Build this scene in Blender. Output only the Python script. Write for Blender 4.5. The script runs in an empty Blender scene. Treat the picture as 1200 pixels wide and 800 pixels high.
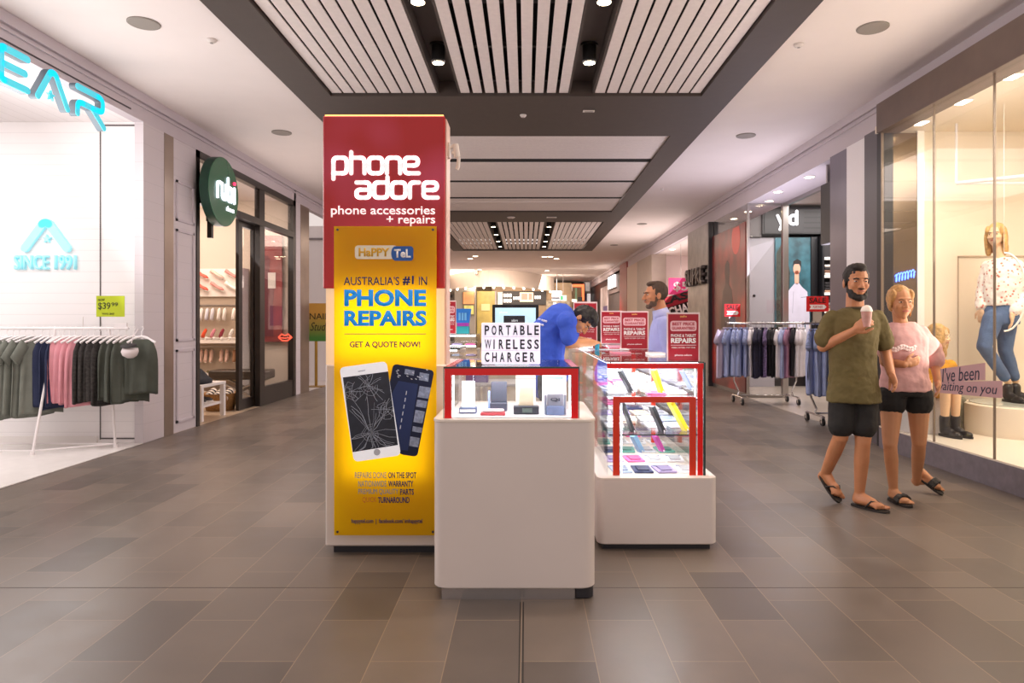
import bpy, bmesh, math, random
from mathutils import Vector, Matrix
V = Vector
PI = math.pi
SC = bpy.context.scene
COL = SC.collection

# ------------------------------------------------------------------ camera, world, exposure
CAM_H = 1.35
F = 800.0           # focal length in pixels of the 1200x800 frame
CX, CY = 616.0, 378.0
cam_d = bpy.data.cameras.new('camera')
cam = bpy.data.objects.new('camera', cam_d)
COL.objects.link(cam)
cam.location = (0, 0, CAM_H)
cam.rotation_euler = (PI / 2, 0, 0)
cam_d.sensor_width = 36.0
cam_d.lens = F / 1200.0 * 36.0
cam_d.shift_x = -(CX - 600.0) / 1200.0
cam_d.shift_y = (CY - 400.0) / 1200.0
cam_d.clip_start = 0.05
cam_d.clip_end = 200
SC.camera = cam
SC.view_settings.view_transform = 'Standard'
SC.view_settings.look = 'None'
SC.view_settings.gamma = 1.0
SC.view_settings.use_curve_mapping = False
SC.view_settings.exposure = 0.42
try:
    SC.cycles.max_bounces = 10
    SC.cycles.diffuse_bounces = 4
    SC.cycles.glossy_bounces = 4
    SC.cycles.transmission_bounces = 8
    SC.cycles.transparent_max_bounces = 24
    SC.cycles.sample_clamp_indirect = 6.0
    SC.cycles.use_denoising = True
    SC.cycles.caustics_reflective = False
    SC.cycles.caustics_refractive = False
except Exception:
    pass

world = bpy.data.worlds.new('mall_daylight')
SC.world = world
world.use_nodes = True
bg = world.node_tree.nodes['Background']
bg.inputs[0].default_value = (1.0, 0.87, 0.82, 1)
bg.inputs[1].default_value = 0.62


def area(name, loc, target, sx, sy, power, col=(1, 1, 1), spread=PI):
    d = bpy.data.lights.new(name, 'AREA')
    d.shape = 'RECTANGLE'
    d.size = sx
    d.size_y = sy
    d.energy = power
    d.color = col
    d.spread = spread
    o = bpy.data.objects.new(name, d)
    COL.objects.link(o)
    o.location = loc
    o.rotation_euler = (V(target) - V(loc)).to_track_quat('-Z', 'Y').to_euler()
    return o


def spot(name, loc, power, col=(1, .85, .7), angle=80, target=None, r=.04, blend=.6):
    d = bpy.data.lights.new(name, 'SPOT')
    d.energy = power
    d.color = col
    d.spot_size = math.radians(angle)
    d.spot_blend = blend
    d.shadow_soft_size = r
    o = bpy.data.objects.new(name, d)
    COL.objects.link(o)
    o.location = loc
    if target is not None:
        o.rotation_euler = (V(target) - V(loc)).to_track_quat('-Z', 'Y').to_euler()
    return o


WARM = (1.0, .80, .66)
PINK = (1.0, .86, .82)
WHITE = (1.0, .96, .95)
COOL = (.93, .93, 1.0)
# light of the shops and corridor, with added unseen lamps tilted up as shop spill
area('activewear_shop_light', (-6.3, 5.9, 3.5), (-6.2, 6.8, .3), 3.2, 2.4, 98, WHITE)
area('activewear_fill', (-4.45, 5.4, 2.0), (-1.2, 5.6, 3.9), 3.0, 2.2, 60, WHITE)  # unseen fill lamps from here on, brightening the ceiling in place of shop spill
area('fashion_fill', (3.7, 5.0, 1.9), (1.2, 5.2, 3.9), 3.0, 2.2, 42, (1, .86, .76))
area('menswear_fill', (3.85, 10.8, 2.0), (1.4, 10.8, 3.9), 3.2, 2.2, 44, (.90, .84, 1))
area('shoe_shop_fill', (-4.1, 10.8, 2.0), (-1.6, 10.8, 3.9), 3.2, 2.2, 34, (1, .88, .84))
area('corner_shop_fill', (3.8, 19.0, 2.0), (1.5, 19.0, 3.9), 3.8, 2.2, 60, PINK)
area('shoe_shop_light', (-6.0, 10.8, 3.3), (-5.9, 11.6, 0), 2.4, 2.4, 85, WARM)
area('fashion_window_light', (4.9, 5.6, 3.35), (5.0, 6.2, 0), 1.6, 2.8, 100, (1, .88, .74))
area('menswear_light', (6.0, 12.5, 3.6), (5.9, 13.0, 0), 2.4, 2.6, 110, (1, .93, .9))
area('corner_shop_light', (6.0, 19.0, 3.5), (5.8, 19.0, 0), 3.2, 3.4, 160, PINK)
area('corridor_light_near', (0, 5.2, 3.84), (0, 5.3, 0), 3.6, 3.0, 40, PINK)
area('corridor_light_mid', (0, 12.0, 3.84), (0, 12.1, 0), 4.0, 5.0, 130, PINK)
area('corridor_light_far', (0, 20.5, 3.84), (0, 20.6, 0), 4.0, 6.0, 200, WARM)
area('food_court_light', (0, 31.5, 3.8), (0, 33, 0), 7.0, 7.0, 1100, WARM)
area('food_shop_light', (0, 36.0, 3.6), (0, 39, 1.5), 6.0, 1.5, 260, WARM)


def W(x, y, Y):
    """pixel of the 1200x800 frame at depth Y -> world point"""
    return V(((x - CX) / F * Y, Y, CAM_H - (y - CY) / F * Y))


# ------------------------------------------------------------------ materials
def lin(c):
    if isinstance(c, str):
        c = c.lstrip('#')
        c = [int(c[i:i + 2], 16) / 255 for i in (0, 2, 4)]
        return tuple(x / 12.92 if x <= .04045 else ((x + .055) / 1.055) ** 2.4 for x in c)
    return tuple(c)


_M = {}


def M(name, col='#888888', rough=.5, metal=0.0, es=0.0, ecol=None, var=0.0, vs=8.0, bump=0.0, bs=60.0,
      spec=.5, coat=0.0, sub=0.0, trans=0.0):
    if name in _M:
        return _M[name]
    m = bpy.data.materials.new(name)
    m.use_nodes = True
    nt = m.node_tree
    b = nt.nodes['Principled BSDF']
    c = lin(col)
    b.inputs['Base Color'].default_value = (*c, 1)
    b.inputs['Roughness'].default_value = rough
    b.inputs['Metallic'].default_value = metal
    b.inputs['Specular IOR Level'].default_value = spec
    b.inputs['Coat Weight'].default_value = coat
    if sub:
        b.inputs['Subsurface Weight'].default_value = sub
        b.inputs['Subsurface Radius'].default_value = (.02, .008, .005)
    if es:
        b.inputs['Emission Color'].default_value = (*lin(ecol or col), 1)
        b.inputs['Emission Strength'].default_value = es
    tc = None
    if var or bump:
        tc = nt.nodes.new('ShaderNodeTexCoord')
    if var:
        n = nt.nodes.new('ShaderNodeTexNoise')
        n.inputs['Scale'].default_value = vs
        n.inputs['Detail'].default_value = 4
        nt.links.new(tc.outputs['Object'], n.inputs['Vector'])
        r = nt.nodes.new('ShaderNodeValToRGB')
        r.color_ramp.elements[0].position = .3
        r.color_ramp.elements[1].position = .7
        r.color_ramp.elements[0].color = (*[x * (1 - var) for x in c], 1)
        r.color_ramp.elements[1].color = (*[min(1, x * (1 + var)) for x in c], 1)
        nt.links.new(n.outputs['Fac'], r.inputs['Fac'])
        nt.links.new(r.outputs['Color'], b.inputs['Base Color'])
    if bump:
        n2 = nt.nodes.new('ShaderNodeTexNoise')
        n2.inputs['Scale'].default_value = bs
        nt.links.new(tc.outputs['Object'], n2.inputs['Vector'])
        bp = nt.nodes.new('ShaderNodeBump')
        bp.inputs['Strength'].default_value = bump
        bp.inputs['Distance'].default_value = .01
        nt.links.new(n2.outputs['Fac'], bp.inputs['Height'])
        nt.links.new(bp.outputs['Normal'], b.inputs['Normal'])
    if trans:
        t = nt.nodes.new('ShaderNodeBsdfTranslucent')
        t.inputs['Color'].default_value = (*c, 1)
        mx = nt.nodes.new('ShaderNodeMixShader')
        mx.inputs[0].default_value = trans
        nt.links.new(b.outputs[0], mx.inputs[1])
        nt.links.new(t.outputs[0], mx.inputs[2])
        nt.links.new(mx.outputs[0], nt.nodes['Material Output'].inputs['Surface'])
    _M[name] = m
    return m


def glass(name, tint=(1, 1, 1), refl=1.0, rough=0.0):
    if name in _M:
        return _M[name]
    m = bpy.data.materials.new(name)
    m.use_nodes = True
    nt = m.node_tree
    nt.nodes.remove(nt.nodes['Principled BSDF'])
    t = nt.nodes.new('ShaderNodeBsdfTransparent')
    t.inputs[0].default_value = (*tint, 1)
    g = nt.nodes.new('ShaderNodeBsdfGlossy')
    g.inputs['Roughness'].default_value = rough
    fr = nt.nodes.new('ShaderNodeLayerWeight')
    fr.inputs['Blend'].default_value = .5
    pw = nt.nodes.new('ShaderNodeMath')
    pw.operation = 'POWER'
    pw.inputs[1].default_value = 5
    nt.links.new(fr.outputs['Facing'], pw.inputs[0])
    mu = nt.nodes.new('ShaderNodeMath')
    mu.operation = 'MULTIPLY_ADD'
    mu.inputs[1].default_value = .9 * refl
    mu.inputs[2].default_value = .035 * refl
    mx = nt.nodes.new('ShaderNodeMixShader')
    nt.links.new(pw.outputs[0], mu.inputs[0])
    nt.links.new(mu.outputs[0], mx.inputs[0])
    nt.links.new(t.outputs[0], mx.inputs[1])
    nt.links.new(g.outputs[0], mx.inputs[2])
    nt.links.new(mx.outputs[0], nt.nodes['Material Output'].inputs['Surface'])
    _M[name] = m
    return m


# ------------------------------------------------------------------ mesh builder
class MB:
    def __init__(s):
        s.bm = bmesh.new()
        s.mi = 0

    def _add(s, vs, fs):
        bv = [s.bm.verts.new(v) for v in vs]
        out = []
        for f in fs:
            try:
                q = s.bm.faces.new([bv[i] for i in f])
                q.material_index = s.mi
                out.append(q)
            except ValueError:
                pass
        return bv

    def box(s, x0, x1, y0, y1, z0, z1, bev=0.0, seg=1, rot=None, at=None):
        bm2 = bmesh.new()
        bmesh.ops.create_cube(bm2, size=1)
        for v in bm2.verts:
            v.co = V(((x0 + x1) / 2 + v.co.x * (x1 - x0), (y0 + y1) / 2 + v.co.y * (y1 - y0), (z0 + z1) / 2 + v.co.z * (z1 - z0)))
        if bev:
            bmesh.ops.bevel(bm2, geom=list(bm2.edges), offset=bev, segments=seg, affect='EDGES', profile=.5)
        s._merge(bm2, rot, at)
        return s

    def _merge(s, bm2, rot=None, at=None):
        if rot is not None:
            c = V(at) if at is not None else V((0, 0, 0))
            for v in bm2.verts:
                v.co = c + rot @ (v.co - c)
        vs = {}
        for v in bm2.verts:
            vs[v] = s.bm.verts.new(v.co)
        for f in bm2.faces:
            try:
                q = s.bm.faces.new([vs[v] for v in f.verts])
                q.material_index = s.mi
            except ValueError:
                pass
        bm2.free()

    def sphere(s, c, r, basis=None, n=12, m=8):
        """ellipsoid; r scalar or 3 radii along basis columns"""
        c = V(c)
        r = (r, r, r) if isinstance(r, (int, float)) else r
        B = basis or Matrix.Identity(3)
        vs = [c + B @ V((0, 0, -r[2]))]
        for j in range(1, m):
            a = -PI / 2 + PI * j / m
            for i in range(n):
                t = 2 * PI * i / n
                vs.append(c + B @ V((r[0] * math.cos(a) * math.cos(t), r[1] * math.cos(a) * math.sin(t), r[2] * math.sin(a))))
        vs.append(c + B @ V((0, 0, r[2])))
        fs = []
        for i in range(n):
            fs.append((0, 1 + (i + 1) % n, 1 + i))
            for j in range(m - 2):
                a = 1 + j * n
                fs.append((a + i, a + (i + 1) % n, a + n + (i + 1) % n, a + n + i))
            a = 1 + (m - 2) * n
            fs.append((a + i, a + (i + 1) % n, len(vs) - 1))
        s._add(vs, fs)
        return s

    def cyl(s, p0, p1, r0, r1=None, n=12, caps=True):
        p0, p1 = V(p0), V(p1)
        r1 = r0 if r1 is None else r1
        d = (p1 - p0)
        if d.length < 1e-9:
            return s
        d.normalize()
        a = d.orthogonal().normalized()
        b = d.cross(a)
        vs = []
        for p, r in ((p0, r0), (p1, r1)):
            for i in range(n):
                t = 2 * PI * i / n
                vs.append(p + a * (r * math.cos(t)) + b * (r * math.sin(t)))
        fs = [(i, (i + 1) % n, n + (i + 1) % n, n + i) for i in range(n)]
        if caps:
            fs.append(tuple(range(n - 1, -1, -1)))
            fs.append(tuple(range(n, 2 * n)))
        s._add(vs, fs)
        return s

    def rcone(s, p0, p1, r0, r1, n=14):
        s.sphere(p0, r0, n=n, m=8)
        s.sphere(p1, r1, n=n, m=8)
        s.cyl(p0, p1, r0, r1, n=n)
        return s

    def limb(s, pts, rads, n=14):
        for i in range(len(pts) - 1):
            s.rcone(pts[i], pts[i + 1], rads[i], rads[i + 1], n)
        return s

    def tube(s, pts, r, n=8, joints=True):
        for i in range(len(pts) - 1):
            s.cyl(pts[i], pts[i + 1], r, r, n)
            if joints and i:
                s.sphere(pts[i], r, n=n, m=6)
        return s

    def loft(s, rings, caps=True, closed=True):
        n = len(rings[0])
        vs = [V(p) for r in rings for p in r]
        fs = []
        for j in range(len(rings) - 1):
            for i in range(n if closed else n - 1):
                a, b = j * n + i, j * n + (i + 1) % n
                fs.append((a, b, b + n, a + n))
        if caps:
            fs.append(tuple(range(n - 1, -1, -1)))
            fs.append(tuple(range((len(rings) - 1) * n, len(rings) * n)))
        s._add(vs, fs)
        return s

    def ell_loft(s, secs, n=20, caps=True):
        """secs: (center, right vec*rx, fwd vec*ry)"""
        rings = []
        for c, a, b in secs:
            rings.append([V(c) + V(a) * math.cos(2 * PI * i / n) + V(b) * math.sin(2 * PI * i / n) for i in range(n)])
        return s.loft(rings, caps)

    def lathe(s, prof, c=(0, 0, 0), n=20, caps=True):
        c = V(c)
        rings = [[c + V((r * math.cos(2 * PI * i / n), r * math.sin(2 * PI * i / n), z)) for i in range(n)] for r, z in prof]
        return s.loft(rings, caps)

    def prism(s, poly, z0, z1):
        """poly in xy, extruded z0..z1"""
        n = len(poly)
        vs = [V((x, y, z0)) for x, y in poly] + [V((x, y, z1)) for x, y in poly]
        fs = [(i, (i + 1) % n, n + (i + 1) % n, n + i) for i in range(n)]
        fs.append(tuple(range(n - 1, -1, -1)))
        fs.append(tuple(range(n, 2 * n)))
        s._add(vs, fs)
        return s

    def stadium(s, p0, p1, r, z0, z1, n=6):
        p0, p1 = V((*p0[:2], 0)), V((*p1[:2], 0))
        d = p1 - p0
        a = math.atan2(d.y, d.x)
        poly = []
        for i in range(n + 1):
            t = a + PI / 2 + PI * i / n
            poly.append((p0.x + r * math.cos(t), p0.y + r * math.sin(t)))
        for i in range(n + 1):
            t = a - PI / 2 + PI * i / n
            poly.append((p1.x + r * math.cos(t), p1.y + r * math.sin(t)))
        return s.prism(poly, z0, z1)

    def strokes(s, pts, r, z0, z1):
        for i in range(len(pts) - 1):
            s.stadium(pts[i], pts[i + 1], r, z0, z1)
        return s

    def xf(s, mat):
        bmesh.ops.transform(s.bm, matrix=mat, verts=s.bm.verts)
        return s

    def build(s, name, mat, parent=None, smooth=False, loc=None, ang=None, mats=None):
        bmesh.ops.recalc_face_normals(s.bm, faces=s.bm.faces)
        me = bpy.data.meshes.new(name)
        s.bm.to_mesh(me)
        s.bm.free()
        return link(name, me, mat, parent, smooth, loc, ang, mats)


def link(name, me, mat, parent=None, smooth=False, loc=None, ang=None, mats=None):
    for m in (mats or [mat]):
        me.materials.append(m)
    if smooth:
        for p in me.polygons:
            p.use_smooth = True
        if ang is not None:
            try:
                me.set_sharp_from_angle(angle=math.radians(ang))
            except Exception:
                pass
    o = bpy.data.objects.new(name, me)
    COL.objects.link(o)
    if parent is not None:
        o.parent = parent
    if loc is not None:
        o.location = loc
    return o


def thing(name, label, cat, loc=(0, 0, 0), rotz=0.0, group=None):
    o = bpy.data.objects.new(name, None)
    COL.objects.link(o)
    o.empty_display_size = .1
    o.location = loc
    o.rotation_euler = (0, 0, rotz)
    tag(o, label, cat, group)
    return o


def tag(o, label, cat, group=None, kind=None):
    if label:
        o['label'] = label
    if cat:
        o['category'] = cat
    if group:
        o['group'] = group
    if kind:
        o['kind'] = kind
    return o


def struct(o):
    o['kind'] = 'structure'
    return o


def recenter(o):
    """move the origin of a one-mesh thing to the bottom centre of its mesh"""
    vs = [v.co for v in o.data.vertices]
    c = V(((min(v.x for v in vs) + max(v.x for v in vs)) / 2, (min(v.y for v in vs) + max(v.y for v in vs)) / 2, min(v.z for v in vs)))
    o.data.transform(Matrix.Translation(-c))
    o.location = o.matrix_basis @ c
    return o


def dup(root, loc, rotz=None, label=None):
    r = root.copy()
    COL.objects.link(r)
    r.location = loc
    if rotz is not None:
        r.rotation_euler = (0, 0, rotz)
    if label:
        r['label'] = label
    for ch in list(root.children):
        c = ch.copy()
        COL.objects.link(c)
        c.parent = r
        for g in ch.children:
            d = g.copy()
            COL.objects.link(d)
            d.parent = c
    return r


def basis(origin, face='front'):
    u, n = {'front': ((1, 0, 0), (0, -1, 0)), 'left': ((0, 1, 0), (1, 0, 0)), 'right': ((0, -1, 0), (-1, 0, 0)),
            'up': ((1, 0, 0), (0, 0, 1))}[face]
    u, n = V(u), V(n)
    v = n.cross(u)
    m = Matrix((u, v, n)).transposed().to_4x4()
    m.translation = V(origin)
    return m


def text_mesh(body, bold=0.0, ext=.002, shear=0.0, res=3, spacing=1.0):
    c = bpy.data.curves.new('lettering', 'FONT')
    c.body = body
    c.size = 1.0
    c.extrude = 0.0
    c.offset = bold
    c.shear = shear
    c.resolution_u = res
    c.space_character = spacing
    o = bpy.data.objects.new('tmp_text', c)
    COL.objects.link(o)
    dg = bpy.context.evaluated_depsgraph_get()
    me = bpy.data.meshes.new_from_object(o.evaluated_get(dg))
    bpy.data.objects.remove(o)
    bpy.data.curves.remove(c)
    if ext:
        bm = bmesh.new()
        bm.from_mesh(me)
        bmesh.ops.remove_doubles(bm, verts=bm.verts, dist=1e-5)
        g = bmesh.ops.extrude_face_region(bm, geom=list(bm.faces))
        for e in g['geom']:
            if isinstance(e, bmesh.types.BMVert):
                e.co.z += 1.0
        bmesh.ops.recalc_face_normals(bm, faces=bm.faces)
        bm.to_mesh(me)
        bm.free()
    return me


def text(body, x0, x1, z0, z1, mtx, mat, parent, name='lettering', bold=0.0, depth=.002, shear=0.0, keep=False, spacing=1.0, res=3):
    """lettering fitted to the box x0..x1, z0..z1 of the plane mtx (local x right, y up, z out)"""
    me = text_mesh(body, bold, depth, shear, res, spacing)
    if not me.vertices:
        return None
    xs = [v.co.x for v in me.vertices]
    ys = [v.co.y for v in me.vertices]
    sx = (x1 - x0) / max(1e-6, max(xs) - min(xs))
    sy = (z1 - z0) / max(1e-6, max(ys) - min(ys))
    if keep:
        sx = sy = min(sx, sy)
    ax, ay = min(xs), min(ys)
    for v in me.vertices:
        v.co = mtx @ V((x0 + (v.co.x - ax) * sx, z0 + (v.co.y - ay) * sy, v.co.z * depth))
    return link(name, me, mat, parent)


def fuse(mb, name, mat, parent=None, voxel=.006, smooth=4, factor=.5, disp=0.0, dscale=.08, loc=None):
    """union of overlapping closed pieces into one continuous surface"""
    bmesh.ops.recalc_face_normals(mb.bm, faces=mb.bm.faces)
    me = bpy.data.meshes.new('tmp_fuse')
    mb.bm.to_mesh(me)
    mb.bm.free()
    o = bpy.data.objects.new('tmp_fuse', me)
    COL.objects.link(o)
    r = o.modifiers.new('r', 'REMESH')
    r.mode = 'VOXEL'
    r.voxel_size = voxel
    s = o.modifiers.new('s', 'SMOOTH')
    s.factor = factor
    s.iterations = smooth
    if disp:
        t = bpy.data.textures.new('folds', 'CLOUDS')
        t.noise_scale = dscale
        d = o.modifiers.new('d', 'DISPLACE')
        d.texture = t
        d.strength = disp
        d.mid_level = .5
    dg = bpy.context.evaluated_depsgraph_get()
    m2 = bpy.data.meshes.new_from_object(o.evaluated_get(dg))
    bpy.data.objects.remove(o)
    bpy.data.meshes.remove(me)
    m2.name = name
    m2.materials.clear()
    return link(name, m2, mat, parent, True, loc)


ORD = ['first', 'second', 'third', 'fourth', 'fifth', 'sixth', 'seventh', 'eighth', 'ninth', 'tenth', 'eleventh', 'twelfth',
       'thirteenth', 'fourteenth', 'fifteenth', 'sixteenth', 'seventeenth', 'eighteenth', 'nineteenth', 'twentieth']

GLASS = glass('clear_glass', (.985, .995, .99))
GLASS_SHOP = glass('shop_glass', (.97, .975, .97), .9)
XL, XR, ZC = -4.28, 4.0, 3.9
# ------------------------------------------------------------------ the mall: floor, ceiling, walls
def tile_mat():
    m = bpy.data.materials.new('floor_tiles')
    m.use_nodes = True
    nt = m.node_tree
    b = nt.nodes['Principled BSDF']
    tc = nt.nodes.new('ShaderNodeTexCoord')
    mp = nt.nodes.new('ShaderNodeMapping')
    mp.inputs['Rotation'].default_value = (0, 0, PI / 2)
    mp.inputs['Location'].default_value = (.1, .02, 0)
    nt.links.new(tc.outputs['Object'], mp.inputs['Vector'])
    br = nt.nodes.new('ShaderNodeTexBrick')
    br.offset = .37
    br.offset_frequency = 2
    br.inputs['Scale'].default_value = 1
    br.inputs['Brick Width'].default_value = .6
    br.inputs['Row Height'].default_value = .3
    br.inputs['Mortar Size'].default_value = .0022
    br.inputs['Mortar Smooth'].default_value = .3
    br.inputs['Bias'].default_value = -.1
    br.inputs['Color1'].default_value = (*lin('#776a5f'), 1)
    br.inputs['Color2'].default_value = (*lin('#5d544d'), 1)
    br.inputs['Mortar'].default_value = (*lin('#94806a'), 1)
    nt.links.new(mp.outputs['Vector'], br.inputs['Vector'])
    n = nt.nodes.new('ShaderNodeTexNoise')
    n.inputs['Scale'].default_value = 5
    n.inputs['Detail'].default_value = 6
    nt.links.new(tc.outputs['Object'], n.inputs['Vector'])
    mx = nt.nodes.new('ShaderNodeMix')
    mx.data_type = 'RGBA'
    mx.blend_type = 'MULTIPLY'
    mx.inputs[0].default_value = .35
    nt.links.new(br.outputs['Color'], mx.inputs[6])
    nt.links.new(n.outputs['Fac'], mx.inputs[7])
    hs = nt.nodes.new('ShaderNodeHueSaturation')
    hs.inputs['Saturation'].default_value = .95
    hs.inputs['Value'].default_value = 1.2
    nt.links.new(mx.outputs[2], hs.inputs['Color'])
    nt.links.new(hs.outputs[0], b.inputs['Base Color'])
    mr = nt.nodes.new('ShaderNodeMapRange')
    mr.inputs[3].default_value = .26
    mr.inputs[4].default_value = .46
    nt.links.new(n.outputs['Fac'], mr.inputs[0])
    nt.links.new(mr.outputs[0], b.inputs['Roughness'])
    b.inputs['Specular IOR Level'].default_value = .42
    bp = nt.nodes.new('ShaderNodeBump')
    bp.inputs['Strength'].default_value = .25
    bp.inputs['Distance'].default_value = .002
    bp.invert = True
    nt.links.new(br.outputs['Fac'], bp.inputs['Height'])
    nt.links.new(bp.outputs['Normal'], b.inputs['Normal'])
    return m


def board_mat(name, col, pitch=.12, axis='Z', line=.7, width=.05, rough=.45):
    """painted boards: thin groove every pitch metres"""
    m = bpy.data.materials.new(name)
    m.use_nodes = True
    nt = m.node_tree
    b = nt.nodes['Principled BSDF']
    b.inputs['Roughness'].default_value = rough
    tc = nt.nodes.new('ShaderNodeTexCoord')
    sp = nt.nodes.new('ShaderNodeSeparateXYZ')
    nt.links.new(tc.outputs['Object'], sp.inputs[0])
    d = nt.nodes.new('ShaderNodeMath')
    d.operation = 'DIVIDE'
    d.inputs[1].default_value = pitch
    nt.links.new(sp.outputs[axis], d.inputs[0])
    fr = nt.nodes.new('ShaderNodeMath')
    fr.operation = 'FRACT'
    nt.links.new(d.outputs[0], fr.inputs[0])
    lt = nt.nodes.new('ShaderNodeMath')
    lt.operation = 'LESS_THAN'
    lt.inputs[1].default_value = width
    nt.links.new(fr.outputs[0], lt.inputs[0])
    mx = nt.nodes.new('ShaderNodeMix')
    mx.data_type = 'RGBA'
    c = lin(col)
    mx.inputs[6].default_value = (*c, 1)
    mx.inputs[7].default_value = (*[x * line for x in c], 1)
    nt.links.new(lt.outputs[0], mx.inputs[0])
    nt.links.new(mx.outputs[2], b.inputs['Base Color'])
    return m


TILE = tile_mat()
CEIL = M('ceiling_paint', '#e6dcd8', .7, var=.02, vs=2)
BULK = M('bulkhead_paint', '#cfc6cc', .6, var=.02, vs=2)
BROWN = M('ceiling_brown', '#453b36', .6, var=.05, vs=12)
BLACKV = M('ceiling_void_black', '#0b0a0a', .9)
SLAT = M('white_slat_paint', '#ddd3cf', .5, var=.04, vs=20)
WBOARD = board_mat('white_boards', '#f3efef', .12, line=.84, width=.04)
GREYWALL = board_mat('lilac_boards', '#d6ced2', .21, line=.86, width=.025)
BRONZE = M('bronze_metal', '#9a8b80', .28, .8, var=.1, vs=3)
DKFRAME = M('black_brown_frame', '#1d1614', .35)
WHITEP = M('white_paint', '#ece7e4', .5)
CREAM = M('cream_paint', '#f0e3cf', .55)


def S(name, mat, *boxes, bev=0.0):
    mb = MB()
    for b in boxes:
        mb.box(*b, bev=bev)
    return struct(mb.build(name, mat))


S('floor', TILE, (XL, XR, -5, 45, -.06, 0))
S('floor', M('white_shop_floor', '#f1ece8', .2, var=.03), (-9, XL, 2.0, 7.66, -.06, .004))
S('floor', M('shoe_shop_floor', '#b9a48c', .3, var=.12, vs=3), (-9, XL, 7.9, 13.0, -.06, .002))
S('floor', M('menswear_floor', '#b3a79b', .25, var=.06, vs=2), (XR, 9, 8.4, 16.6, -.06, .002))
S('floor', M('corner_shop_floor', '#d9cfc8', .25), (XR, 9, 16.6, 25, -.06, .002))
S('floor', M('nail_shop_floor', '#cfc7c2', .3), (-9, XL, 13.0, 16.0, -.06, .002))
# movement joints in the tiling
S('trim_1', M('joint_dark', '#2c2622', .6), (-.028, -.022, -5, 3.3, 0, .0012), (-.014, -.008, -5, 3.3, 0, .0012))
S('trim_2', M('joint_line', '#4a413a', .6), (XL, -1.2, 3.478, 3.482, 0, .001), (-1.2, XR, 3.478, 3.481, 0, .0008))

# ceiling
S('ceiling', CEIL, (XL - .02, -2.55, 1.5, 45, ZC, ZC + .1), (2.33, XR + .02, 1.5, 45, ZC, ZC + .1), (-2.55, 2.33, 24.0, 45, ZC, ZC + .1))
S('ceiling', BLACKV, (-2.6, 2.4, 1.5, 24.1, 4.35, 4.4), (-2.6, -2.55, 1.5, 24.1, 3.98, 4.35), (2.33, 2.38, 1.5, 24.1, 3.98, 4.35))
S('trim_3', BROWN, (-2.55, -2.17, 1.5, 24.0, ZC - .03, ZC + .14), (1.96, 2.33, 1.5, 24.0, ZC - .03, ZC + .14),
  (-2.17, 1.96, 7.6, 9.23, ZC - .03, ZC + .14), (-2.17, 1.96, 15.57, 17.1, ZC - .03, ZC + .14),
  (-2.17, 1.96, 23.7, 24.0, ZC - .03, ZC + .14))
# brown lamp channels (deeper) between the slat panels
for ya, yb in ((1.5, 7.6), (17.1, 23.7)):
    S('trim_4', BROWN, (-.985, -.725, ya, yb, ZC + .14, ZC + .2), (.475, .765, ya, yb, ZC + .14, ZC + .2),
      (-.985, -.965, ya, yb, ZC, ZC + .14), (-.745, -.725, ya, yb, ZC, ZC + .14),
      (.475, .495, ya, yb, ZC, ZC + .14), (.745, .765, ya, yb, ZC, ZC + .14))


def slat_panel(xa, xb, ya, yb, n, gap, name):
    mb = MB()
    p = (xb - xa + gap) / n
    for i in range(n):
        mb.box(xa + i * p, xa + i * p + p - gap, ya, yb, ZC, ZC + .012)
    struct(mb.build(name, SLAT))
    mb = MB()
    y = ya + .4
    while y < yb:
        mb.box(xa, xb, y, y + .05, ZC + .045, ZC + .09)
        y += .9
    struct(mb.build(name, M('slat_batten', '#231f1e', .6)))


k = 5
for ya, yb in ((1.5, 7.58), (17.12, 23.7)):
    slat_panel(-2.15, -.99, ya, yb, 9, .024, 'trim_%d' % k); k += 1
    slat_panel(-.72, .47, ya, yb, 9, .038, 'trim_%d' % k); k += 1
    slat_panel(.77, 1.94, ya, yb, 9, .024, 'trim_%d' % k); k += 1
for a, b in ((9.25, 10.63), (10.85, 12.25), (12.42, 13.87), (14.05, 15.55)):
    mb = MB()
    n = 9
    p = (b - a) / n
    for i in range(n):
        mb.box(-2.17, 1.96, a + i * p, a + i * p + p - .008, ZC, ZC + .04)
    struct(mb.build('trim_11', SLAT))

S('trim_11', BLACKV, *[(-2.17, 1.96, a, b, ZC + .004, ZC + .03) for a, b in ((10.63, 10.85), (12.25, 12.42), (13.87, 14.05))])

# bulkheads along both sides, with a small cornice line
S('wall_left', BULK, (XL - .12, XL, 1.5, 45, 3.6, ZC))
S('trim_12', BULK, (XL, XL + .035, 1.5, 45, ZC - .1, ZC - .0), (XL, XL + .02, 1.5, 45, ZC - .15, ZC - .125))
S('wall_right', BULK, (XR, XR + .12, 1.5, 45, 3.5, ZC))
S('trim_13', BULK, (XR - .035, XR, 1.5, 45, ZC - .1, ZC), (XR - .02, XR, 1.5, 45, ZC - .16, ZC - .13))

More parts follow.
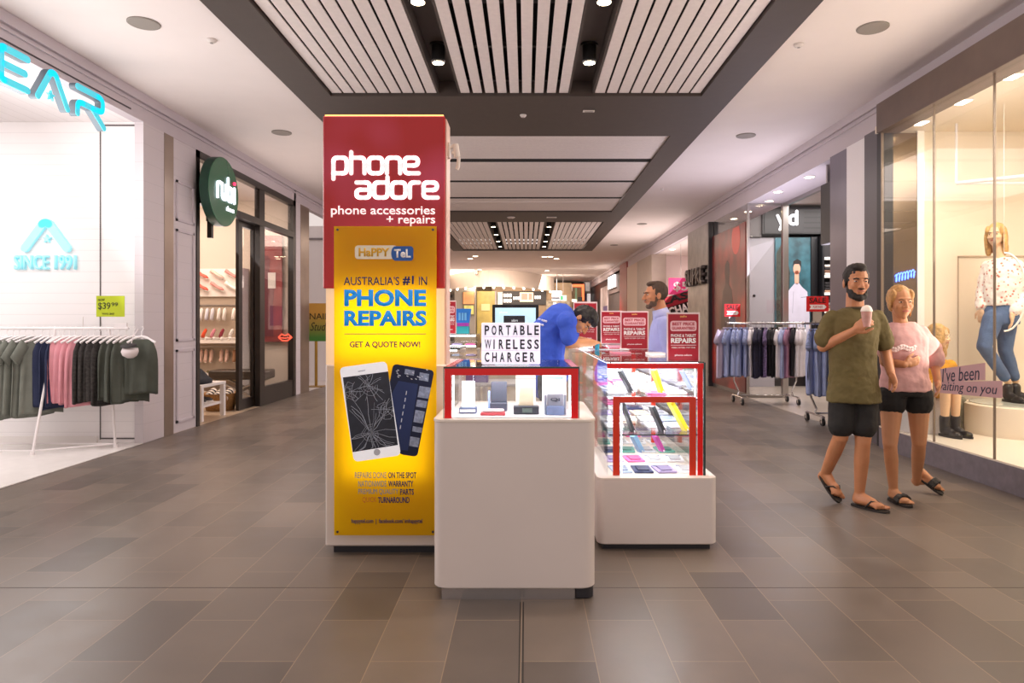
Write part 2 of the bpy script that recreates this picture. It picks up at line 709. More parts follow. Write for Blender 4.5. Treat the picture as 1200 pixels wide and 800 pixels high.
# ---- left: activewear shop
S('wall_back', WBOARD, (-9, XL - .1, 7.66, 7.76, 0, 3.6))
S('wall_left', WBOARD, (-9.1, -9, 2.0, 7.76, 0, 3.62))
S('ceiling', board_mat('white_ceiling_boards', '#f1ecec', .16, 'X', .8, .04), (-9, XL - .12, 2.0, 7.66, 3.6, 3.68))
S('trim_14', M('groove_dark', '#5a5252', .6), (-4.775, -4.765, 7.652, 7.66, .04, 3.6), (-4.765, XL - .1, 7.652, 7.66, 3.555, 3.57), (-4.765, XL - .1, 7.652, 7.66, .045, .06))
S('trim_15', M('slot_dark', '#4b4348', .6), (XL - .005, XL + .004, 1.5, 7.4, 3.66, 3.675))
S('baseboard_back', WHITEP, (-9, -4.8, 7.64, 7.66, 0, .08))
S('wall_left', GREYWALL, (XL - .1, XL, 7.645, 8.08, 0, 3.6))
S('trim_17', BRONZE, (XL - .1, XL + .005, 8.08, 8.29, 0, 3.6))
S('wall_left', GREYWALL, (XL - .1, XL - .005, 8.29, 8.87, 0, 3.6))
# moulded panels on the pilaster by the shoe shop
mb = MB()
for z0, z1 in ((.12, 1.02), (1.12, 2.5), (2.6, 3.1)):
    for y0, y1, a, b in ((8.36, 8.80, z0, z0 + .03), (8.36, 8.80, z1 - .03, z1), (8.36, 8.39, z0, z1), (8.77, 8.80, z0, z1)):
        mb.box(XL - .005, XL + .012, y0, y1, a, b)
struct(mb.build('trim_18', BULK))
# ---- left: shoe shop shell
SHOEW = M('shoe_shop_wall', '#cdbfb2', .6)
S('wall_left', SHOEW, (-9, XL - .1, 8.2, 8.3, 0, 3.6))
S('wall_back', SHOEW, (-9, XL, 12.62, 12.72, 0, 3.9))
S('wall_left', SHOEW, (-7.6, -7.5, 8.3, 12.7, 0, 3.6))
S('ceiling', CEIL, (-9, XL - .1, 8.2, 12.7, 3.6, 3.7))
S('wall_left', GREYWALL, (XL - .1, XL, 12.68, 12.97, 0, 3.6))
S('trim_19', BRONZE, (XL - .3, XL + .005, 12.97, 13.48, 0, 3.6))
S('wall_back', M('nail_wall', '#e6dfe0', .5), (-9, XL + .1, 15.9, 16.0, 0, 3.6))
S('trim_20', M('nail_rail', '#7c7478', .5), (-9, XL + .05, 15.86, 15.9, 3.28, 3.32))
S('wall_left', BULK, (XL - .1, XL, 16.0, 45, 0, 3.6))

# ---- right: fashion window
STONE = M('plinth_stone', '#7b747c', .45, var=.12, vs=14)
FASCIA = M('fascia_brown', '#6a5a52', .45, var=.08, vs=6)
S('wall_right', STONE, (3.83, 9, 2.5, 7.4, 0, .22))
S('floor', M('window_floor', '#f2e7d6', .3), (3.83, 9, 2.5, 7.4, .22, .235))
S('wall_back', CREAM, (3.955, 9, 7.4, 7.5, .235, 3.45))
S('wall_right', CREAM, (6.6, 6.7, 2.5, 7.4, .235, 3.45))
S('ceiling', CREAM, (3.84, 9, 2.5, 7.5, 3.42, 3.5))
S('trim_21', FASCIA, (3.78, XR + .02, 2.5, 7.36, 3.39, 3.70), bev=.004)
S('trim_22', M('window_panel_line', '#b9a68f', .5), (4.68, 5.45, 7.385, 7.4, 2.06, 2.075), (4.68, 4.69, 7.39, 7.4, .235, 2.06))
S('trim_23', M('bronze_mirror', '#7d6c5a', .2, .6), (3.96, 4.225, 7.37, 7.4, .3, 3.4))
S('trim_24', M('window_corner_white', '#fffaf2', .4), (4.225, 4.30, 7.36, 7.4, .235, 3.42))
w1 = struct(MB().box(3.826, 3.838, 2.5, 5.575, .235, 3.42).box(3.826, 3.838, 5.583, 6.40, .235, 3.42).box(3.826, 3.838, 6.408, 7.33, .235, 3.42).build('window_1', GLASS_SHOP))
MB().box(3.822, 3.842, 5.575, 5.583, .235, 3.42).box(3.822, 3.842, 6.40, 6.408, .235, 3.42).box(3.82, 3.845, 7.33, 7.345, .235, 3.42).build('glass_joint', M('glass_joint', '#8c7a6a', .4), w1)
# piers between window and menswear shop
S('wall_right', M('pier_black', '#1c191b', .4), (3.86, 3.955, 7.345, 7.5, 0, 3.5), (3.92, 4.2, 7.5, 7.86, 0, 3.5))
S('wall_right', M('pier_grey', '#5b565a', .35), (3.90, 3.925, 7.58, 7.86, 0, 3.5))
S('wall_right', M('pier_white', '#f4f0f2', .45), (3.94, 4.3, 7.86, 8.38, 0, 3.5))
S('trim_25', M('pier_steel', '#77727c', .3, .7, var=.08, vs=2), (3.96, 4.66, 8.38, 8.88, 0, 3.5))
# ---- right: menswear shop shell
S('ceiling', BULK, (XR + .12, 4.7, 8.4, 14.6, 3.5, 3.58))
S('ceiling', CEIL, (4.7, 9, 8.4, 14.7, 3.82, 3.9))
S('wall_back', M('menswear_back', '#4b474b', .6), (4.02, 9, 14.55, 14.65, 0, 3.9))
S('wall_right', M('menswear_side', '#8d8788', .6), (8.9, 9, 8.4, 14.6, 0, 3.9))
S('trim_26', M('threshold_steel', '#8f8a86', .3, .7), (4.0, 4.70, 12.27, 12.33, 0, .03), (4.0, 4.04, 12.3, 14.6, 0, .08))
w2 = struct(MB().box(4.0, 4.012, 12.33, 14.55, .08, 3.5).box(4.05, 4.62, 12.295, 12.305, .03, 3.46).build('window_2', GLASS_SHOP))
STEEL = M('brushed_steel', '#b5b0ad', .3, .85)
MB().box(3.985, 4.03, 12.28, 12.325, 0, 3.5).box(4.62, 4.72, 12.25, 12.35, 0, 3.5, bev=.004).box(4.03, 4.62, 12.28, 12.32, 3.46, 3.5).box(4.64, 4.70, 8.9, 12.25, 3.44, 3.5).build('window_frame', STEEL, w2)
# ---- right: marble column, corner shop, far shops
MARBLE = M('grey_marble', '#8d8580', .3, var=.25, vs=5)
S('wall_right', MARBLE, (3.92, 4.5, 14.62, 16.5, 0, 3.5))
S('trim_27', M('column_edge_dark', '#2a2528', .4), (3.90, 4.0, 14.55, 14.62, 0, 3.5))
S('wall_back', M('corner_shop_wall', '#f5e6e4', .5), (XR, 9, 22.0, 22.1, 0, 3.6))
S('wall_right', M('corner_shop_wall', '#f5e6e4', .5), (7.5, 7.6, 16.6, 22.0, 0, 3.6))
S('ceiling', CEIL, (XR + .1, 9, 14.7, 22.1, 3.5, 3.6))
S('wall_right', M('pilaster_beige', '#a99a90', .45, var=.08, vs=3), (3.95, 4.4, 21.4, 24.2, 0, 3.5))
S('wall_right', M('pilaster_cream', '#d8c4b6', .5), (3.95, 4.4, 24.2, 26.6, 0, 3.5))
S('wall_right', M('dark_front', '#3b3033', .45), (4.1, 4.4, 28.6, 45, 0, 3.9))
S('wall_right', M('dark_front_lower', '#6d5f60', .5), (4.0, 4.12, 29, 33, 2.7, 3.6))

# ---- far end: food court
S('wall_back', M('food_back', '#8a7a66', .6, var=.1, vs=1), (-9, 9, 44.9, 45, 0, 3.9))
S('wall_left', M('food_pier', '#8b857c', .5), (-3.75, -2.65, 36, 36.6, 0, 3.4))
S('wall_back', M('food_wall', '#8c775c', .6, var=.35, vs=1.3), (-1.9, 2.6, 38.5, 38.7, 0, 3.6))
S('wall_back', M('food_wall_side', '#a08c72', .6, var=.3, vs=1), (2.6, 4.0, 43.2, 43.4, 0, 3.8), (-4.2, -1.9, 41.4, 41.6, 0, 3.8))
# curved bulkhead over the food shops
mb = MB()
pts = []
for i in range(25):
    t = i / 24
    pts.append((-4.2 + 5.8 * t, 33.0 + 4.4 * (2 * t - .9) ** 2 * 1.0))
for i in range(24):
    (xa, ya), (xb, yb) = pts[i], pts[i + 1]
    mb._add([V((xa, ya, 3.1)), V((xb, yb, 3.1)), V((xb, yb, 3.9)), V((xa, ya, 3.9)),
             V((xa, ya + .3, 3.1)), V((xb, yb + .3, 3.1)), V((xb, yb + .3, 3.9)), V((xa, ya + .3, 3.9))],
            [(0, 1, 2, 3), (7, 6, 5, 4), (0, 4, 5, 1)])
struct(mb.build('trim_28', M('curved_bulkhead', '#cfc2b6', .6), smooth=False))
BULB_PTS = pts
# ------------------------------------------------------------------ the phone kiosk
WHITEG = M('kiosk_white', '#ded3ce', .3, var=.015, vs=3)
WTOP = M('kiosk_top', '#e8ddd3', .3)
RED = M('kiosk_red', '#c9131a', .22)
REDF = M('frame_red', '#e80f10', .25)
ORANGEF = M('frame_orange_red', '#d8391f', .25)
DARK = M('plinth_dark', '#2b2a30', .35)
KICK = M('kick_steel', '#b9b4b4', .22, .85)
LED = M('led_strip', '#ffffff', .4, es=9.0, ecol='#f4f6ff')
EDGE = M('glass_edge_dark', '#31413f', .2)
WHITET = M('lettering_white', '#f7f1f0', .4)
BLACKP = M('black_plastic', '#17171b', .35)


def rounded_box(mb, x0, x1, y0, y1, z0, z1, r, n=6, topr=.006):
    poly = []
    for cx, cy, a in ((x1 - r, y1 - r, 0), (x0 + r, y1 - r, 90), (x0 + r, y0 + r, 180), (x1 - r, y0 + r, 270)):
        for i in range(n + 1):
            t = math.radians(a + 90 * i / n)
            poly.append((cx + r * math.cos(t), cy + r * math.sin(t)))
    cxm, cym = (x0 + x1) / 2, (y0 + y1) / 2

    def ring(z, ins):
        return [V((cxm + (x - cxm) * (1 - ins / abs(x1 - x0) * 2), cym + (y - cym) * (1 - ins / abs(y1 - y0) * 2), z)) for x, y in poly]
    mb.loft([ring(z0, topr), ring(z0 + topr, 0), ring(z1 - topr, 0), ring(z1, topr)])
    return mb


# ---- sign pillar: white base, lit column, red sign box on top
T = thing('sign_pillar', 'tall lit kiosk sign pillar with a red sign box above a white base cabinet', 'sign', (-.82, 4.2, 0))
o = T.location
YF = 3.97


def rel(mb, root):
    mb.xf(Matrix.Translation(-root.location))
    return mb


rel(MB().box(-1.165, -.43, YF, 4.6, .05, 1.107, bev=.008), T).build('base_cabinet', WHITEG, T)
rel(MB().box(-1.13, -.46, YF + .05, 4.55, 0, .05), T).build('plinth', DARK, T)
CREAML = M('lit_column', '#f0dcc4', .4, es=.22, ecol='#ffdcb0')
rel(MB().box(-1.165, -.475, YF + .012, YF + .17, 1.107, 1.55), T).build('light_column', CREAML, T)


def red_print():
    m = bpy.data.materials.new('red_print')
    m.use_nodes = True
    nt = m.node_tree
    b = nt.nodes['Principled BSDF']
    b.inputs['Roughness'].default_value = .25
    tc = nt.nodes.new('ShaderNodeTexCoord')
    n = nt.nodes.new('ShaderNodeTexNoise')
    n.inputs['Scale'].default_value = 2.6
    n.inputs['Detail'].default_value = 1
    nt.links.new(tc.outputs['Object'], n.inputs['Vector'])
    r = nt.nodes.new('ShaderNodeValToRGB')
    r.color_ramp.elements[0].position = .52
    r.color_ramp.elements[0].color = (*lin('#b01418'), 1)
    r.color_ramp.elements[1].position = .95
    r.color_ramp.elements[1].color = (*lin('#cf4a6c'), 1)
    nt.links.new(n.outputs['Fac'], r.inputs[0])
    nt.links.new(r.outputs[0], b.inputs['Base Color'])
    nt.links.new(r.outputs[0], b.inputs['Emission Color'])
    b.inputs['Emission Strength'].default_value = .07
    return m


rel(MB().box(-1.18, -.47, YF, YF + .2, 1.55, 2.553, bev=.006), T).build('sign_box', red_print(), T)
rel(MB().box(-1.17, -.48, YF + .01, YF + .19, 2.553, 2.562), T).build('top_light', M('sign_top_glow', '#ffb070', .4, es=2.5, ecol='#ff9a50'), T)
rel(MB().box(-.472, -.462, YF + .02, YF + .2, 1.107, 2.54), T).build('side_edge', M('sign_side', '#e8c6b4', .4), T)


def fillet(pts, r, closed=False, n=5):
    """round the corners of a 2d polyline"""
    P = [V((x, y, 0)) for x, y in pts]
    out = []
    N = len(P)
    for i in range(N):
        if not closed and i in (0, N - 1):
            out.append(P[i])
            continue
        p, a, b = P[i], P[i - 1], P[(i + 1) % N]
        da, db = (a - p), (b - p)
        rr = min(r, da.length / 2, db.length / 2)
        s, e = p + da.normalized() * rr, p + db.normalized() * rr
        for k in range(n + 1):
            t = k / n
            out.append(s * (1 - t) ** 2 + p * (2 * t * (1 - t)) + e * t ** 2)
    if closed:
        out.append(out[0])
    return [(q.x, q.y) for q in out]


GLY = {
    'p': ([([(0, -.36), (0, 1), (.8, 1), (.8, 0), (0, 0)], 0)],),
    'h': ([([(0, 1.36), (0, 0)], 0), ([(0, 1), (.8, 1), (.8, 0)], 0)],),
    'o': ([([(0, 0), (0, 1), (.8, 1), (.8, 0)], 1)],),
    'n': ([([(0, 0), (0, 1), (.8, 1), (.8, 0)], 0)],),
    'e': ([([(.85, 0), (0, 0), (0, 1), (.8, 1), (.8, .5), (.05, .5)], 0)],),
    'a': ([([(0, 1), (.8, 1), (.8, 0), (0, 0), (0, .52), (.75, .52)], 0)],),
    'd': ([([(.8, 1.36), (.8, 0), (0, 0), (0, 1), (.8, 1)], 0)],),
    'r': ([([(0, 0), (0, 1), (.55, 1)], 0)],),
}


def techno(word, x0, z0, sx, sz, pitch, r, mtx, name, mat, parent):
    x = x0
    for i, ch in enumerate(word):
        mb = MB()
        for pts, cl in GLY[ch][0]:
            q = fillet(pts, .25, bool(cl))
            mb.strokes([(x + px * sx, z0 + py * sz) for px, py in q], r, 0, .004)
        mb.xf(mtx)
        mb.build(name, mat, parent)
        x += pitch - (.024 if ch == 'r' else 0)


def px_box(x0, x1, y0, y1, Y):
    a, b = W(x0, y1, Y), W(x1, y0, Y)
    return a.x, b.x, a.z, b.z


BF = Matrix.Translation(-T.location) @ basis((0, YF - .001, 0))
WSIGN = M('sign_letter_lit', '#fff3f3', .4, es=.5, ecol='#ffe9ec')
u = YF / F
x0, x1, z0, z1 = px_box(388.5, 489, 182.5, 205.5, YF)
techno('phone', x0 + .012, z0 + .012, .096, z1 - z0 - .024, .1035, .0125, BF, 'letter', WSIGN, T)
x0, x1, z0, z1 = px_box(415.5, 511, 211.5, 234, YF)
techno('adore', x0 + .012, z0 + .012, .096, z1 - z0 - .024, .1035, .0125, BF, 'letter', WSIGN, T)
x0, x1, z0, z1 = px_box(388, 510, 241, 254.5, YF)
text('phone accessories', x0, x1, z0, z1, BF, WSIGN, T, bold=.012)
x0, x1, z0, z1 = px_box(453, 510, 252.5, 265, YF)
text('+ repairs', x0, x1, z0, z1, BF, WSIGN, T, bold=.012)

# ---- yellow repairs banner hanging in front of the pillar
YB = 3.905
B = thing('banner', 'tall yellow phone repairs banner hanging on the front of the sign pillar', 'banner', (-.81, YB, .12))
BB = Matrix.Translation(-B.location) @ basis((0, YB - .002, 0))


def yellow_mat():
    m = bpy.data.materials.new('yellow_banner')
    m.use_nodes = True
    nt = m.node_tree
    b = nt.nodes['Principled BSDF']
    b.inputs['Base Color'].default_value = (*lin('#e9b60c'), 1)
    b.inputs['Roughness'].default_value = .35
    t = nt.nodes.new('ShaderNodeBsdfTranslucent')
    t.inputs[0].default_value = (*lin('#fff014'), 1)
    mx = nt.nodes.new('ShaderNodeMixShader')
    mx.inputs[0].default_value = .6
    nt.links.new(b.outputs[0], mx.inputs[1])
    nt.links.new(t.outputs[0], mx.inputs[2])
    nt.links.new(mx.outputs[0], nt.nodes['Material Output'].inputs['Surface'])
    return m


bx0, bx1, bz0, bz1 = px_box(391.5, 511.5, 265, 627, YB)
rel(MB().box(bx0, bx1, YB, YB + .003, bz0, bz1), B).build('sheet', yellow_mat(), B)
# lamps of the lit cabinet behind the banner (a lit panel in the cabinet front)
rel(MB().box(-1.04, -.57, YF - .008, YF, .46, .98), T).build('light_panel', M('lit_cabinet_panel', '#fff6e4', .4, es=1.5, ecol='#fff0d8'), T)
rel(MB().box(-1.09, -.53, YF + .004, YF + .012, 1.14, 1.54), T).build('light_panel', M('lit_column_panel', '#fff6e4', .4, es=2.2, ecol='#fff0d8'), T)
for sx in (bx0 + .02, bx1 - .02):
    for sz in (bz0 + .02, bz1 - .02):
        rel(MB().cyl((sx, YB - .004, sz), (sx, YF - .001, sz), .007, n=10), B).build('screw', M('screw_steel', '#5a5a5a', .3, .9), B)
NAVY = M('print_navy', '#20347c', .4, trans=.3)
BLUEP = M('print_blue', '#0f8fe6', .4, es=.22)  # backlight through the sheet is put into this print as a glow


def bt(s, x0, x1, y0, y1, mat=NAVY, bold=.0, **k):
    a = px_box(x0, x1, y0, y1, YB)
    return text(s, *a, BB, mat, B, bold=bold, depth=.0012, **k)


bt("AUSTRALIA'S", 403, 468, 324, 334, bold=.004)
bt('#1', 472, 485, 323, 334, bold=.03)
bt('IN', 491, 500.5, 324, 334, bold=.004)
bt('PHONE', 403.5, 499.5, 339, 359, BLUEP, bold=.045)
bt('REPAIRS', 403.5, 500, 363.5, 382, BLUEP, bold=.045)
bt('GET A QUOTE NOW!', 410, 492.5, 400, 408, bold=.02)
bt('REPAIRS DONE', 416, 453, 553, 560, M('print_pale_blue', '#7f9ab0', .4))
bt('ON THE SPOT', 455, 488, 553, 560, bold=.02)
bt('NATIONWIDE', 420, 453, 563, 570, M('print_pale_blue', '#7f9ab0', .4))
bt('WARRANTY', 455, 484.5, 563, 570, bold=.02)
bt('PREMIUM QUALITY', 420, 467, 572.5, 579.5, M('print_pale_blue', '#7f9ab0', .4))
bt('PARTS', 469, 485, 572.5, 579.5, bold=.02)
bt('QUICK', 425, 441, 582, 589, M('print_orange', '#d98a2a', .4))
bt('TURNAROUND', 443, 480, 582, 589, bold=.02)
bt('happytel.com  |  facebook.com/ imhappytel', 412, 495, 607.5, 614, bold=.012)
a = px_box(404, 499, 390, 391.2, YB)
mb = MB()
mb.stadium((a[0], a[2]), (a[1], a[2]), .0022, 0, .0012)
mb.xf(BB).build('rule_line', M('print_grey', '#8a8a62', .5), B)
# logo: white speech tag "HAPPY" and blue tag "TEL"
a = px_box(416, 462, 287.5, 303.5, YB)
mb = MB()
mb.prism(fillet([(a[0], a[2]), (a[1], a[2]), (a[1] + .02, a[3]), (a[0], a[3])], .022, True)[:-1], 0, .001)
mb.xf(BB).build('logo_tag', M('logo_white', '#efe6d0', .4), B)
a = px_box(458, 484.5, 288.5, 305.5, YB)
mb = MB()
mb.prism(fillet([(a[0] + .012, a[2]), (a[1], a[2]), (a[1], a[3]), (a[0] + .012, a[3]), (a[0], (a[2] + a[3]) / 2)], .02, True)[:-1], 0, .0016)
mb.xf(BB).build('logo_tag', M('logo_blue', '#1c58a8', .4), B)
a = px_box(420.5, 456.5, 290.5, 300.5, YB)
text('HaPPY', *a, BB, M('logo_gold', '#d8a520', .4), B, bold=.03, depth=.003)
a = px_box(462, 481.5, 292, 302, YB)
text('TeL', *a, BB, WHITET, B, bold=.035, depth=.004)
# pictured phones: printed, so flat on the sheet


def pxp(x, y):
    p = W(x, y, YB)
    return (p.x, p.z)


mb = MB()
mb.prism(fillet([pxp(*q) for q in ((398, 430.5), (453, 423), (470, 533), (415, 541))], .03, True)[:-1], 0, .002)
ph = mb.xf(BB).build('pictured_phone', M('print_phone_white', '#f4f5fb', .35, es=.22), B)  # white print glows by itself to imitate the light behind the banner
mb = MB()
mb.prism([pxp(*q) for q in ((402, 442), (455, 435), (466.5, 521), (413.5, 529.5))], 0, .0026)
mb.xf(BB).build('cracked_screen', M('print_screen', '#272b38', .3, var=.3, vs=20), ph)
rnd = random.Random(5)
mb = MB()
A0, A1, A2, A3 = (402, 442), (455, 435), (466.5, 521), (413.5, 529.5)


def sc(s, t):
    x = (A0[0] * (1 - s) + A1[0] * s) * (1 - t) + (A3[0] * (1 - s) + A2[0] * s) * t
    y = (A0[1] * (1 - s) + A1[1] * s) * (1 - t) + (A3[1] * (1 - s) + A2[1] * s) * t
    return pxp(x, y)


def clampq(q):
    return (min(.985, max(.015, q[0])), min(.99, max(.01, q[1])))


for (cs, ct, nr, L) in ((.45, .78, 26, .75), (.55, .16, 14, .42), (.15, .2, 10, .3), (.85, .5, 9, .3)):
    for i in range(nr):
        a = 2 * PI * (i + rnd.random() * .6) / nr
        q = [cs, ct]
        pts = [sc(*q)]
        for kx in range(4):
            st = L * rnd.uniform(.12, .3)
            a += rnd.uniform(-.35, .35)
            q = [q[0] + st * math.cos(a), q[1] + st * math.sin(a) * .62]
            if not (0 < q[0] < 1 and 0 < q[1] < 1):
                pts.append(sc(*clampq(q)))
                break
            pts.append(sc(*q))
        mb.strokes(pts, rnd.uniform(.0006, .0014), .0026, .003)
    for rr in (.07, .14, .2):
        pts = [sc(*clampq((cs + rr * math.cos(2 * PI * k_ / 10) * rnd.uniform(.7, 1.2), ct + .62 * rr * math.sin(2 * PI * k_ / 10) * rnd.uniform(.7, 1.2)))) for k_ in range(9)]
        mb.strokes(pts, .0008, .0026, .003)
mb.xf(BB).build('cracks', M('print_crack', '#d6deee', .4, trans=.4), ph)
mb = MB()
c = pxp(442, 529.5)
mb.prism([(c[0] + .019 * math.cos(t * PI / 10), c[1] + .019 * math.sin(t * PI / 10)) for t in range(20)], 0, .0026)
mb.xf(BB).build('home_button', M('print_phone_grey', '#c5c8d2', .4), ph)
mb = MB()
c = pxp(424, 434.5)
mb.strokes([(c[0] - .018, c[1] - .003), (c[0] + .018, c[1] + .004)], .003, 0, .0026)
mb.xf(BB).build('earpiece', M('print_phone_grey', '#c5c8d2', .4), ph)
mb = MB()
mb.prism(fillet([pxp(*q) for q in ((461, 426), (509, 434), (489, 535), (468, 532), (456, 452))], .025, True)[:-1], 0, .0012)
p2 = mb.xf(BB).build('pictured_phone', M('print_phone_navy', '#273052', .35, trans=.4), B)
mb = MB()
mb.prism([pxp(*q) for q in ((467, 446), (490, 450), (478, 528), (470, 527), (459, 462))], 0, .0017)
mb.xf(BB).build('battery', M('print_battery', '#3a4a80', .3, trans=.4), p2)
mb = MB()
for q in (((492, 452), (505, 454), (502, 467), (489.5, 465)), ((489, 468), (501, 470), (499, 478), (487.5, 476)), ((487, 480), (498, 482), (495, 496), (484.5, 494)),
          ((484, 499), (495, 501), (494, 507), (483, 505)), ((481, 511), (492, 513), (490, 524), (479.5, 522)), ((475, 432), (486, 434), (485, 440), (474, 438)), ((492, 436), (503, 438), (502, 447), (491, 445))):
    mb.prism([pxp(*z) for z in q], 0, .0018)
mb.xf(BB).build('circuit_blocks', M('print_circuit', '#8d99b4', .3, var=.3, vs=60), p2)
for i in range(16):
    mb = MB()
    x, y = 462 + rnd.random() * 40, 432 + rnd.random() * 12
    c = pxp(x, y)
    mb.stadium((c[0], c[1]), (c[0] + .006, c[1] - .003), .0025, 0, .0019)
    mb.xf(BB).build('solder_mark', M('print_marks', '#cfd6e6', .3), p2)
mb = MB()
for i in range(6):
    c = pxp(476 - i * 1.4, 462 + i * 8)
    mb.stadium((c[0], c[1]), (c[0] + .003, c[1] + .018), .0025, 0, .0021)
mb.xf(BB).build('battery_print', M('print_marks', '#cfd6e6', .3), p2)

# ---- small white camera bracket on the side of the red sign
T2 = thing('security_camera', 'small white camera and bracket on the right side of the red sign box', 'camera', (-.462, 4.08, 2.37))
CW = M('camera_white', '#e9ded4', .4)
MB().box(0, .012, -.03, .03, -.04, .05, bev=.003).build('wall_plate', CW, T2)
MB().tube([(.01, 0, .02), (.03, 0, .035), (.045, 0, .02)], .009).build('arm', CW, T2)
MB().cyl((.042, 0, .045), (.052, 0, -.03), .018, .02, n=14).build('camera_body', CW, T2)
MB().tube([(.05, 0, -.02), (.062, .005, -.04), (.058, 0, -.09), (.05, 0, -.105)], .011).sphere((.03, 0, -.005), .012).build('cable', CW, T2)

# ---- front counter and the glass case on it
C1 = thing('display_counter', 'rounded white front counter on a steel kick plinth, below the charger sign', 'counter', (-.058, 3.72, 0))
rel(rounded_box(MB(), -.452, .342, 3.32, 4.1, .055, .872, .07, 8), C1).build('cabinet', WHITEG, C1, True, ang=40)
rel(rounded_box(MB(), -.455, .345, 3.317, 4.103, .864, .88, .07, 8, .003), C1).build('worktop', WTOP, C1, True, ang=40)
rel(MB().box(-.41, .24, 3.335, 4.05, .0, .056), C1).build('kick_plate', KICK, C1)
rel(rounded_box(MB(), .22, .335, 3.338, 4.05, 0, .056, .04), C1).build('plinth_corner', DARK, C1)


def bars(mb, segs):
    for s_ in segs:
        mb.box(*s_)
    return mb


K1 = thing('glass_display_case', 'small red-framed glass case of chargers on the rounded white front counter', 'display case', (-.068, 3.7, .88))
x0, x1, y0, y1, z0, z1 = -.402, .262, 3.36, 4.04, .88, 1.125
g = .006
rel(MB().box(x0, x1, y0, y0 + g, z0, z1), K1).build('front_glass', GLASS, K1)
rel(MB().box(x0, x0 + g, y0 + g, y1, z0, z1), K1).build('side_glass', GLASS, K1)
rel(MB().box(x1 - g, x1, y0 + g, y1, z0, z1), K1).build('side_glass', GLASS, K1)
rel(MB().box(x0, x1, y1 - g, y1, z0, z1), K1).build('back_glass', GLASS, K1)
rel(MB().box(x0, x1, y0, y1, z1, z1 + g), K1).build('top_glass', GLASS, K1)
rel(bars(MB(), [(x0 + .003, x1 - .003, y0 - .004, y0 - .001, z1 - .033, z1), (x0 + .003, x0 + .037, y0 - .004, y0 - .001, z0, z1 - .033), (x1 - .037, x1 - .003, y0 - .004, y0 - .001, z0, z1 - .033)]), K1).build('red_frame', REDF, K1)
rel(bars(MB(), [(x0 + .004, x0 + .036, y0, y1, z1 + g + .0006, z1 + g + .003)]), K1).build('top_trim', RED, K1)
rel(bars(MB(), [(x1 - .036, x1 - .004, y0, y1, z1 + g + .0006, z1 + g + .003)]), K1).build('top_trim', RED, K1)
rel(bars(MB(), [(x0 - .002, x1 + .002, y0 - .005, y0, z1, z1 + g + .003), (x0 - .003, x0, y0, y0 + .003, z0, z1), (x1, x1 + .003, y0, y0 + .003, z0, z1)]), K1).build('glass_edge', EDGE, K1)
rel(bars(MB(), [(x0 + .045, x1 - .045, y0 + .012, y0 + .022, z1 - .012, z1 - .004), (x0 + .04, x0 + .046, y0 + .02, y0 + .026, z0 + .01, z1 - .02), (x1 - .046, x1 - .04, y0 + .02, y0 + .026, z0 + .01, z1 - .02)]), K1).build('led_strip', LED, K1)
rel(MB().box(x0 + .01, x1 - .01, y0 + .01, y1 - .01, z0, z0 + .004), K1).build('base_board', M('case_base_white', '#f4f2f6', .4), K1)
area('case_light', (-.07, 3.55, 1.108), (-.07, 3.6, .9), .5, .2, 1.3, COOL)

ZB = .884
CH = M('charger_dark', '#454b5c', .35)
CHW = M('charger_white', '#f4f4f6', .35)


def charger(name, label, cat, x, y, pw, phh, ptilt, pmat, bw, bh, bmat, bd=.06):
    t = thing(name, label, cat, (x, y, ZB))
    MB().box(-bw / 2, bw / 2, -bd / 2, bd / 2, 0, bh, bev=.004).build('base', bmat, t)
    r = Matrix.Rotation(math.radians(-ptilt), 3, 'X')
    MB().box(-pw / 2, pw / 2, -.006, .006, bh - .004, bh + phh, bev=.005, seg=2, rot=r, at=(0, 0, bh)).build('panel', pmat, t)
    return t


t = charger('wireless_charger', 'white upright charging panel on a dark stand, leftmost in the front glass case', 'charger', -.297, 3.53, .068, .135, 8, M('lit_white_panel', '#ffffff', .4, es=.6), .09, .03, M('stand_blue_grey', '#5a6d94', .4))
MB().box(-.04, .04, -.036, -.03, .008, .022).build('front_strip', CHW, t)
t = charger('wireless_charger', 'navy charging stand with a folded back, second from left in the front glass case', 'charger', -.142, 3.62, .085, .11, 12, CH, .09, .045, CH)
MB().box(-.058, -.046, -.012, .02, .0, .105, bev=.004).build('side_arm', M('stand_pale_blue', '#9fb6e4', .4), t)
t = thing('charger_box', 'low red and white charger pack in front of the navy stand', 'box', (-.165, 3.46, ZB))
MB().box(-.062, .062, -.035, .035, 0, .014, bev=.003).build('carton', M('pack_red', '#e05560', .4), t)
MB().box(-.055, .055, -.025, .03, .014, .028, bev=.007, seg=2).build('lid', M('pack_white', '#f4e9ee', .4), t)
t = charger('wireless_charger', 'cream charging panel on a wide black stand, third from left in the front glass case', 'charger', .003, 3.5, .074, .10, 8, M('panel_cream', '#efe2c4', .4), .13, .042, M('stand_black', '#3c3f4d', .35))
MB().sphere((-.05, -.01, .046), .011).build('clip', CHW, t)
MB().sphere((.05, -.01, .046), .011).build('clip', CHW, t)
MB().box(-.02, .03, -.036, -.029, .01, .032).build('front_window', M('window_dark_green', '#6b7d78', .3), t)
t = thing('charger_box', 'tall white carton standing at the back behind the grey charging dock', 'box', (.155, 3.7, ZB))
MB().box(-.065, .065, -.03, .03, 0, .195, bev=.003).build('carton', M('carton_white', '#f5f5f8', .4), t)
MB().box(-.045, .045, -.032, -.029, .165, .172).build('printed_line', M('print_teal', '#8fc0c6', .4), t)
t = charger('wireless_charger', 'grey charging dock with a dark logo, rightmost in the front glass case', 'charger', .15, 3.47, .082, .06, 6, M('dock_grey', '#a6abbb', .35), .09, .045, M('dock_blue', '#7d90bb', .35))
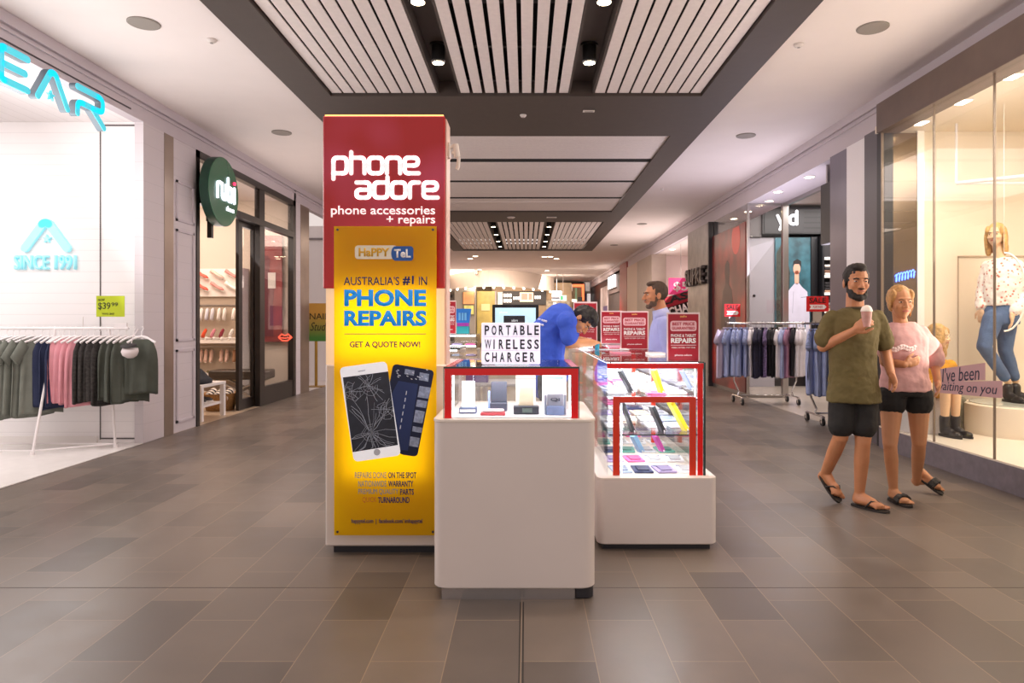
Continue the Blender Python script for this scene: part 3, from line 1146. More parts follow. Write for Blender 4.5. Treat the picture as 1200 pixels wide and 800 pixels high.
for s_ in (-.049, .049):
    MB().box(s_ - .006, s_ + .006, -.012, .012, .0, .10, bev=.004).build('side_arm', M('dock_arm', '#8f98ad', .35), t)
text('Qi', -.024, .024, .066, .086, basis((0, -.0075, 0)), M('dock_logo', '#3c4560', .4), t, depth=.003, bold=.02)
t = thing('charger_box', 'cream carton at the back behind the cream charging panel', 'box', (.0, 3.75, ZB))
MB().box(-.055, .055, -.03, .03, 0, .2, bev=.003).build('carton', M('carton_cream', '#dcd2c6', .4), t)
MB().box(-.056, .056, -.031, .031, .16, .165).build('lid_line', M('carton_line', '#a79d92', .4), t)

# ---- letter sign on the case
L = thing('letter_lightbox', 'white letter lightbox reading PORTABLE WIRELESS CHARGER on the front glass case', 'sign', (-.077, 3.57, 1.134))
LB = M('lightbox_face', '#eeeaf4', .5, es=.35, ecol='#eee9ff')
MB().box(-.153, .153, -.02, .025, 0, .216, bev=.004).build('body', LB, L)
MB().box(-.15, .15, -.0225, -.02, .0705, .0725).box(-.15, .15, -.0225, -.02, .1425, .1445).build('letter_rail', M('rail_grey', '#d8d4de', .4), L)
LM = basis((0, -.0215, 0))
for row, wd, za, xr in ((2, 'PORTABLE', .152, .146), (1, 'WIRELESS', .079, .146), (0, 'CHARGER', .012, .126)):
    n = len(wd)
    adv = (xr + .136) / (n - .35)
    for i, ch in enumerate(wd):
        xx = -.136 + i * adv
        wdt = {'I': .006, 'W': .034}.get(ch, .024)
        off = 0 if ch != 'I' else .009
        text(ch, xx + off, xx + off + wdt, za, za + .05, LM, BLACKP, L, name='letter', bold=.002 if ch == 'W' else .022, depth=.0015)

# ---- right glass counter (long, running away from the camera)
C2 = thing('glass_counter', 'long red-framed lit glass counter on a low white base, right of the front counter', 'counter', (.78, 5.9, 0))
rel(rounded_box(MB(), .425, 1.138, 4.045, 7.9, .035, .425, .05, 6), C2).build('base_cabinet', WHITEG, C2, True, ang=40)
rel(rounded_box(MB(), .425, 1.138, 4.045, 7.9, .418, .432, .05, 6, .003), C2).build('base_top', WTOP, C2, True, ang=40)
rel(MB().box(.46, 1.10, 4.08, 7.86, 0, .036), C2).build('plinth', DARK, C2)
cx0, cx1, cy0, cy1, cz0, cz1 = .49, 1.07, 4.11, 7.8, .432, 1.11
rel(MB().box(cx0, cx1, cy0, cy0 + g, cz0, cz1), C2).build('front_glass', GLASS, C2)
rel(MB().box(cx0, cx0 + g, cy0 + g, 5.75, cz0, cz1).box(cx0, cx0 + g, 5.756, cy1, cz0, cz1), C2).build('side_glass', GLASS, C2)
rel(MB().box(cx1 - g, cx1, cy0 + g, cy1, cz0, cz1), C2).build('side_glass', GLASS, C2)
rel(MB().box(cx0, cx1, cy0, cy1, cz1, cz1 + g), C2).build('top_glass', GLASS, C2)
rel(bars(MB(), [(cx0, cx1, cy0 - .004, cy0 - .001, cz1 - .035, cz1 - .004), (cx1 - .036, cx1 - .004, cy0 - .004, cy0 - .001, cz0, cz1 - .035)]), C2).build('red_frame', REDF, C2)
rel(bars(MB(), [(cx0 + .035, cx1 - .045, cy0 - .004, cy0 - .001, .87, .905), (cx0 + .035, cx0 + .075, cy0 - .004, cy0 - .001, cz0, .87), (cx1 - .085, cx1 - .045, cy0 - .004, cy0 - .001, cz0, .87)]), C2).build('door_frame', ORANGEF, C2)
rel(bars(MB(), [(cx0 - .003, cx1 + .003, cy0 - .006, cy0, cz1, cz1 + g), (cx1, cx1 + .012, cy0 - .006, cy0 + .006, cz0, cz1), (cx0 - .003, cx0, cy0, cy1, cz1, cz1 + g)]), C2).build('glass_edge', EDGE, C2)
SHELVES = (.885, .67)
for z in SHELVES:
    rel(MB().box(cx0 + .012, cx1 - .012, cy0 + .012, cy1 - .02, z, z + .006), C2).build('shelf', GLASS, C2)
    rel(MB().box(cx0 + .012, cx1 - .012, cy0 + .0085, cy0 + .0115, z - .001, z + .006), C2).build('shelf_edge', EDGE, C2)
rel(bars(MB(), [(cx0 + .03, cx1 - .03, cy0 + .012, cy0 + .022, cz1 - .012, cz1 - .002), (cx0 + .012, cx0 + .022, cy0 + .05, cy1 - .05, cz1 - .012, cz1 - .002), (cx1 - .05, cx1 - .044, cy0 + .012, cy0 + .018, cz0 + .01, cz1 - .04),
                (cx0 + .085, cx0 + .091, cy0 + .012, cy0 + .018, cz0 + .01, .86)]), C2).build('led_strip', LED, C2)
for yy in (5.05, 6.0, 6.9):
    rel(bars(MB(), [(cx0 + .01, cx0 + .04, yy, yy + .03, cz0, cz1 - .01)]), C2).build('red_post', ORANGEF, C2)
    rel(bars(MB(), [(cx1 - .12, cx1 - .09, yy + .1, yy + .13, cz0, cz1 - .01)]), C2).build('red_post', ORANGEF, C2)
area('counter_light_front', (.78, 4.5, 1.1), (.78, 4.55, .5), .5, .7, 10, COOL)
area('counter_light_back', (.78, 6.2, 1.1), (.78, 6.25, .5), .5, 2.2, 16, COOL)
area('counter_light_low', (.78, 4.6, .875), (.78, 4.65, .4), .5, .9, 5, COOL)

# phone cases leaning edge-on near the front of the counter
PC = []


def lean(x0, y0p, x1, y1p, Y, mat, label, th=.012, yaw=10):
    """a slim phone case whose edge runs from pixel (x0,y0p) down to (x1,y1p)"""
    a, b = W(x0, y0p, Y), W(x1, y1p, Y)
    d = a - b
    ln = d.length
    t = thing('phone_case', label, 'phone case', b, 0)
    ang = math.atan2(d.x, d.z)
    R = Matrix.Rotation(ang, 4, 'Y') @ Matrix.Rotation(math.radians(yaw), 4, 'Z')
    mb = MB().box(-th / 2, th / 2, -.0, .075, 0, ln, bev=.004, seg=2)
    mb.xf(R)
    mb.build('case', mat, t)
    mb = MB().box(th / 2 - .002, th / 2 + .0015, .02, .055, ln * .35, ln * .62, bev=.001)
    mb.xf(R)
    mb.build('window', M('case_window', '#d8dae0', .3), t)
    mb = MB().box(-.004, .004, -.002, .02, 0, .012)
    mb.xf(R)
    mb.build('clip', CHW, t)
    return t


DG = M('case_charcoal', '#35383f', .4)
YEL = M('case_yellow', '#f0e011', .4)
lean(728.5, 434, 742, 460, 4.24, DG, 'charcoal phone case leaning on the upper shelf of the right glass counter, leftmost', .02)
lean(768.5, 433, 777.5, 460, 4.24, YEL, 'yellow phone case leaning on the upper shelf of the right glass counter', .022)
lean(801, 434, 812.5, 456, 4.3, M('case_slate', '#6b7fae', .4), 'thin slate blue phone case leaning on the upper shelf, right of the yellow one', .008)
lean(731, 472, 744, 506.5, 4.22, DG, 'charcoal phone case leaning on the middle shelf, leftmost behind the orange frame', .016)
lean(766, 476, 779, 506, 4.22, M('case_black', '#26282e', .35), 'black phone case leaning on the middle shelf, in the centre behind the orange frame', .024)
lean(788, 471, 806.5, 504.5, 4.22, YEL, 'yellow phone case leaning on the middle shelf behind the orange frame', .026)
lean(744, 510.5, 753.5, 529.5, 4.3, M('case_sky', '#8fb9df', .4), 'sky blue phone case leaning at the bottom of the right glass counter', .03)
lean(769.5, 510.5, 778.5, 529, 4.3, M('case_magenta', '#c64ba6', .4), 'magenta phone case leaning at the bottom of the right glass counter', .022)

# packets lying on the shelves
PCOL = [('white', '#f2f2f6'), ('pale grey', '#cfd3dc'), ('pale blue', '#b6c6e4'), ('lilac', '#b7a6d6'), ('pink', '#ee6fae'), ('teal', '#6fb5a8'), ('cream', '#ece2cc'), ('navy', '#3c4674')]
PMESH = {}
for cn, ch in PCOL:
    mb = MB()
    mb.box(-.058, .058, -.095, .095, 0, .012, bev=.002)
    mb.mi = 1
    mb.box(-.036, .036, -.075, .055, .012, .02, bev=.006, seg=2)
    mb.mi = 2
    mb.box(-.05, .05, .064, .088, .012, .0125)
    bmesh.ops.recalc_face_normals(mb.bm, faces=mb.bm.faces)
    me = bpy.data.meshes.new('packet')
    mb.bm.to_mesh(me)
    mb.bm.free()
    for m_ in (M('packet_' + cn, ch, .35), M('packet_case_' + cn, '#%02x%02x%02x' % tuple(int(int(ch[i:i + 2], 16) * .8) for i in (1, 3, 5)), .3), M('packet_print', '#6b78a0', .4)):
        me.materials.append(m_)
    PMESH[cn] = me
rnd = random.Random(11)
LEV = [('bottom', cz0 + .001), ('middle', SHELVES[1] + .0065), ('top', SHELVES[0] + .0065)]
for lv, z in LEV:
    for r_ in range(9):
        yy = 4.46 + r_ * .31 if lv != 'bottom' else 4.25 + r_ * .33
        for c_ in range(4):
            if lv != 'bottom' and r_ == 0 and c_ in (1,):
                continue
            cn = rnd.choice(['white'] * 5 + [p[0] for p in PCOL])
            o = bpy.data.objects.new('case_packet', PMESH[cn])
            COL.objects.link(o)
            o.location = (cx0 + .085 + c_ * .136 + (.012 if lv == 'bottom' else 0), yy, z)
            o.rotation_euler = (0, 0, rnd.uniform(-.1, .1))
            tag(o, '%s packet, %s level of the right glass counter, %s row, %s from left' % (cn, lv, ORD[r_], ORD[c_]), 'packet', 'packets on the %s level of the right glass counter' % lv)


# ---- red price signs
def price_sign(x0, x1, y0, y1, Y, label, lean_=0, full=True):
    a, b = W(x0, y1, Y), W(x1, y0, Y)
    w, h = b.x - a.x, b.z - a.z
    t = thing('price_sign', label, 'sign', ((a.x + b.x) / 2, Y, a.z))
    MB().box(-w / 2, w / 2, 0, .006, 0, h, bev=.001).build('holder', M('acrylic_white', '#eed9da', .25), t)
    MB().box(-w * .46, w * .46, -.002, 0, h * .015, h * .965).build('card', M('sign_red', '#a50f26', .4), t)
    MB().box(-w / 2, w / 2, -.02, .05, -.0, .006, bev=.001).build('foot', GLASS, t)
    if full:
        m_ = basis((0, -.0025, 0))
        mb = MB()
        mb.prism(fillet([(-w * .40, h * .62), (w * .40, h * .62), (w * .40, h * .83), (-w * .40, h * .83)], h * .06, True)[:-1], 0, .0008)
        mb.xf(m_).build('panel', M('sign_panel_pink', '#f0c3c8', .4), t)
        rt = M('sign_red_text', '#b51a30', .4)
        text('BEST PRICE', -w * .34, w * .34, h * .735, h * .80, m_, rt, t, bold=.03, depth=.0016)
        text('GUARANTEED', -w * .35, w * .35, h * .65, h * .71, m_, rt, t, bold=.03, depth=.0016)
        text('PHONE & TABLET', -w * .38, w * .38, h * .50, h * .56, m_, WHITET, t, bold=.02, depth=.0012)
        text('REPAIRS', -w * .38, w * .38, h * .375, h * .48, m_, WHITET, t, bold=.04, depth=.0012)
        text('SCREENS  BATTERIES  PORTS  MORE', -w * .36, w * .36, h * .27, h * .30, m_, WHITET, t, bold=.0, depth=.0012, res=1)
        text('phone adore', -w * .26, w * .26, h * .105, h * .15, m_, WHITET, t, bold=.02, depth=.0012)
        text('sale', -w * .10, w * .10, h * .90, h * .945, m_, M('sign_gold', '#f0b060', .4), t, bold=.02, depth=.0012)
        mb = MB()
        mb.strokes([(-w * .38, h * .335), (w * .38, h * .335)], h * .004, 0, .001)
        mb.xf(m_).build('rule_line', WHITET, t)
    return t


ZT = cz1 + g
price_sign(781.5, 820, 366, 423.5, 4.215, 'red best price repairs sign at the front corner of the right glass counter')
price_sign(727, 760, 364.5, 409, 6.1, 'red best price repairs sign in front of the bearded customer in a blue shirt')
price_sign(704, 729, 364, 402.5, 7.45, 'red best price repairs sign nearest the worker, leftmost of the row')
price_sign(672, 700, 353.5, 402.5, 7.7, 'large dark red sign standing behind the head of the bent worker', full=True)
t = thing('cup', 'small cyan plastic tub on the right glass counter by the worker', 'tub', (.62, 5.92, ZT))
MB().lathe([(.018, 0), (.022, .05), (.02, .052), (.016, .004)]).build('bowl', M('cup_cyan', '#22a6c4', .3), t, True)
MB().cyl((0, 0, .052), (0, 0, .058), .023, n=18).build('lid', M('cup_lid', '#dff2f5', .3), t, True)
t = thing('repair_mat', 'white repair mat with tools under the hands of the worker', 'mat', (.70, 6.05, ZT))
MB().box(-.14, .2, -.12, .14, 0, .006, bev=.002).build('mat', M('mat_white', '#eceaea', .5), t)
MB().tube([(-.1, -.08, .012), (.02, -.06, .012)], .006).tube([(.03, -.09, .011), (.12, -.1, .011)], .005).build('tool', M('tool_red', '#c73a52', .4), t)
t = thing('smartphone', 'silver smartphone under repair in the hands of the worker', 'phone', (.66, 6.0, ZT + .035))
MB().box(-.035, .035, -.07, .07, 0, .008, bev=.004, seg=2, rot=Matrix.Rotation(.3, 3, 'Y')).build('body', M('phone_silver', '#d6d6dc', .3), t)
MB().box(-.031, .031, -.06, .06, .008, .0088, rot=Matrix.Rotation(.3, 3, 'Y')).build('screen', BLACKP, t)
# clutter along the top of the counter
for i, (xx, yy, w, d, h, cl, lb) in enumerate(((.86, 6.55, .16, .2, .02, '#e79aa8', 'pink flat carton on the right glass counter behind the repair mat'), (.62, 7.1, .14, .18, .06, '#eef0f4', 'white carton on the right glass counter behind the worker'),
                                               (.95, 5.0, .12, .16, .018, '#f2e9e2', 'cream flat packet on the right glass counter behind the front sign'), (.72, 5.2, .15, .11, .014, '#d7828f', 'rose flat packet on the right glass counter left of the cream one'))):
    t = thing('carton', lb, 'box', (xx, yy, ZT))
    MB().box(-w / 2, w / 2, -d / 2, d / 2, 0, h, bev=.003).build('body', M('carton_top_%d' % i, cl, .4), t)
    MB().box(-w * .4, w * .4, -d * .42, d * .1, h, h + .002).build('label_print', M('carton_print', '#b9b6c6', .4), t)

# ---- left and rear counters of the kiosk
C3 = thing('glass_counter', 'left kiosk glass counter standing behind the yellow banner pillar', 'counter', (-1.15, 6.75, 0))
MB().box(-.6, .53, -.33, .33, .03, .86, bev=.01).build('base_cabinet', M('left_base', '#d8bda4', .35), C3)
MB().box(-.57, .5, -.3, .3, 0, .03).build('plinth', DARK, C3)
MB().box(-.6, .53, -.33, -.324, .86, 1.10).build('front_glass', GLASS, C3)
MB().box(.524, .53, -.32, .33, .86, 1.10).build('side_glass', GLASS, C3)
MB().box(-.6, .53, -.33, .33, 1.10, 1.108).build('top_glass', GLASS, C3)
MB().box(-.6, .53, -.335, -.33, 1.098, 1.112).box(.53, .535, -.33, .33, 1.098, 1.112).build('glass_edge', EDGE, C3)
MB().box(-.57, .5, -.31, -.3, 1.08, 1.095).build('led_strip', LED, C3)
MB().box(-.58, .51, -.31, .31, .975, .981).build('shelf', GLASS, C3)
for i, cn in enumerate(('white', 'pink', 'lilac', 'cream', 'white', 'pale blue')):
    o = bpy.data.objects.new('case_packet', PMESH[cn])
    COL.objects.link(o)
    o.location = (-.74 - i * .15, 6.62, .862 if i % 2 else .983)
    tag(o, '%s packet inside the left kiosk counter, %s from its right end' % (cn, ORD[i]), 'packet', 'packets in the left kiosk counter')
C4 = thing('glass_counter', 'rear kiosk glass counter with lit shelves behind the left counter', 'counter', (-1.3, 8.3, 0))
MB().box(-.9, .73, -.25, .3, .03, .7, bev=.01).build('base_cabinet', WHITEG, C4)
MB().box(-.87, .7, -.22, .27, 0, .03).build('plinth', DARK, C4)
MB().box(-.9, .73, -.25, -.244, .7, 1.21).build('front_glass', GLASS, C4)
MB().box(.724, .73, -.24, .3, .7, 1.21).build('side_glass', GLASS, C4)
MB().box(-.9, .73, -.25, .3, 1.21, 1.218).build('top_glass', GLASS, C4)
MB().box(-.88, .71, -.235, .28, .95, .956).box(-.88, .71, -.235, .28, 1.08, 1.086).build('shelf', GLASS, C4)
MB().box(-.88, .71, -.24, -.23, 1.19, 1.205).box(-.88, .71, -.24, -.23, 1.066, 1.078).build('led_strip', LED, C4)
rnd = random.Random(3)
for lv, z in (('upper', 1.087), ('lower', .957)):
    for i in range(5):
        cn = rnd.choice(['white', 'pink', 'teal', 'pale blue', 'lilac'])
        o = bpy.data.objects.new('case_packet', PMESH[cn])
        COL.objects.link(o)
        o.location = (-.66 - i * .16, 8.2, z)
        tag(o, '%s packet on the %s shelf of the rear kiosk counter, %s from right' % (cn, lv, ORD[i]), 'packet', 'packets in the rear kiosk counter')
price_sign(519, 534.5, 352, 391, 8.15, 'red price sign on the rear counter beside the lit column edge')
t = thing('brochure_stand', 'blue and teal accessory stand on the rear kiosk counter', 'stand', (-.75, 8.2, 1.218))
MB().box(-.075, .075, -.05, .05, 0, .09, bev=.004).build('teal_base', M('stand_teal', '#1f8f96', .4), t)
MB().box(-.07, .07, -.045, .045, .09, .13).build('purple_band', M('stand_purple', '#9a2f9c', .4), t)
MB().loft([[V((-.075, -.045, .13)), V((.075, -.045, .13)), V((.075, .045, .13)), V((-.075, .045, .13))], [V((-.095, -.04, .30)), V((.095, -.04, .30)), V((.095, .05, .30)), V((-.095, .05, .30))]]).build('blue_board', M('stand_blue', '#2178cf', .4), t)
for i in range(3):
    MB().box(-.05 + i * .035, -.025 + i * .035, -.056, -.048, .16, .25, bev=.002).build('packet', M('stand_pack', '#6db4ea', .4), t)
t = thing('purple_box', 'purple carton on the floor stand behind the front glass case', 'box', (-.53, 7.3, .72))
MB().box(-.13, .13, -.1, .1, 0, .24, bev=.004).build('body', M('box_purple', '#6a4a86', .4), t)
MB().box(-.131, .131, -.101, .101, .13, .165).build('band', M('box_band', '#8d86c4', .4), t)
t = thing('work_table', 'low grey work table inside the kiosk below the purple carton', 'table', (-.4, 7.35, 0))
MB().box(-.3, .5, -.3, .3, .69, .72, bev=.004).build('table_top', M('table_grey', '#b9b2b2', .4), t)
for sx in (-.27, .47):
    for sy in (-.27, .27):
        MB().box(sx - .02, sx + .02, sy - .02, sy + .02, 0, .69).build('leg', M('table_leg', '#8b8585', .4), t)
t = thing('desk', 'white desk at the back of the kiosk carrying the monitor', 'desk', (-.05, 8.75, 0))
MB().box(-.5, .5, -.25, .25, .98, 1.02, bev=.004).build('desk_top', WTOP, t)
for sx in (-.47, .47):
    MB().box(sx - .02, sx + .02, -.23, .23, 0, .98).build('side_panel', WHITEG, t)
MO = thing('monitor', 'black-framed monitor with a pale blue picture behind the letter lightbox', 'monitor', (-.13, 8.7, 1.02))
MB().box(-.295, .295, -.02, .025, .15, .56, bev=.006).build('frame', M('monitor_black', '#121215', .3), MO)
MB().box(-.258, .258, -.0225, -.02, .185, .52).build('screen', M('screen_blue', '#bfe0ef', .3, es=.45, ecol='#bfe6f4', var=.1, vs=5), MO)
MB().box(-.15, .12, -.024, -.0225, .30, .42).build('picture_laptop', M('screen_dark', '#2a2c35', .3), MO)
text('adore', -.05, .03, .345, .375, basis((0, -.0245, 0)), M('screen_text', '#e8eef2', .3, es=.5), MO, depth=.001)
text('phone', -.2, -.1, .44, .48, basis((0, -.023, 0)), M('screen_text', '#e8eef2', .3, es=.5), MO, depth=.001)
MB().cyl((0, .01, 0), (0, .01, .2), .03, n=12).box(-.11, .11, -.08, .1, 0, .015, bev=.004).build('stand', M('monitor_black', '#121215', .3), MO)
MB().sphere((.19, -.02, .17), .02).build('mouse_knob', BLACKP, MO)
# ------------------------------------------------------------------ ceiling fittings
LAMPB = M('lamp_black', '#141212', .4)
LAMPE = M('lamp_glow', '#fff1d8', .4, es=14, ecol='#ffe6bd')


def track_lamp(x, y, label, energy=38):
    t = thing('ceiling_spotlight', label, 'spotlight', (x, y, ZC + .12), 0, None)
    MB().cyl((0, 0, -.16), (0, 0, .02), .066, n=20).build('housing', LAMPB, t)
    MB().cyl((0, 0, -.163), (0, 0, -.1585), .054, n=20).build('lens', LAMPE, t)
    MB().lathe([(.085, .0), (.085, .02), (.05, .02), (.05, 0)]).build('collar', LAMPB, t)
    spot('spotlight_beam', (x, y, ZC - .05), energy, WARM, 88, None, .05)


track_lamp(-.845, 6.6, 'black cylinder spotlight in the left brown near channel, farther of its visible pair')
track_lamp(-.845, 5.35, 'black cylinder spotlight in the left brown near channel, cut by the top of the photo')
track_lamp(.615, 6.6, 'black cylinder spotlight in the right brown near channel, farther of its visible pair')
track_lamp(.615, 5.35, 'black cylinder spotlight in the right brown near channel, cut by the top of the photo')
for sx, sl in ((-.845, 'left'), (.615, 'right')):
    track_lamp(sx, 3.9, 'black cylinder spotlight in the %s brown channel, nearest to the viewer above the frame' % sl)
    track_lamp(sx, 2.5, 'black cylinder spotlight in the %s brown channel, overhead out of the picture' % sl, 30)
for sx, sl in ((-.845, 'left'), (.615, 'right')):
    for i, yy in enumerate((17.9, 19.5, 21.1, 22.6)):
        track_lamp(sx, yy, 'small spotlight in the %s channel of the far slatted ceiling, %s from the front' % (sl, ORD[i]), 55)


def disc(name, x, y, r, mat, label, cat, rim=None, depth=.012):
    t = thing(name, label, cat, (x, y, ZC))
    MB().lathe([(.001, -depth), (r * .5, -depth), (r * .92, -depth), (r * .92, -.001)], n=28).build('grille', mat, t)
    MB().lathe([(r, 0), (r, -depth * .7), (r * .93, -depth * 1.1), (r * .925, -depth * .5)], n=28, caps=False).build('rim', rim or mat, t)
    return t


SPK = M('speaker_grey', '#8d857d', .6)
disc('ceiling_speaker', -3.25, 5.81, .13, SPK, 'round grey ceiling speaker over the left side, nearest to the viewer', 'speaker')
disc('ceiling_speaker', -3.27, 9.15, .13, SPK, 'round grey ceiling speaker over the left side, farther one above the red sign box', 'speaker')
disc('ceiling_speaker', 3.0, 5.9, .13, SPK, 'round grey ceiling speaker over the right side, nearest to the viewer', 'speaker')
disc('ceiling_speaker', 3.0, 9.3, .13, SPK, 'round grey ceiling speaker over the right side, second from the viewer', 'speaker')
disc('ceiling_speaker', 3.0, 17.6, .13, SPK, 'round grey ceiling speaker over the right side, third from the viewer', 'speaker')
disc('ceiling_speaker', 2.9, 22.4, .13, SPK, 'round grey ceiling speaker over the right side, farthest small one', 'speaker')
SPR = M('sprinkler_white', '#d8cfca', .4)


def small_disc(x, y, label, r=.045, name='smoke_detector', z=ZC, mat=None):
    t = thing(name, label, 'detector', (x, y, z))
    MB().lathe([(.001, -.03), (r * .6, -.03), (r, -.012), (r, 0)], n=18).build('housing', mat or SPR, t)
    MB().cyl((0, 0, -.036), (0, 0, -.028), r * .3, n=10).build('sensor', M('sensor_grey', '#9a928c', .4), t)


small_disc(-2.83, 6.15, 'small white detector beside the nearest left ceiling speaker')
small_disc(2.5, 6.25, 'small white detector beside the nearest right ceiling speaker')
small_disc(-2.35, 8.9, 'small steel detector on the ceiling by the top left of the red sign box', .07)
small_disc(-.03, 8.28, 'small white detector on the near brown ceiling beam', .04, z=ZC - .03)
small_disc(-.35, 16.3, 'round white detector on the far brown ceiling beam', .1, z=ZC - .03)
small_disc(2.2 + .4, 13.0, 'small white detector on the plain ceiling right of the slatted boards', .04)
t = thing('ceiling_sign', 'small white rectangular plate on the near brown ceiling beam', 'plate', (.75, 8.12, ZC - .03))
MB().box(-.07, .07, -.03, .03, -.012, 0, bev=.003).build('plate', SPR, t)
MB().box(-.05, .05, -.018, .018, -.014, -.012).build('inset', M('sensor_grey', '#9a928c', .4), t)
t = thing('ceiling_sign', 'small pale plate on the far brown ceiling beam, right of the round detector', 'plate', (.62, 16.3, ZC - .03))
MB().box(-.12, .12, -.06, .06, -.015, 0, bev=.003).build('plate', SPR, t)
MB().box(-.09, .09, -.04, .04, -.017, -.015).build('inset', M('sensor_grey', '#9a928c', .4), t)


def downlight(x, y, z, label, r=.09, e=0, col=WARM, es=9):
    t = thing('downlight', label, 'light', (x, y, z))
    MB().lathe([(r, 0), (r, -.006), (r * .8, -.01), (r * .795, -.002)], n=22, caps=False).build('trim_ring', WHITEP, t)
    MB().cyl((0, 0, -.007), (0, 0, -.001), r * .79, n=22).build('lens', LAMPE, t)
    if e:
        spot('downlight_beam', (x, y, z - .03), e, col, 110, None, .06)


for i, (x, y, z) in enumerate(((4.18, 10.06, 3.5), (4.14, 11.2, 3.5), (4.3, 12.05, 3.5), (4.3, 13.2, 3.5), (4.3, 14.1, 3.5))):
    downlight(x, y, z, 'round downlight in the soffit of the menswear shop entrance, %s from the front' % ORD[i], .085, 30)
n_ = 0
downlight(4.3, 20.0, 3.5, 'round downlight in the corner shop ceiling above the pink poster', .1)
for (px, py) in ((551, 303), (557, 300), (562, 316), (601, 321), (638, 300.5), (645, 300.5), (652, 303), (641, 317), (570, 334), (590, 331)):
    Y = 2040.0 / (378 - py)
    if Y > 44:
        Y = 43
    p = W(px, py, Y)
    downlight(p.x, Y, ZC, 'small round downlight in the plain far ceiling, %s of the cluster' % ORD[n_], .13, 0)
    n_ += 1

# ------------------------------------------------------------------ activewear shop (left)
CYAN = M('sign_cyan', '#58dff2', .3, es=.3, ecol='#35d8f0')
CYSIDE = M('sign_cyan_side', '#6f7f8a', .4)
SG = thing('shop_sign', 'large cyan letters ending EAR on the open front of the white activewear shop', 'sign', (XL, 6.2, 3.3))
LBAS = Matrix.Translation(-SG.location) @ basis((XL + .03, 0, 0), 'left')


def sign_letter(strokes_, y0, y1, z0, z1, r=.03, depth=.06):
    mb = MB()
    for pts in strokes_:
        mb.strokes([(y0 + a * (y1 - y0), z0 + b * (z1 - z0)) for a, b in pts], r, 0, depth)
    mb.xf(LBAS)
    o = mb.build('letter', CYSIDE, SG)
    mb = MB()
    for pts in strokes_:
        mb.strokes([(y0 + a * (y1 - y0), z0 + b * (z1 - z0)) for a, b in pts], r * .98, depth, depth + .006)
    mb.xf(LBAS)
    mb.build('letter_face', CYAN, o)
    return o


sign_letter([fillet([(1, 0), (0, 0), (0, 1), (1, 1)], .1), [(.1, .5), (.9, .5)]], 5.45, 5.74, 3.30, 3.56)
sign_letter([fillet([(0, 0), (.42, 1), (.58, 1), (1, 0)], .2)], 5.86, 6.24, 3.30, 3.56)
sign_letter([fillet([(0, 1), (.95, 1), (.95, .45), (.0, .45), (0, 0)], .2), [(.55, .42), (1, -.12)]], 6.38, 6.78, 3.31, 3.56)
sign_letter([fillet([(0, 0), (0, 1), (.3, .1), (.7, .1), (1, 1)], .1)], 4.9, 5.32, 3.30, 3.56)
st = [(math.cos(PI / 2 + k_ * PI / 5) * (.05 if k_ % 2 == 0 else .02), math.sin(PI / 2 + k_ * PI / 5) * (.05 if k_ % 2 == 0 else .02)) for k_ in range(10)]
mb = MB().prism([(6.05 + a, 3.36 + b) for a, b in st], .03, .05)
mb.xf(LBAS).build('star', CYAN, SG)
# emblem and SINCE 1991 on the back wall
EM = thing('wall_emblem', 'pale cyan arrow emblem with star above SINCE 1991 on the white shop wall', 'sign', (-5.33, 7.66, 1.9))
q = lambda x, y: (lambda p: (p.x, p.z))(W(x, y, 7.655))
EB = Matrix.Translation(-EM.location) @ basis((0, 7.66, 0))
CY2 = M('emblem_cyan', '#a4e6f1', .35, es=.3, ecol='#8fe4f2')
mb = MB().strokes(fillet([q(31, 291), q(53, 261), q(58, 261), q(80, 291)], .06), .042, 0, .04)
mb.xf(EB).build('arrow', CY2, EM)
c = q(56, 280)
MB().prism([(c[0] + 1.0 * a, c[1] + 1.0 * b) for a, b in st], 0, .03).xf(EB).build('star', CY2, EM)
a = q(18, 316)
b = q(90, 299)
text('SINCE 1991', a[0], b[0], a[1], b[1], EB, CY2, EM, bold=.01, depth=.035)
# lime price sign
PS = thing('price_sign', 'lime green $39.99 price card standing above the clothes rail', 'sign', (-4.67, 7.2, 1.29))
LIME = M('card_lime', '#b9c81e', .4)
a = W(113, 371, 7.2)
b = W(146, 346.5, 7.2)
MB().box(a.x + 4.67, b.x + 4.67, -.004, .004, a.z - 1.29, b.z - 1.29, bev=.001).build('card', LIME, PS)
MB().cyl((-.0, 0, 0), (0, 0, a.z - 1.29), .005).build('stem', WHITEP, PS)
CT = M('card_text', '#4a5216', .4)
m_ = basis((0, -.005, 0))
text('NOW', a.x + 4.69, a.x + 4.76, b.z - 1.29 - .055, b.z - 1.29 - .03, m_, CT, PS)
text('$39', a.x + 4.69, a.x + 4.82, b.z - 1.29 - .15, b.z - 1.29 - .07, m_, CT, PS, bold=.01)
text('99', a.x + 4.83, a.x + 4.90, b.z - 1.29 - .11, b.z - 1.29 - .07, m_, CT, PS, bold=.01)
text('WAS $60', a.x + 4.73, a.x + 4.86, a.z - 1.29 + .02, a.z - 1.29 + .042, m_, CT, PS)
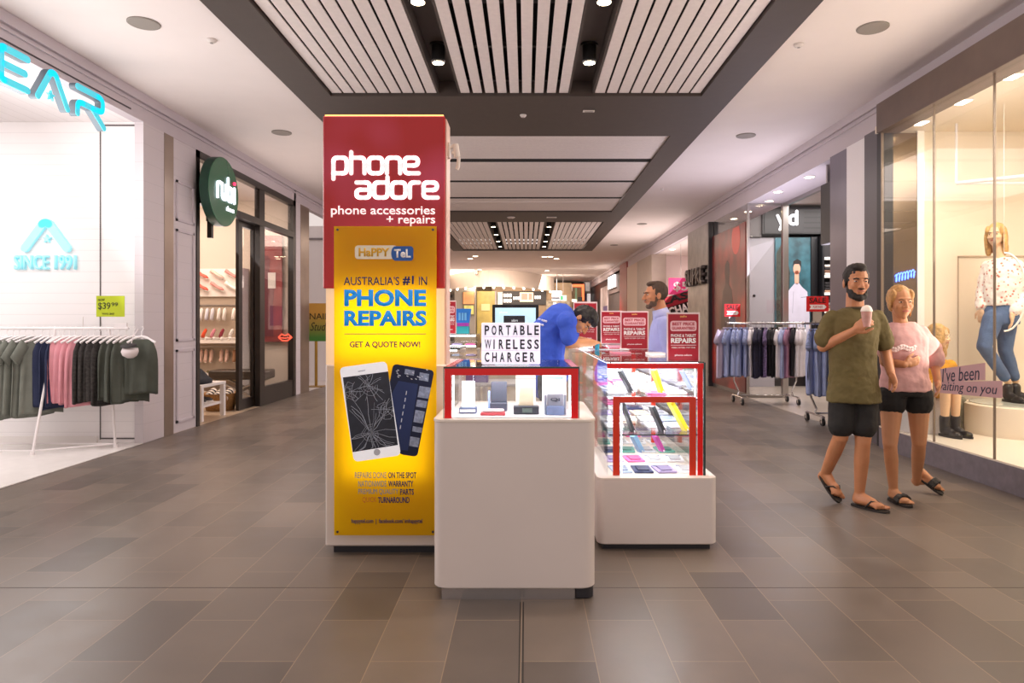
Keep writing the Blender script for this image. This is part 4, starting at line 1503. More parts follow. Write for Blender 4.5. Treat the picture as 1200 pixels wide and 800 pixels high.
# the rail
RK = thing('clothes_rack', 'white A-frame clothes rail at the front of the white activewear shop', 'clothes rack', (-5.2, 7.2, 0))
RW = M('rack_white', '#eee8e8', .35)
RY, RZ = 7.2, 1.29
MB().cyl((-1.4, 0, RZ), (1.0, 0, RZ), .014).sphere((1.0, 0, RZ), .018).build('rail', RW, RK)
for xx in (-1.05, .22, .79):
    pass
for px, fy in ((.0 + .22, -.24), (.79, .17), (-1.2, -.24), (-.95, .17)):
    MB().cyl((px - (.05 if px < .6 else .02), fy, 0.0), (px + .02, 0, RZ), .0135).build('leg', RW, RK)
    MB().cyl((px - (.05 if px < .6 else .02), fy, 0), (px - (.05 if px < .6 else .02), fy, .035), .022).build('foot', RW, RK)
MB().tube([(-1.25, -.24, .045), (.17, -.24, .045), (.77, .17, .045), (-.97, .17, .045)], .008).build('base_bar', RW, RK)
MB().box(.86, 1.0, -.012, .012, RZ + .0, RZ + .06, bev=.003).build('end_sign_holder', RW, RK)


def garment(name, label, cat, loc, rot, kind, L, hw, mats, seed, group, hang=None, tag_col=None):
    """a garment on its hanger; local x along the shoulders, hook at the origin"""
    r = random.Random(seed)
    t = thing(name, label, cat, loc, rot, group)
    ph = [r.uniform(0, 6.28) for _ in range(4)]
    secs = []
    n = 28
    zs = [-.115, -.13, -.15, -.18, -.24, -.32, -.42, -.52, -.115 - L + .03, -.115 - L]
    zs = [z for z in zs if z >= -.115 - L]
    rings = []
    for z in zs:
        f = (-.115 - z) / L
        if kind == 'tank':
            w = .10 + .04 * min(1, f * 6) + (hw - .14) * min(1, max(0, f - .12) * 4)
        elif kind == 'shorts':
            w = hw * (.82 + .28 * f)
        else:
            w = .07 + (hw - .07) * min(1, (f * 9) ** .7) if f < .11 else hw * (1.0 - .06 * math.sin(PI * min(1, f * 1.2)) + .05 * f)
        th = .014 + .032 * min(1, f * 5)
        ring = []
        for i in range(n):
            a = 2 * PI * i / n
            fold = (.016 * math.sin(3 * a + ph[0]) + .014 * math.sin(7 * a + ph[1] + f * 2.5) + .010 * math.sin(12 * a + ph[2] + f * 1.5)) * min(1, f * 2.2)
            xx = w * math.cos(a) * (1 + .03 * math.sin(5 * a + ph[3]) * f)
            yy = th * math.sin(a) + fold * (1 if math.sin(a) > 0 else .8)
            zz = z + (.03 * math.cos(2 * a) * (1 - f) * -0 if kind == 'tank' else 0) + .012 * math.sin(2 * a + ph[2]) * f
            ring.append(V((xx, yy, zz)))
        rings.append(ring)
    mb = MB().loft(rings)
    if kind in ('tee', 'shirt'):
        for s in (-1, 1):
            sl = []
            for k_ in range(5):
                f = k_ / 4
                c_ = V((s * (hw - .05 + .10 * f), .004 * math.sin(f * 3), -.165 - .17 * f))
                ax = V((.6 * s, 0, .8)).normalized() * (.068 - .008 * f)
                sl.append((c_, ax, V((0, .026 + .012 * f, 0))))
            mb.ell_loft(sl, 14)
    body = mb.build('body', mats[0], t, True)
    if kind == 'shirt':
        MB().ell_loft([(V((0, 0, -.118)), V((.065, 0, 0)), V((0, .03, 0))), (V((0, 0, -.085)), V((.058, 0, 0)), V((0, .035, 0)))], 14).build('collar', mats[-1], t, True)
    if tag_col:
        MB().box(-.035, .035, -.075, -.07, -.34, -.27, bev=.001).build('price_tag', tag_col, t)
    hm = hang or M('hanger_white', '#f6f0f0', .35)
    hb = MB()
    hb.tube([(0, 0, .012), (.014, 0, .018), (.02, 0, .0), (.012, 0, -.02), (0, 0, -.035), (0, 0, -.085)], .0035, 6)
    hb.tube([(-hw * .86, 0, -.15), (-.05, 0, -.098), (0, 0, -.085), (.05, 0, -.098), (hw * .86, 0, -.15)], .0135 if hang is None else .007, 6)
    hb.build('hanger', hm, t)
    return t


SAGE = M('cloth_sage', '#70736a', .85, var=.12, vs=9)
MAROON = M('cloth_maroon', '#3a2427', .85)
NAVYC = M('cloth_navy', '#1f2746', .85, var=.1)
PINKC = M('cloth_pink', '#df98a2', .85, var=.08)
BLKL = M('cloth_black_lace', '#35312f', .9, var=.5, vs=40)
OLIVE = M('cloth_olive', '#4c5047', .85, var=.12, vs=8)
HOT = M('tag_hot_pink', '#e8366e', .5)
gi = 0
GROUPS = [('sage green t-shirt', 'tee', SAGE, [8, 15, 22, 29, 38, 49], .80, .2, 't-shirt'),
          ('navy tank top', 'tank', NAVYC, [57, 63, 69], .70, .15, 'top'),
          ('pink tank top', 'tank', PINKC, [74, 81, 88, 95], .68, .155, 'top'),
          ('black patterned top', 'tank', BLKL, [103, 110, 117, 124], .66, .15, 'top'),
          ('olive tank top', 'tank', OLIVE, [132, 139, 147, 156, 167], .64, .155, 'top')]
r0 = random.Random(2)
nm = {'tee': 't_shirt', 'tank': 'tank_top'}
for t0, kd, mt, xs, L, hw, cat in GROUPS:
    for i, px in enumerate(xs):
        x = (px - CX) / F * RY
        last = (px == 167)
        ang = 1.0 + r0.uniform(-.25, .25)
        if last:
            ang = .25
        if px == 156:
            ang = .55
        garment(nm[kd], '%s on the white clothes rail, %s from left of its colour' % (t0, ORD[i]), cat, (x, RY + (.0 if not last else -.02), RZ + .001), ang, kd,
                L * r0.uniform(.96, 1.04) * (.86 if last else 1), hw, [mt], gi, 'garments on the white clothes rail', None, HOT if (t0.startswith('pink') and i == 2) else None)
        gi += 1
garment('t_shirt', 'dark maroon t-shirt at the far left end of the white clothes rail', 't-shirt', ((-3 - CX) / F * RY, RY, RZ + .001), .9, 'tee', .78, .2, [MAROON], 77, 'garments on the white clothes rail')
CP = thing('cap', 'white cap hung on the right end of the white clothes rail', 'cap', ((163 - CX) / F * RY, RY - .16, RZ - .2))
CPW = M('cap_white', '#eadfdf', .6)
MB().ell_loft([(V((0, 0, .0)), V((.075, 0, 0)), V((0, .06, 0))), (V((0, -.01, -.04)), V((.085, 0, 0)), V((0, .065, 0))), (V((0, -.01, -.08)), V((.07, 0, 0)), V((0, .05, 0))), (V((0, 0, -.105)), V((.03, 0, 0)), V((0, .02, 0)))], 18).build('crown', CPW, CP, True)
MB().ell_loft([(V((.0, -.03, .02)), V((.08, 0, 0)), V((0, .05, .02))), (V((0, -.03, .028)), V((.08, 0, 0)), V((0, .05, .02)))], 18).build('peak', M('cap_peak_black', '#2a2426', .6), CP, True)
MB().tube([(0, .0, .0), (0, .05, .12), (0, .14, .19)], .004).build('strap', CPW, CP)

# ------------------------------------------------------------------ shoe shop
RS = thing('shop_sign', 'round green illuminated shoe shop sign projecting from the left wall', 'sign', (XL + .12, 9.2, 3.11))
GREEN = M('sign_green', '#0f5b3a', .25, es=.06, ecol='#0f6a40')
MB().cyl((-.02, 0, 0), (.09, 0, 0), .462, n=48).build('drum', M('sign_rim', '#23493a', .35), RS, True, ang=40)
MB().cyl((.09, 0, 0), (.096, 0, 0), .455, n=48).build('face', GREEN, RS)
MB().box(-.12, -.02, -.06, .06, -.40, .40).box(-.12, -.06, -.03, .03, -.62, -.36).build('bracket', DKFRAME, RS)
LETW = M('sign_letter_white', '#ffffff', .4, es=1.3, ecol='#e6f0ff')
RB = basis((.097, 0, 0), 'left')


def rs(pts, r=.022):
    return fillet(pts, .06), r


mb = MB()
for pts in ([(-.22, -.1), (-.22, .1), (-.12, .1)], [(-.08, .1), (-.08, -.1), (.04, -.1), (.04, .1)], [(.1, .2), (.1, -.1), (.22, -.1), (.22, .08), (.1, .08)], [(.3, -.1), (.3, .1)]):
    mb.strokes(fillet(pts, .07), .021, 0, .02)
mb.xf(RB).build('lettering', LETW, RS)
MB().stadium((.3, .17), (.31, .17), .024, 0, .02).xf(RB).build('letter_dot', M('dot_red', '#e0305a', .4, es=1.5), RS)
text('shoes', .06, .3, -.24, -.17, RB, LETW, RS, depth=.01)
# storefront frame: transom, sliding door and fixed pane
D = struct(MB().box(XL - .09, XL + .01, 8.87, 8.95, 0, 3.6).box(XL - .09, XL + .01, 8.87, 12.68, 3.5, 3.6).box(XL - .09, XL + .01, 12.55, 12.68, 0, 3.6)
           .box(XL - .09, XL + .01, 8.95, 12.55, 2.92, 3.02).box(XL - .08, XL + .0, 10.98, 11.2, 2.92, 3.5).build('door_1', DKFRAME))
MB().box(XL - .03, XL - .02, 8.95, 10.98, 3.02, 3.5).box(XL - .03, XL - .02, 11.2, 12.55, 3.02, 3.5).build('transom_pane', GLASS_SHOP, D)
dl = MB().box(XL - .16, XL - .11, 10.45, 10.58, 0, 2.94).box(XL - .16, XL - .11, 11.0, 11.12, 0, 2.94).box(XL - .16, XL - .11, 10.58, 11.0, 0, .16).box(XL - .16, XL - .11, 10.58, 11.0, 2.84, 2.94).build('sliding_leaf', DKFRAME, D)
MB().box(XL - .14, XL - .13, 10.58, 11.0, .16, 2.84).build('pane', GLASS_SHOP, dl)
fl = MB().box(XL - .08, XL + .0, 11.0, 11.2, 0, 2.94).box(XL - .08, XL + .0, 11.2, 12.55, 0, .3).build('fixed_frame', DKFRAME, D)
MB().box(XL - .05, XL - .04, 11.2, 12.55, .3, 2.92).build('pane', GLASS_SHOP, fl)
MB().cyl((XL - .17, 10.5, .95), (XL - .17, 10.5, 1.25), .012).build('pull_handle', STEEL, dl)

# shelf wall with shoes
YS = 12.6
SF = thing('shoe_display', 'white shelf wall of shoes at the back of the shoe shop', 'shelf', (-5.9, YS, 0))
PANW = M('slatwall_white', '#efe7e0', .5)
PANG = M('slatwall_beige', '#b5a492', .55)
MB().box(-1.2, .78, -.04, -.005, .2, 2.0).build('back_panel', PANG, SF)
MB().box(-1.2, .78, -.09, -.04, 1.83, 2.34).build('slant_panel', PANW, SF)
for z in (.98, .36):
    MB().box(-1.2, .78, -.34, -.04, z, z + .06).build('shelf', PANW, SF)
MB().box(-1.2, .78, -.38, -.04, .0, .1).build('plinth', PANW, SF)
MB().box(.74, .80, -.36, -.005, 0, 2.34).build('side_panel', PANW, SF)
MB().box(-1.2, .74, -.06, -.04, 1.66, 1.68).box(-1.2, .74, -.06, -.04, .90, .92).build('hook_rail', STEEL, SF)


def shoe_mesh(kind, up, sole):
    mb = MB()
    # sole then upper; x length, z up
    secs = []
    for f, w in ((-.5, .02), (-.4, .036), (-.15, .033), (.15, .042), (.38, .038), (.5, .014)):
        secs.append([V((f * .25, w * math.cos(a), .0 + (.022 if math.sin(a) > 0 else 0))) for a in (PI * .25, PI * .75, PI * 1.25, PI * 1.75)])
    mb.loft(secs)
    mb.mi = 1
    if kind == 'sneaker':
        secs = []
        for f, w, h in ((-.47, .028, .075), (-.36, .033, .085), (-.12, .03, .08), (.1, .034, .055), (.34, .034, .04), (.47, .015, .022)):
            secs.append([V((f * .25, w * math.cos(a) * (1 if math.sin(a) < .5 else .6), .022 + max(0, math.sin(a)) * h)) for a in [PI * i / 7 for i in range(8)]])
        mb.loft(secs)
    elif kind == 'sandal':
        mb.tube([(.0, .038, .02), (.02, .02, .06), (.02, -.02, .06), (.0, -.038, .02)], .009, 6)
        mb.tube([(.07, .036, .02), (.075, .0, .05), (.07, -.036, .02)], .009, 6)
    else:
        secs = []
        for f, w, h in ((-.46, .026, .05), (-.3, .03, .045), (.0, .032, .028), (.3, .036, .035), (.46, .016, .02)):
            secs.append([V((f * .25, w * math.cos(a), .02 + max(0, math.sin(a)) * h)) for a in [PI * i / 6 for i in range(7)]])
        mb.loft(secs)
    bmesh.ops.recalc_face_normals(mb.bm, faces=mb.bm.faces)
    me = bpy.data.meshes.new('shoe')
    mb.bm.to_mesh(me)
    mb.bm.free()
    me.materials.append(sole)
    me.materials.append(up)
    for p in me.polygons:
        p.use_smooth = True
    return me


SOLE = M('sole_white', '#efe9e2', .5)
SH = {}


def shoe(kind, cn, ch, loc, rot, label, group, scale=1.0):
    k_ = kind + cn
    if k_ not in SH:
        SH[k_] = shoe_mesh(kind, M('shoe_' + cn, ch, .5), SOLE)
    o = bpy.data.objects.new('shoe', SH[k_])
    COL.objects.link(o)
    o.location = loc
    o.rotation_euler = rot
    o.scale = (scale,) * 3
    tag(o, label, 'shoe', group)
    return o


cx = lambda px: (px - CX) / F * YS
# slanted row on the white panel
cols = [('coral', '#e2644f'), ('blush', '#e7c3b4'), ('rose', '#d98f88'), ('white', '#efe8e2')]
for i, px in enumerate((240, 258, 275)):
    for j, z in enumerate((2.2, 1.98)):
        cn, ch = cols[(i + j) % 4] if i else cols[0]
        shoe('flat', cn, ch, (cx(px), YS - .15, z), (.3, .5, 0), '%s flat shoe on the white slanted panel, %s pair of columns, %s row' % (cn, ORD[i], 'upper' if j == 0 else 'lower'), 'shoes on the white slanted panel', 1.15)
for i, px in enumerate((237, 250, 264, 281)):
    for s in (-1, 1):
        cn, ch = (('white', '#f1eef2') if i != 1 else ('pale grey', '#d8d6de'))
        shoe('sneaker', cn, ch, (cx(px) + s * .05, YS - .12, 1.50), (0, -PI / 2 + .15, PI / 2), '%s sneaker hung on the upper hook rail, %s shoe of the %s pair' % (cn, 'left' if s < 0 else 'right', ORD[i]), 'sneakers on the upper hook rail', .95)
for i, px in enumerate((236, 246, 256, 266, 277, 286)):
    cn, ch = (('red', '#c93a34'), ('orange', '#e2542e'), ('pink', '#d98c9a'), ('maroon', '#8c2c3c'), ('white', '#efe8e2'), ('grey', '#c9bfbf'))[i]
    shoe('sneaker', cn, ch, (cx(px), YS - .2, 1.145), (0, -.9, PI / 2), '%s sneaker standing on the upper white shelf behind the white ones, %s from left' % (cn, ORD[i]), 'sneakers on the upper white shelf', .85)
for i, px in enumerate((235, 244, 253, 262, 271, 280, 288)):
    shoe('flat', 'white', '#efe8e2', (cx(px), YS - .26, 1.042), (0, 0, 1.2), 'white flat shoe on the upper white shelf edge, %s from left' % ORD[i], 'white flats on the upper white shelf', .8)
for i, px in enumerate((236, 248, 266, 281)):
    for s in (-1, 1):
        cn, ch = (('blush', '#e7c3b4') if i != 3 else ('tan', '#b58a6a'))
        shoe('flat', cn, ch, (cx(px) + s * .05, YS - .1, .74), (0, -PI / 2 + .15, PI / 2), '%s flat hung on the lower hook rail, %s shoe of the %s pair' % (cn, 'left' if s < 0 else 'right', ORD[i]), 'flats on the lower hook rail', 1.0)
for i, px in enumerate((237, 249, 261, 273, 283)):
    cn, ch = (('black', '#2a2624'), ('olive', '#6a6238'), ('white', '#efe8e2'), ('tan', '#b58a6a'), ('cream', '#e4d8c2'))[i]
    shoe('sandal' if i % 2 else 'flat', cn, ch, (cx(px), YS - .22, .421), (0, 0, .7), '%s shoe on the lower white shelf, %s from left' % (cn, ORD[i]), 'shoes on the lower white shelf', 1.0)
# red poster behind the glass
PO = thing('poster', 'dull red poster with dark figure and white tag at the back of the shoe shop', 'poster', (-4.78, 12.56, 1.0))
MB().box(-.27, .3, -.02, .03, 0, 1.95).build('board', M('poster_red', '#8e3a3c', .5, var=.3, vs=2.5), PO)
MB().loft([[V((.02 + w * math.cos(a), -.024, z)) for a, in [(0,), (PI,)]] + [V((.02 - w, -.021, z)), V((.02 + w, -.021, z))] for z, w in ((.1, .13), (.7, .12), (1.15, .16), (1.32, .05), (1.36, .06), (1.5, .07), (1.58, .03))], caps=True).build('figure', M('poster_figure', '#6b2a38', .5), PO)
MB().box(.05, .19, -.03, -.022, .98, 1.27).build('tag', M('tag_white', '#e4dcd8', .5), PO)
# stool with shoes, bench, basket
STL = thing('low_table', 'low white slatted table in the shoe shop doorway', 'table', (-4.62, 9.62, 0))
MB().box(-.2, .23, -.38, .38, .46, .5, bev=.004).build('table_top', WHITEP, STL)
for sx in (-.17, .2):
    for sy in (-.34, .34):
        MB().box(sx - .03, sx + .03, sy - .03, sy + .03, 0, .46).build('leg', WHITEP, STL)
MB().box(-.16, .19, -.33, .33, .18, .21).build('stretcher', WHITEP, STL)
NVS = M('cloth_dark_navy', '#1d2028', .8)
t = thing('folded_garment', 'pile of dark navy cloth on the low white table', 'clothing', (-4.62, 9.55, .5))
MB().ell_loft([(V((0, 0, 0)), V((.19, 0, 0)), V((0, .3, 0))), (V((0, 0, .04)), V((.2, 0, 0)), V((0, .31, 0))), (V((.02, .05, .08)), V((.12, 0, 0)), V((0, .2, 0))), (V((.0, .1, .15)), V((.08, 0, 0)), V((0, .08, 0))), (V((.0, .1, .2)), V((.03, 0, 0)), V((0, .03, 0)))], 18).build('cloth', NVS, t, True)
MB().box(-.12, .1, -.2, .0, .045, .06, bev=.004).build('fold', M('cloth_charcoal', '#34343c', .8), t)
for i in range(3):
    shoe('sneaker', 'black', '#2a2624', (-4.62, 9.4 + i * .2, .212), (0, 0, .6), 'dark sneaker on the lower rack of the low white table, %s from the front' % ORD[i], 'sneakers under the low white table')
BE = thing('bench', 'dark leather bench on crossed legs behind the shoe shop glass', 'bench', (-4.95, 11.95, 0))
LEA = M('leather_dark', '#3a3028', .35)
MB().box(-.5, .48, -.25, .25, .37, .53, bev=.03, seg=3).build('seat', LEA, BE, True, ang=50)
for s in (-.25, .25):
    MB().tube([(-.4, s * .8, 0), (.4, s * .8, .37)], .02).tube([(.4, s * .8, 0), (-.4, s * .8, .37)], .02).build('crossed_leg', STEEL, BE)
BK = thing('basket', 'tan woven basket of striped cloth on the shoe shop floor', 'basket', (-4.72, 10.55, .0))
WIC = M('wicker', '#a0794a', .7, var=.35, vs=60, bump=.6, bs=120)
MB().lathe([(.001, 0), (.2, 0), (.26, .26), (.27, .27), (.25, .26), (.19, .03), (.001, .03)], n=28).build('body', WIC, BK, True)
for i in range(3):
    t = thing('rolled_towel', '%s striped cloth roll in the tan woven basket' % ('left', 'middle', 'right')[i], 'cloth', (-4.85 + i * .13, 10.5, .2))
    MB().cyl((0, -.12, .0), (0, .12, .08), .06, n=16).build('roll', M('towel_white', '#e6dccf', .8), t, True, ang=40)
    for j in range(3):
        MB().cyl((0, -.09 + j * .07, .01 + j * .023), (0, -.06 + j * .07, .02 + j * .023), .0612, n=16).build('stripe', NVS, t)
t = thing('reflected_glow', 'coral red reflection built as glowing lips-shaped tubes low behind the shoe shop glass', 'sign', (-4.42, 12.54, .98))  # red reflection on the glass, built as a glowing object
REFL_CORAL = M('reflection_coral', '#e0604c', .4, es=.9, ecol='#ff5a40')
MB().tube([(-.12, 0, .1), (-.06, 0, .16), (0, 0, .13), (.06, 0, .16), (.12, 0, .1), (.05, 0, .04), (-.05, 0, .04), (-.12, 0, .1)], .014).tube([(-.12, 0, .1), (0, 0, .085), (.12, 0, .1)], .01).build('tube', REFL_CORAL, t)
MB().box(-.02, .02, .015, .04, .06, .12).build('mount', BLACKP, t)
# nail studio sign on a stand
NS = thing('standing_sign', 'nail studio sign fading gold to green on a brass stand by the left wall', 'sign', (-4.42, 14.4, 0))


def grad_mat():
    m = bpy.data.materials.new('nail_sign_print')
    m.use_nodes = True
    nt = m.node_tree
    b = nt.nodes['Principled BSDF']
    b.inputs['Roughness'].default_value = .4
    tc = nt.nodes.new('ShaderNodeTexCoord')
    sp = nt.nodes.new('ShaderNodeSeparateXYZ')
    nt.links.new(tc.outputs['Generated'], sp.inputs[0])
    r = nt.nodes.new('ShaderNodeValToRGB')
    r.color_ramp.elements[0].color = (*lin('#4f8a3c'), 1)
    r.color_ramp.elements[0].position = .1
    r.color_ramp.elements[1].color = (*lin('#d8a24a'), 1)
    r.color_ramp.elements[1].position = .75
    nt.links.new(sp.outputs[2], r.inputs[0])
    nt.links.new(r.outputs[0], b.inputs['Base Color'])
    return m


MB().box(-.17, .46, -.015, .015, .96, 1.76).build('board', grad_mat(), NS)
BRASS = M('brass', '#a8843c', .3, .8)
MB().cyl((.0, 0, 0.02), (.0, 0, .96), .03).build('post', BRASS, NS)
MB().box(-.16, .16, -.14, .14, 0, .02, bev=.004).build('foot', BRASS, NS)
m_ = basis((0, -.017, 0))
NT = M('nail_text', '#3b3320', .4)
text('NAIL', -.13, .27, 1.42, 1.55, m_, NT, NS)
text('Studio', -.12, .34, 1.18, 1.36, m_, NT, NS, shear=.35)
# ------------------------------------------------------------------ fashion window (right)
for i, y in enumerate((5.05, 5.72, 6.38, 7.05)):
    t = thing('downlight', 'square downlight in the fashion window ceiling, %s' % ('overhead nearest to the viewer', 'third from the far end', 'second from the far end', 'at the far end')[i], 'light', (4.06, y, 3.42))
    MB().box(-.085, .085, -.085, .085, -.012, 0, bev=.003).build('trim_frame', WHITEP, t)
    MB().box(-.068, .068, -.068, .068, -.015, -.011).build('lens', LAMPE, t)
    spot('window_beam', (4.06, y, 3.38), 22, (1, .86, .7), 115, (4.3, y + .1, 0), .05)
HR = thing('hanging_rail', 'white rectangular hanging rail suspended from the fashion window ceiling', 'rail', (4.9, 6.9, 3.42))
MB().cyl((-.42, .2, 0), (-.42, .2, -.62), .012).cyl((.45, .2, 0), (.45, .2, -.62), .012).build('rod', RW, HR)
MB().cyl((-.42, .2, -.62), (.9, .2, -.62), .014).cyl((-.42, .2, -.62), (.55, -.55, -.62), .02).cyl((.55, -.55, -.62), (.9, .2, -.62), .014).build('bar', RW, HR)
small_disc(4.98, 6.6, 'small sprinkler on the fashion window ceiling above the standing mannequin', .03, 'sprinkler', 3.42)
# lettered strips stuck to the glass
for (nmv, yl, yr, zl0, zl1, zr0, zr1, body, tx) in (('been', 6.285, 5.67, .80, .926, .875, 1.017, "I've been", (.05, .9)), ('waiting', 6.37, 5.467, .70, .80, .745, .885, 'waiting on you', (.04, .94))):
    t = thing('window_decal', 'pink strip on the fashion window glass with handwritten words %s' % 'waiting on you, lower strip', 'decal', (3.82, (yl + yr) / 2, zl0))
    if nmv == 'been':
        t['label'] = "upper pink strip on the fashion window glass reading I've been"
    L_ = yl - yr
    zc = t.location.z
    m_ = basis((-.001, 0, 0), 'right')
    mb = MB().prism([(-L_ / 2, zl0 - zc), (L_ / 2, zr0 - zc), (L_ / 2, zr1 - zc), (-L_ / 2, zl1 - zc)], 0, .0015)
    mb.xf(m_).build('strip', M('strip_pink', '#c9a2a4', .5), t)
    sl = math.atan2(zr0 - zl0, L_)
    m2 = basis((-.003, 0, 0), 'right') @ Matrix.Translation((-L_ / 2, zl0 - zc, 0)) @ Matrix.Rotation(sl, 4, 'Z')
    hh = (zl1 - zl0)
    text(body, L_ * tx[0], L_ * tx[1], hh * .02, hh * 1.02, m2, M('ink_navy', '#1f2440', .5), t, shear=.25, depth=.001)
# reflection of little blue neon writing, built as a glowing tube on the mirror
t = thing('reflected_glow', 'tiny blue neon reflection built as a glowing tube on the bronze mirror panel', 'sign', (4.09, 7.365, 1.83))
mb = MB()
pts = []
for i in range(46):
    f = i / 45
    pts.append(V((-.11 + .22 * f + .012 * math.sin(f * 44), -.008, .055 * f + .045 * math.sin(f * 44 + 1.2) * (1 if i % 9 else .4))))
mb.tube(pts, .005, 6)
mb.build('tube', M('reflection_blue', '#5a7cf0', .4, es=4, ecol='#4d72ff'), t)
MB().box(-.06, -.03, -.01, .0, -.09, -.075).build('mount', WHITEP, t)
# round plinth and small block
PL = thing('display_plinth', 'cream round plinth under the standing mannequin in jeans', 'plinth', (5.0, 6.86, .235))
MB().lathe([(.50, 0), (.50, .03), (.505, .03), (.505, .29), (.49, .30), (.001, .30)], n=48).build('drum', CREAM, PL, True, ang=40)
MB().lathe([(.46, .30), (.46, .312), (.001, .312)], n=48).build('top_disc', M('plinth_top_glassy', '#cfd3c9', .15), PL)
BX = thing('display_block', 'white block under the seated mannequin in the fashion window', 'plinth', (4.06, 7.0, .235))
MB().box(-.19, .17, -.17, .2, 0, .34, bev=.005).build('block', WHITEP, BX)
MB().box(-.17, .15, -.15, .18, .34, .35, bev=.003).build('seat_pad', CREAM, BX)
t = thing('wall_socket', 'small grey socket plate on the cream end wall of the fashion window', 'socket', (5.0, 7.39, 1.21))
MB().box(-.03, .03, -.01, .01, 0, .075, bev=.003).build('plate', M('socket_grey', '#b5aa9a', .4), t)
MB().box(-.012, .012, -.013, -.01, .02, .055).build('socket_hole', M('socket_dark', '#6a6258', .4), t)
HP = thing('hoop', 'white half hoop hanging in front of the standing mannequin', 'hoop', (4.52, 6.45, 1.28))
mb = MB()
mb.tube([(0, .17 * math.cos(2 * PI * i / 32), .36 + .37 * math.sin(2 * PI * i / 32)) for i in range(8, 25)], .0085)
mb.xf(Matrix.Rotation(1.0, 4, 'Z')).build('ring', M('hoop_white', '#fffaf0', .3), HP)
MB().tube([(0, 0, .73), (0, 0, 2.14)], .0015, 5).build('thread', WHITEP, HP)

# ------------------------------------------------------------------ menswear shop
RP = thing('window_poster', 'tall dark red poster with a shadowy figure on the menswear shop glass', 'poster', (3.985, 13.45, .08))


def redposter():
    m = bpy.data.materials.new('menswear_poster')
    m.use_nodes = True
    nt = m.node_tree
    b = nt.nodes['Principled BSDF']
    b.inputs['Roughness'].default_value = .3
    tc = nt.nodes.new('ShaderNodeTexCoord')
    n = nt.nodes.new('ShaderNodeTexNoise')
    n.inputs['Scale'].default_value = 1.3
    n.inputs['Detail'].default_value = 2
    nt.links.new(tc.outputs['Object'], n.inputs['Vector'])
    r = nt.nodes.new('ShaderNodeValToRGB')
    e = r.color_ramp.elements
    e[0].position = .3
    e[0].color = (*lin('#4a1f1f'), 1)
    e[1].position = .75
    e[1].color = (*lin('#b5322a'), 1)
    e2 = e.new(.5)
    e2.color = (*lin('#6f2a28'), 1)
    nt.links.new(n.outputs['Fac'], r.inputs[0])
    nt.links.new(r.outputs[0], b.inputs['Base Color'])
    return m


MB().box(-.012, .012, -1.1, 1.08, 0, 3.1).build('sheet', redposter(), RP)
m_ = basis((-.0135, 0, 0), 'right')
fig = [(-.35, .3), (.35, .3), (.42, 1.4), (.3, 1.9), (.12, 2.02), (.12, 2.1), (.17, 2.25), (.14, 2.42), (0, 2.5), (-.14, 2.42), (-.17, 2.25), (-.12, 2.1), (-.12, 2.02), (-.3, 1.9), (-.42, 1.4)]
MB().prism(fig, 0, .001).xf(m_).build('figure', M('poster_shadow_figure', '#3a1a1c', .35), RP)
MB().prism([(.55 + .26 * math.cos(2 * PI * i / 24), 2.86 + .3 * math.sin(2 * PI * i / 24)) for i in range(24) if 2.86 + .3 * math.sin(2 * PI * i / 24) < 3.09], 0, .001).xf(m_).build('red_spot', M('poster_spot', '#d63a2a', .35), RP)
# ---- sign box, side panel, picture, shelves inside
YD = 14.3
YS_ = thing('shop_sign', 'black menswear sign box with white letters yd inside the right shop', 'sign', (5.6, YD, 3.2))
BLKS = board_mat('black_slats', '#2b2829', .11, 'Z', .45, .3)
MB().box(-.66, 1.6, -.06, .2, .0, .52).build('box', BLKS, YS_)
MB().box(-1.0, -.66, .0, .2, -.05, .5).build('slatted_end', M('slat_end_grey', '#6c6666', .5), YS_)
MB().box(-.62, .2, -.075, -.06, .02, .5).build('letter_panel', M('sign_black', '#232022', .4), YS_)
WYD = M('yd_letter', '#ffffff', .4, es=.8, ecol='#f4f6ff')
m_ = basis((0, -.078, 0))
mb = MB()
mb.strokes([(-.36, .38), (-.28, .20)], .026, 0, .03).strokes([(-.19, .38), (-.31, .09)], .026, 0, .03)
mb.strokes(fillet([(.04, .2), (-.10, .2), (-.10, .38), (.04, .38)], .08, True), .026, 0, .03).strokes([(.04, .2), (.04, .47)], .026, 0, .03)
mb.xf(m_).build('letters', WYD, YS_)
t = thing('side_panel', 'pale grey flat panel below the menswear sign', 'panel', (4.98, 14.4, 0))
MB().box(-.28, .26, -.03, .03, 0, 3.14, bev=.004).build('panel', M('panel_lilac_grey', '#a9a5ad', .4), t)
MB().sphere((-.17, -.035, 1.92), .03).build('knob', BLACKP, t)
PI_ = thing('fashion_picture', 'large lit shop picture of a person in a white suit on a teal leafy background', 'picture', (5.6, 14.35, .9))
MB().box(-.36, .38, -.02, .03, -.6, 2.24).build('board', M('picture_teal', '#33606c', .4, es=.06, ecol='#3a7a88', var=.6, vs=3.5), PI_)
m_ = basis((0, -.021, 0))
MB().prism([(-.34, 1.9), (-.18, 2.2), (-.05, 1.5), (-.1, .4), (-.34, .3)], 0, .001).xf(m_).build('foliage', M('picture_foliage', '#3c4038', .5, var=.7, vs=22), PI_)
MB().prism([(-.36, -.6), (.38, -.6), (.38, -.0), (-.36, .1)], 0, .0005).xf(m_).build('picture_floor', M('picture_navy', '#26405a', .5), PI_)
SU = M('picture_white_suit', '#cfcbdc', .5, es=.08, ecol='#dcd8ea', var=.06, vs=6)
suit = [(-.1, -.6), (-.08, .2), (-.13, .25), (-.16, .0), (-.22, .02), (-.2, .5), (-.14, 1.05), (-.02, 1.2), (.05, 1.28), (.14, 1.28), (.2, 1.2), (.31, 1.1), (.36, .6), (.35, .05), (.29, .02), (.27, .5), (.22, .2), (.2, -.6)]
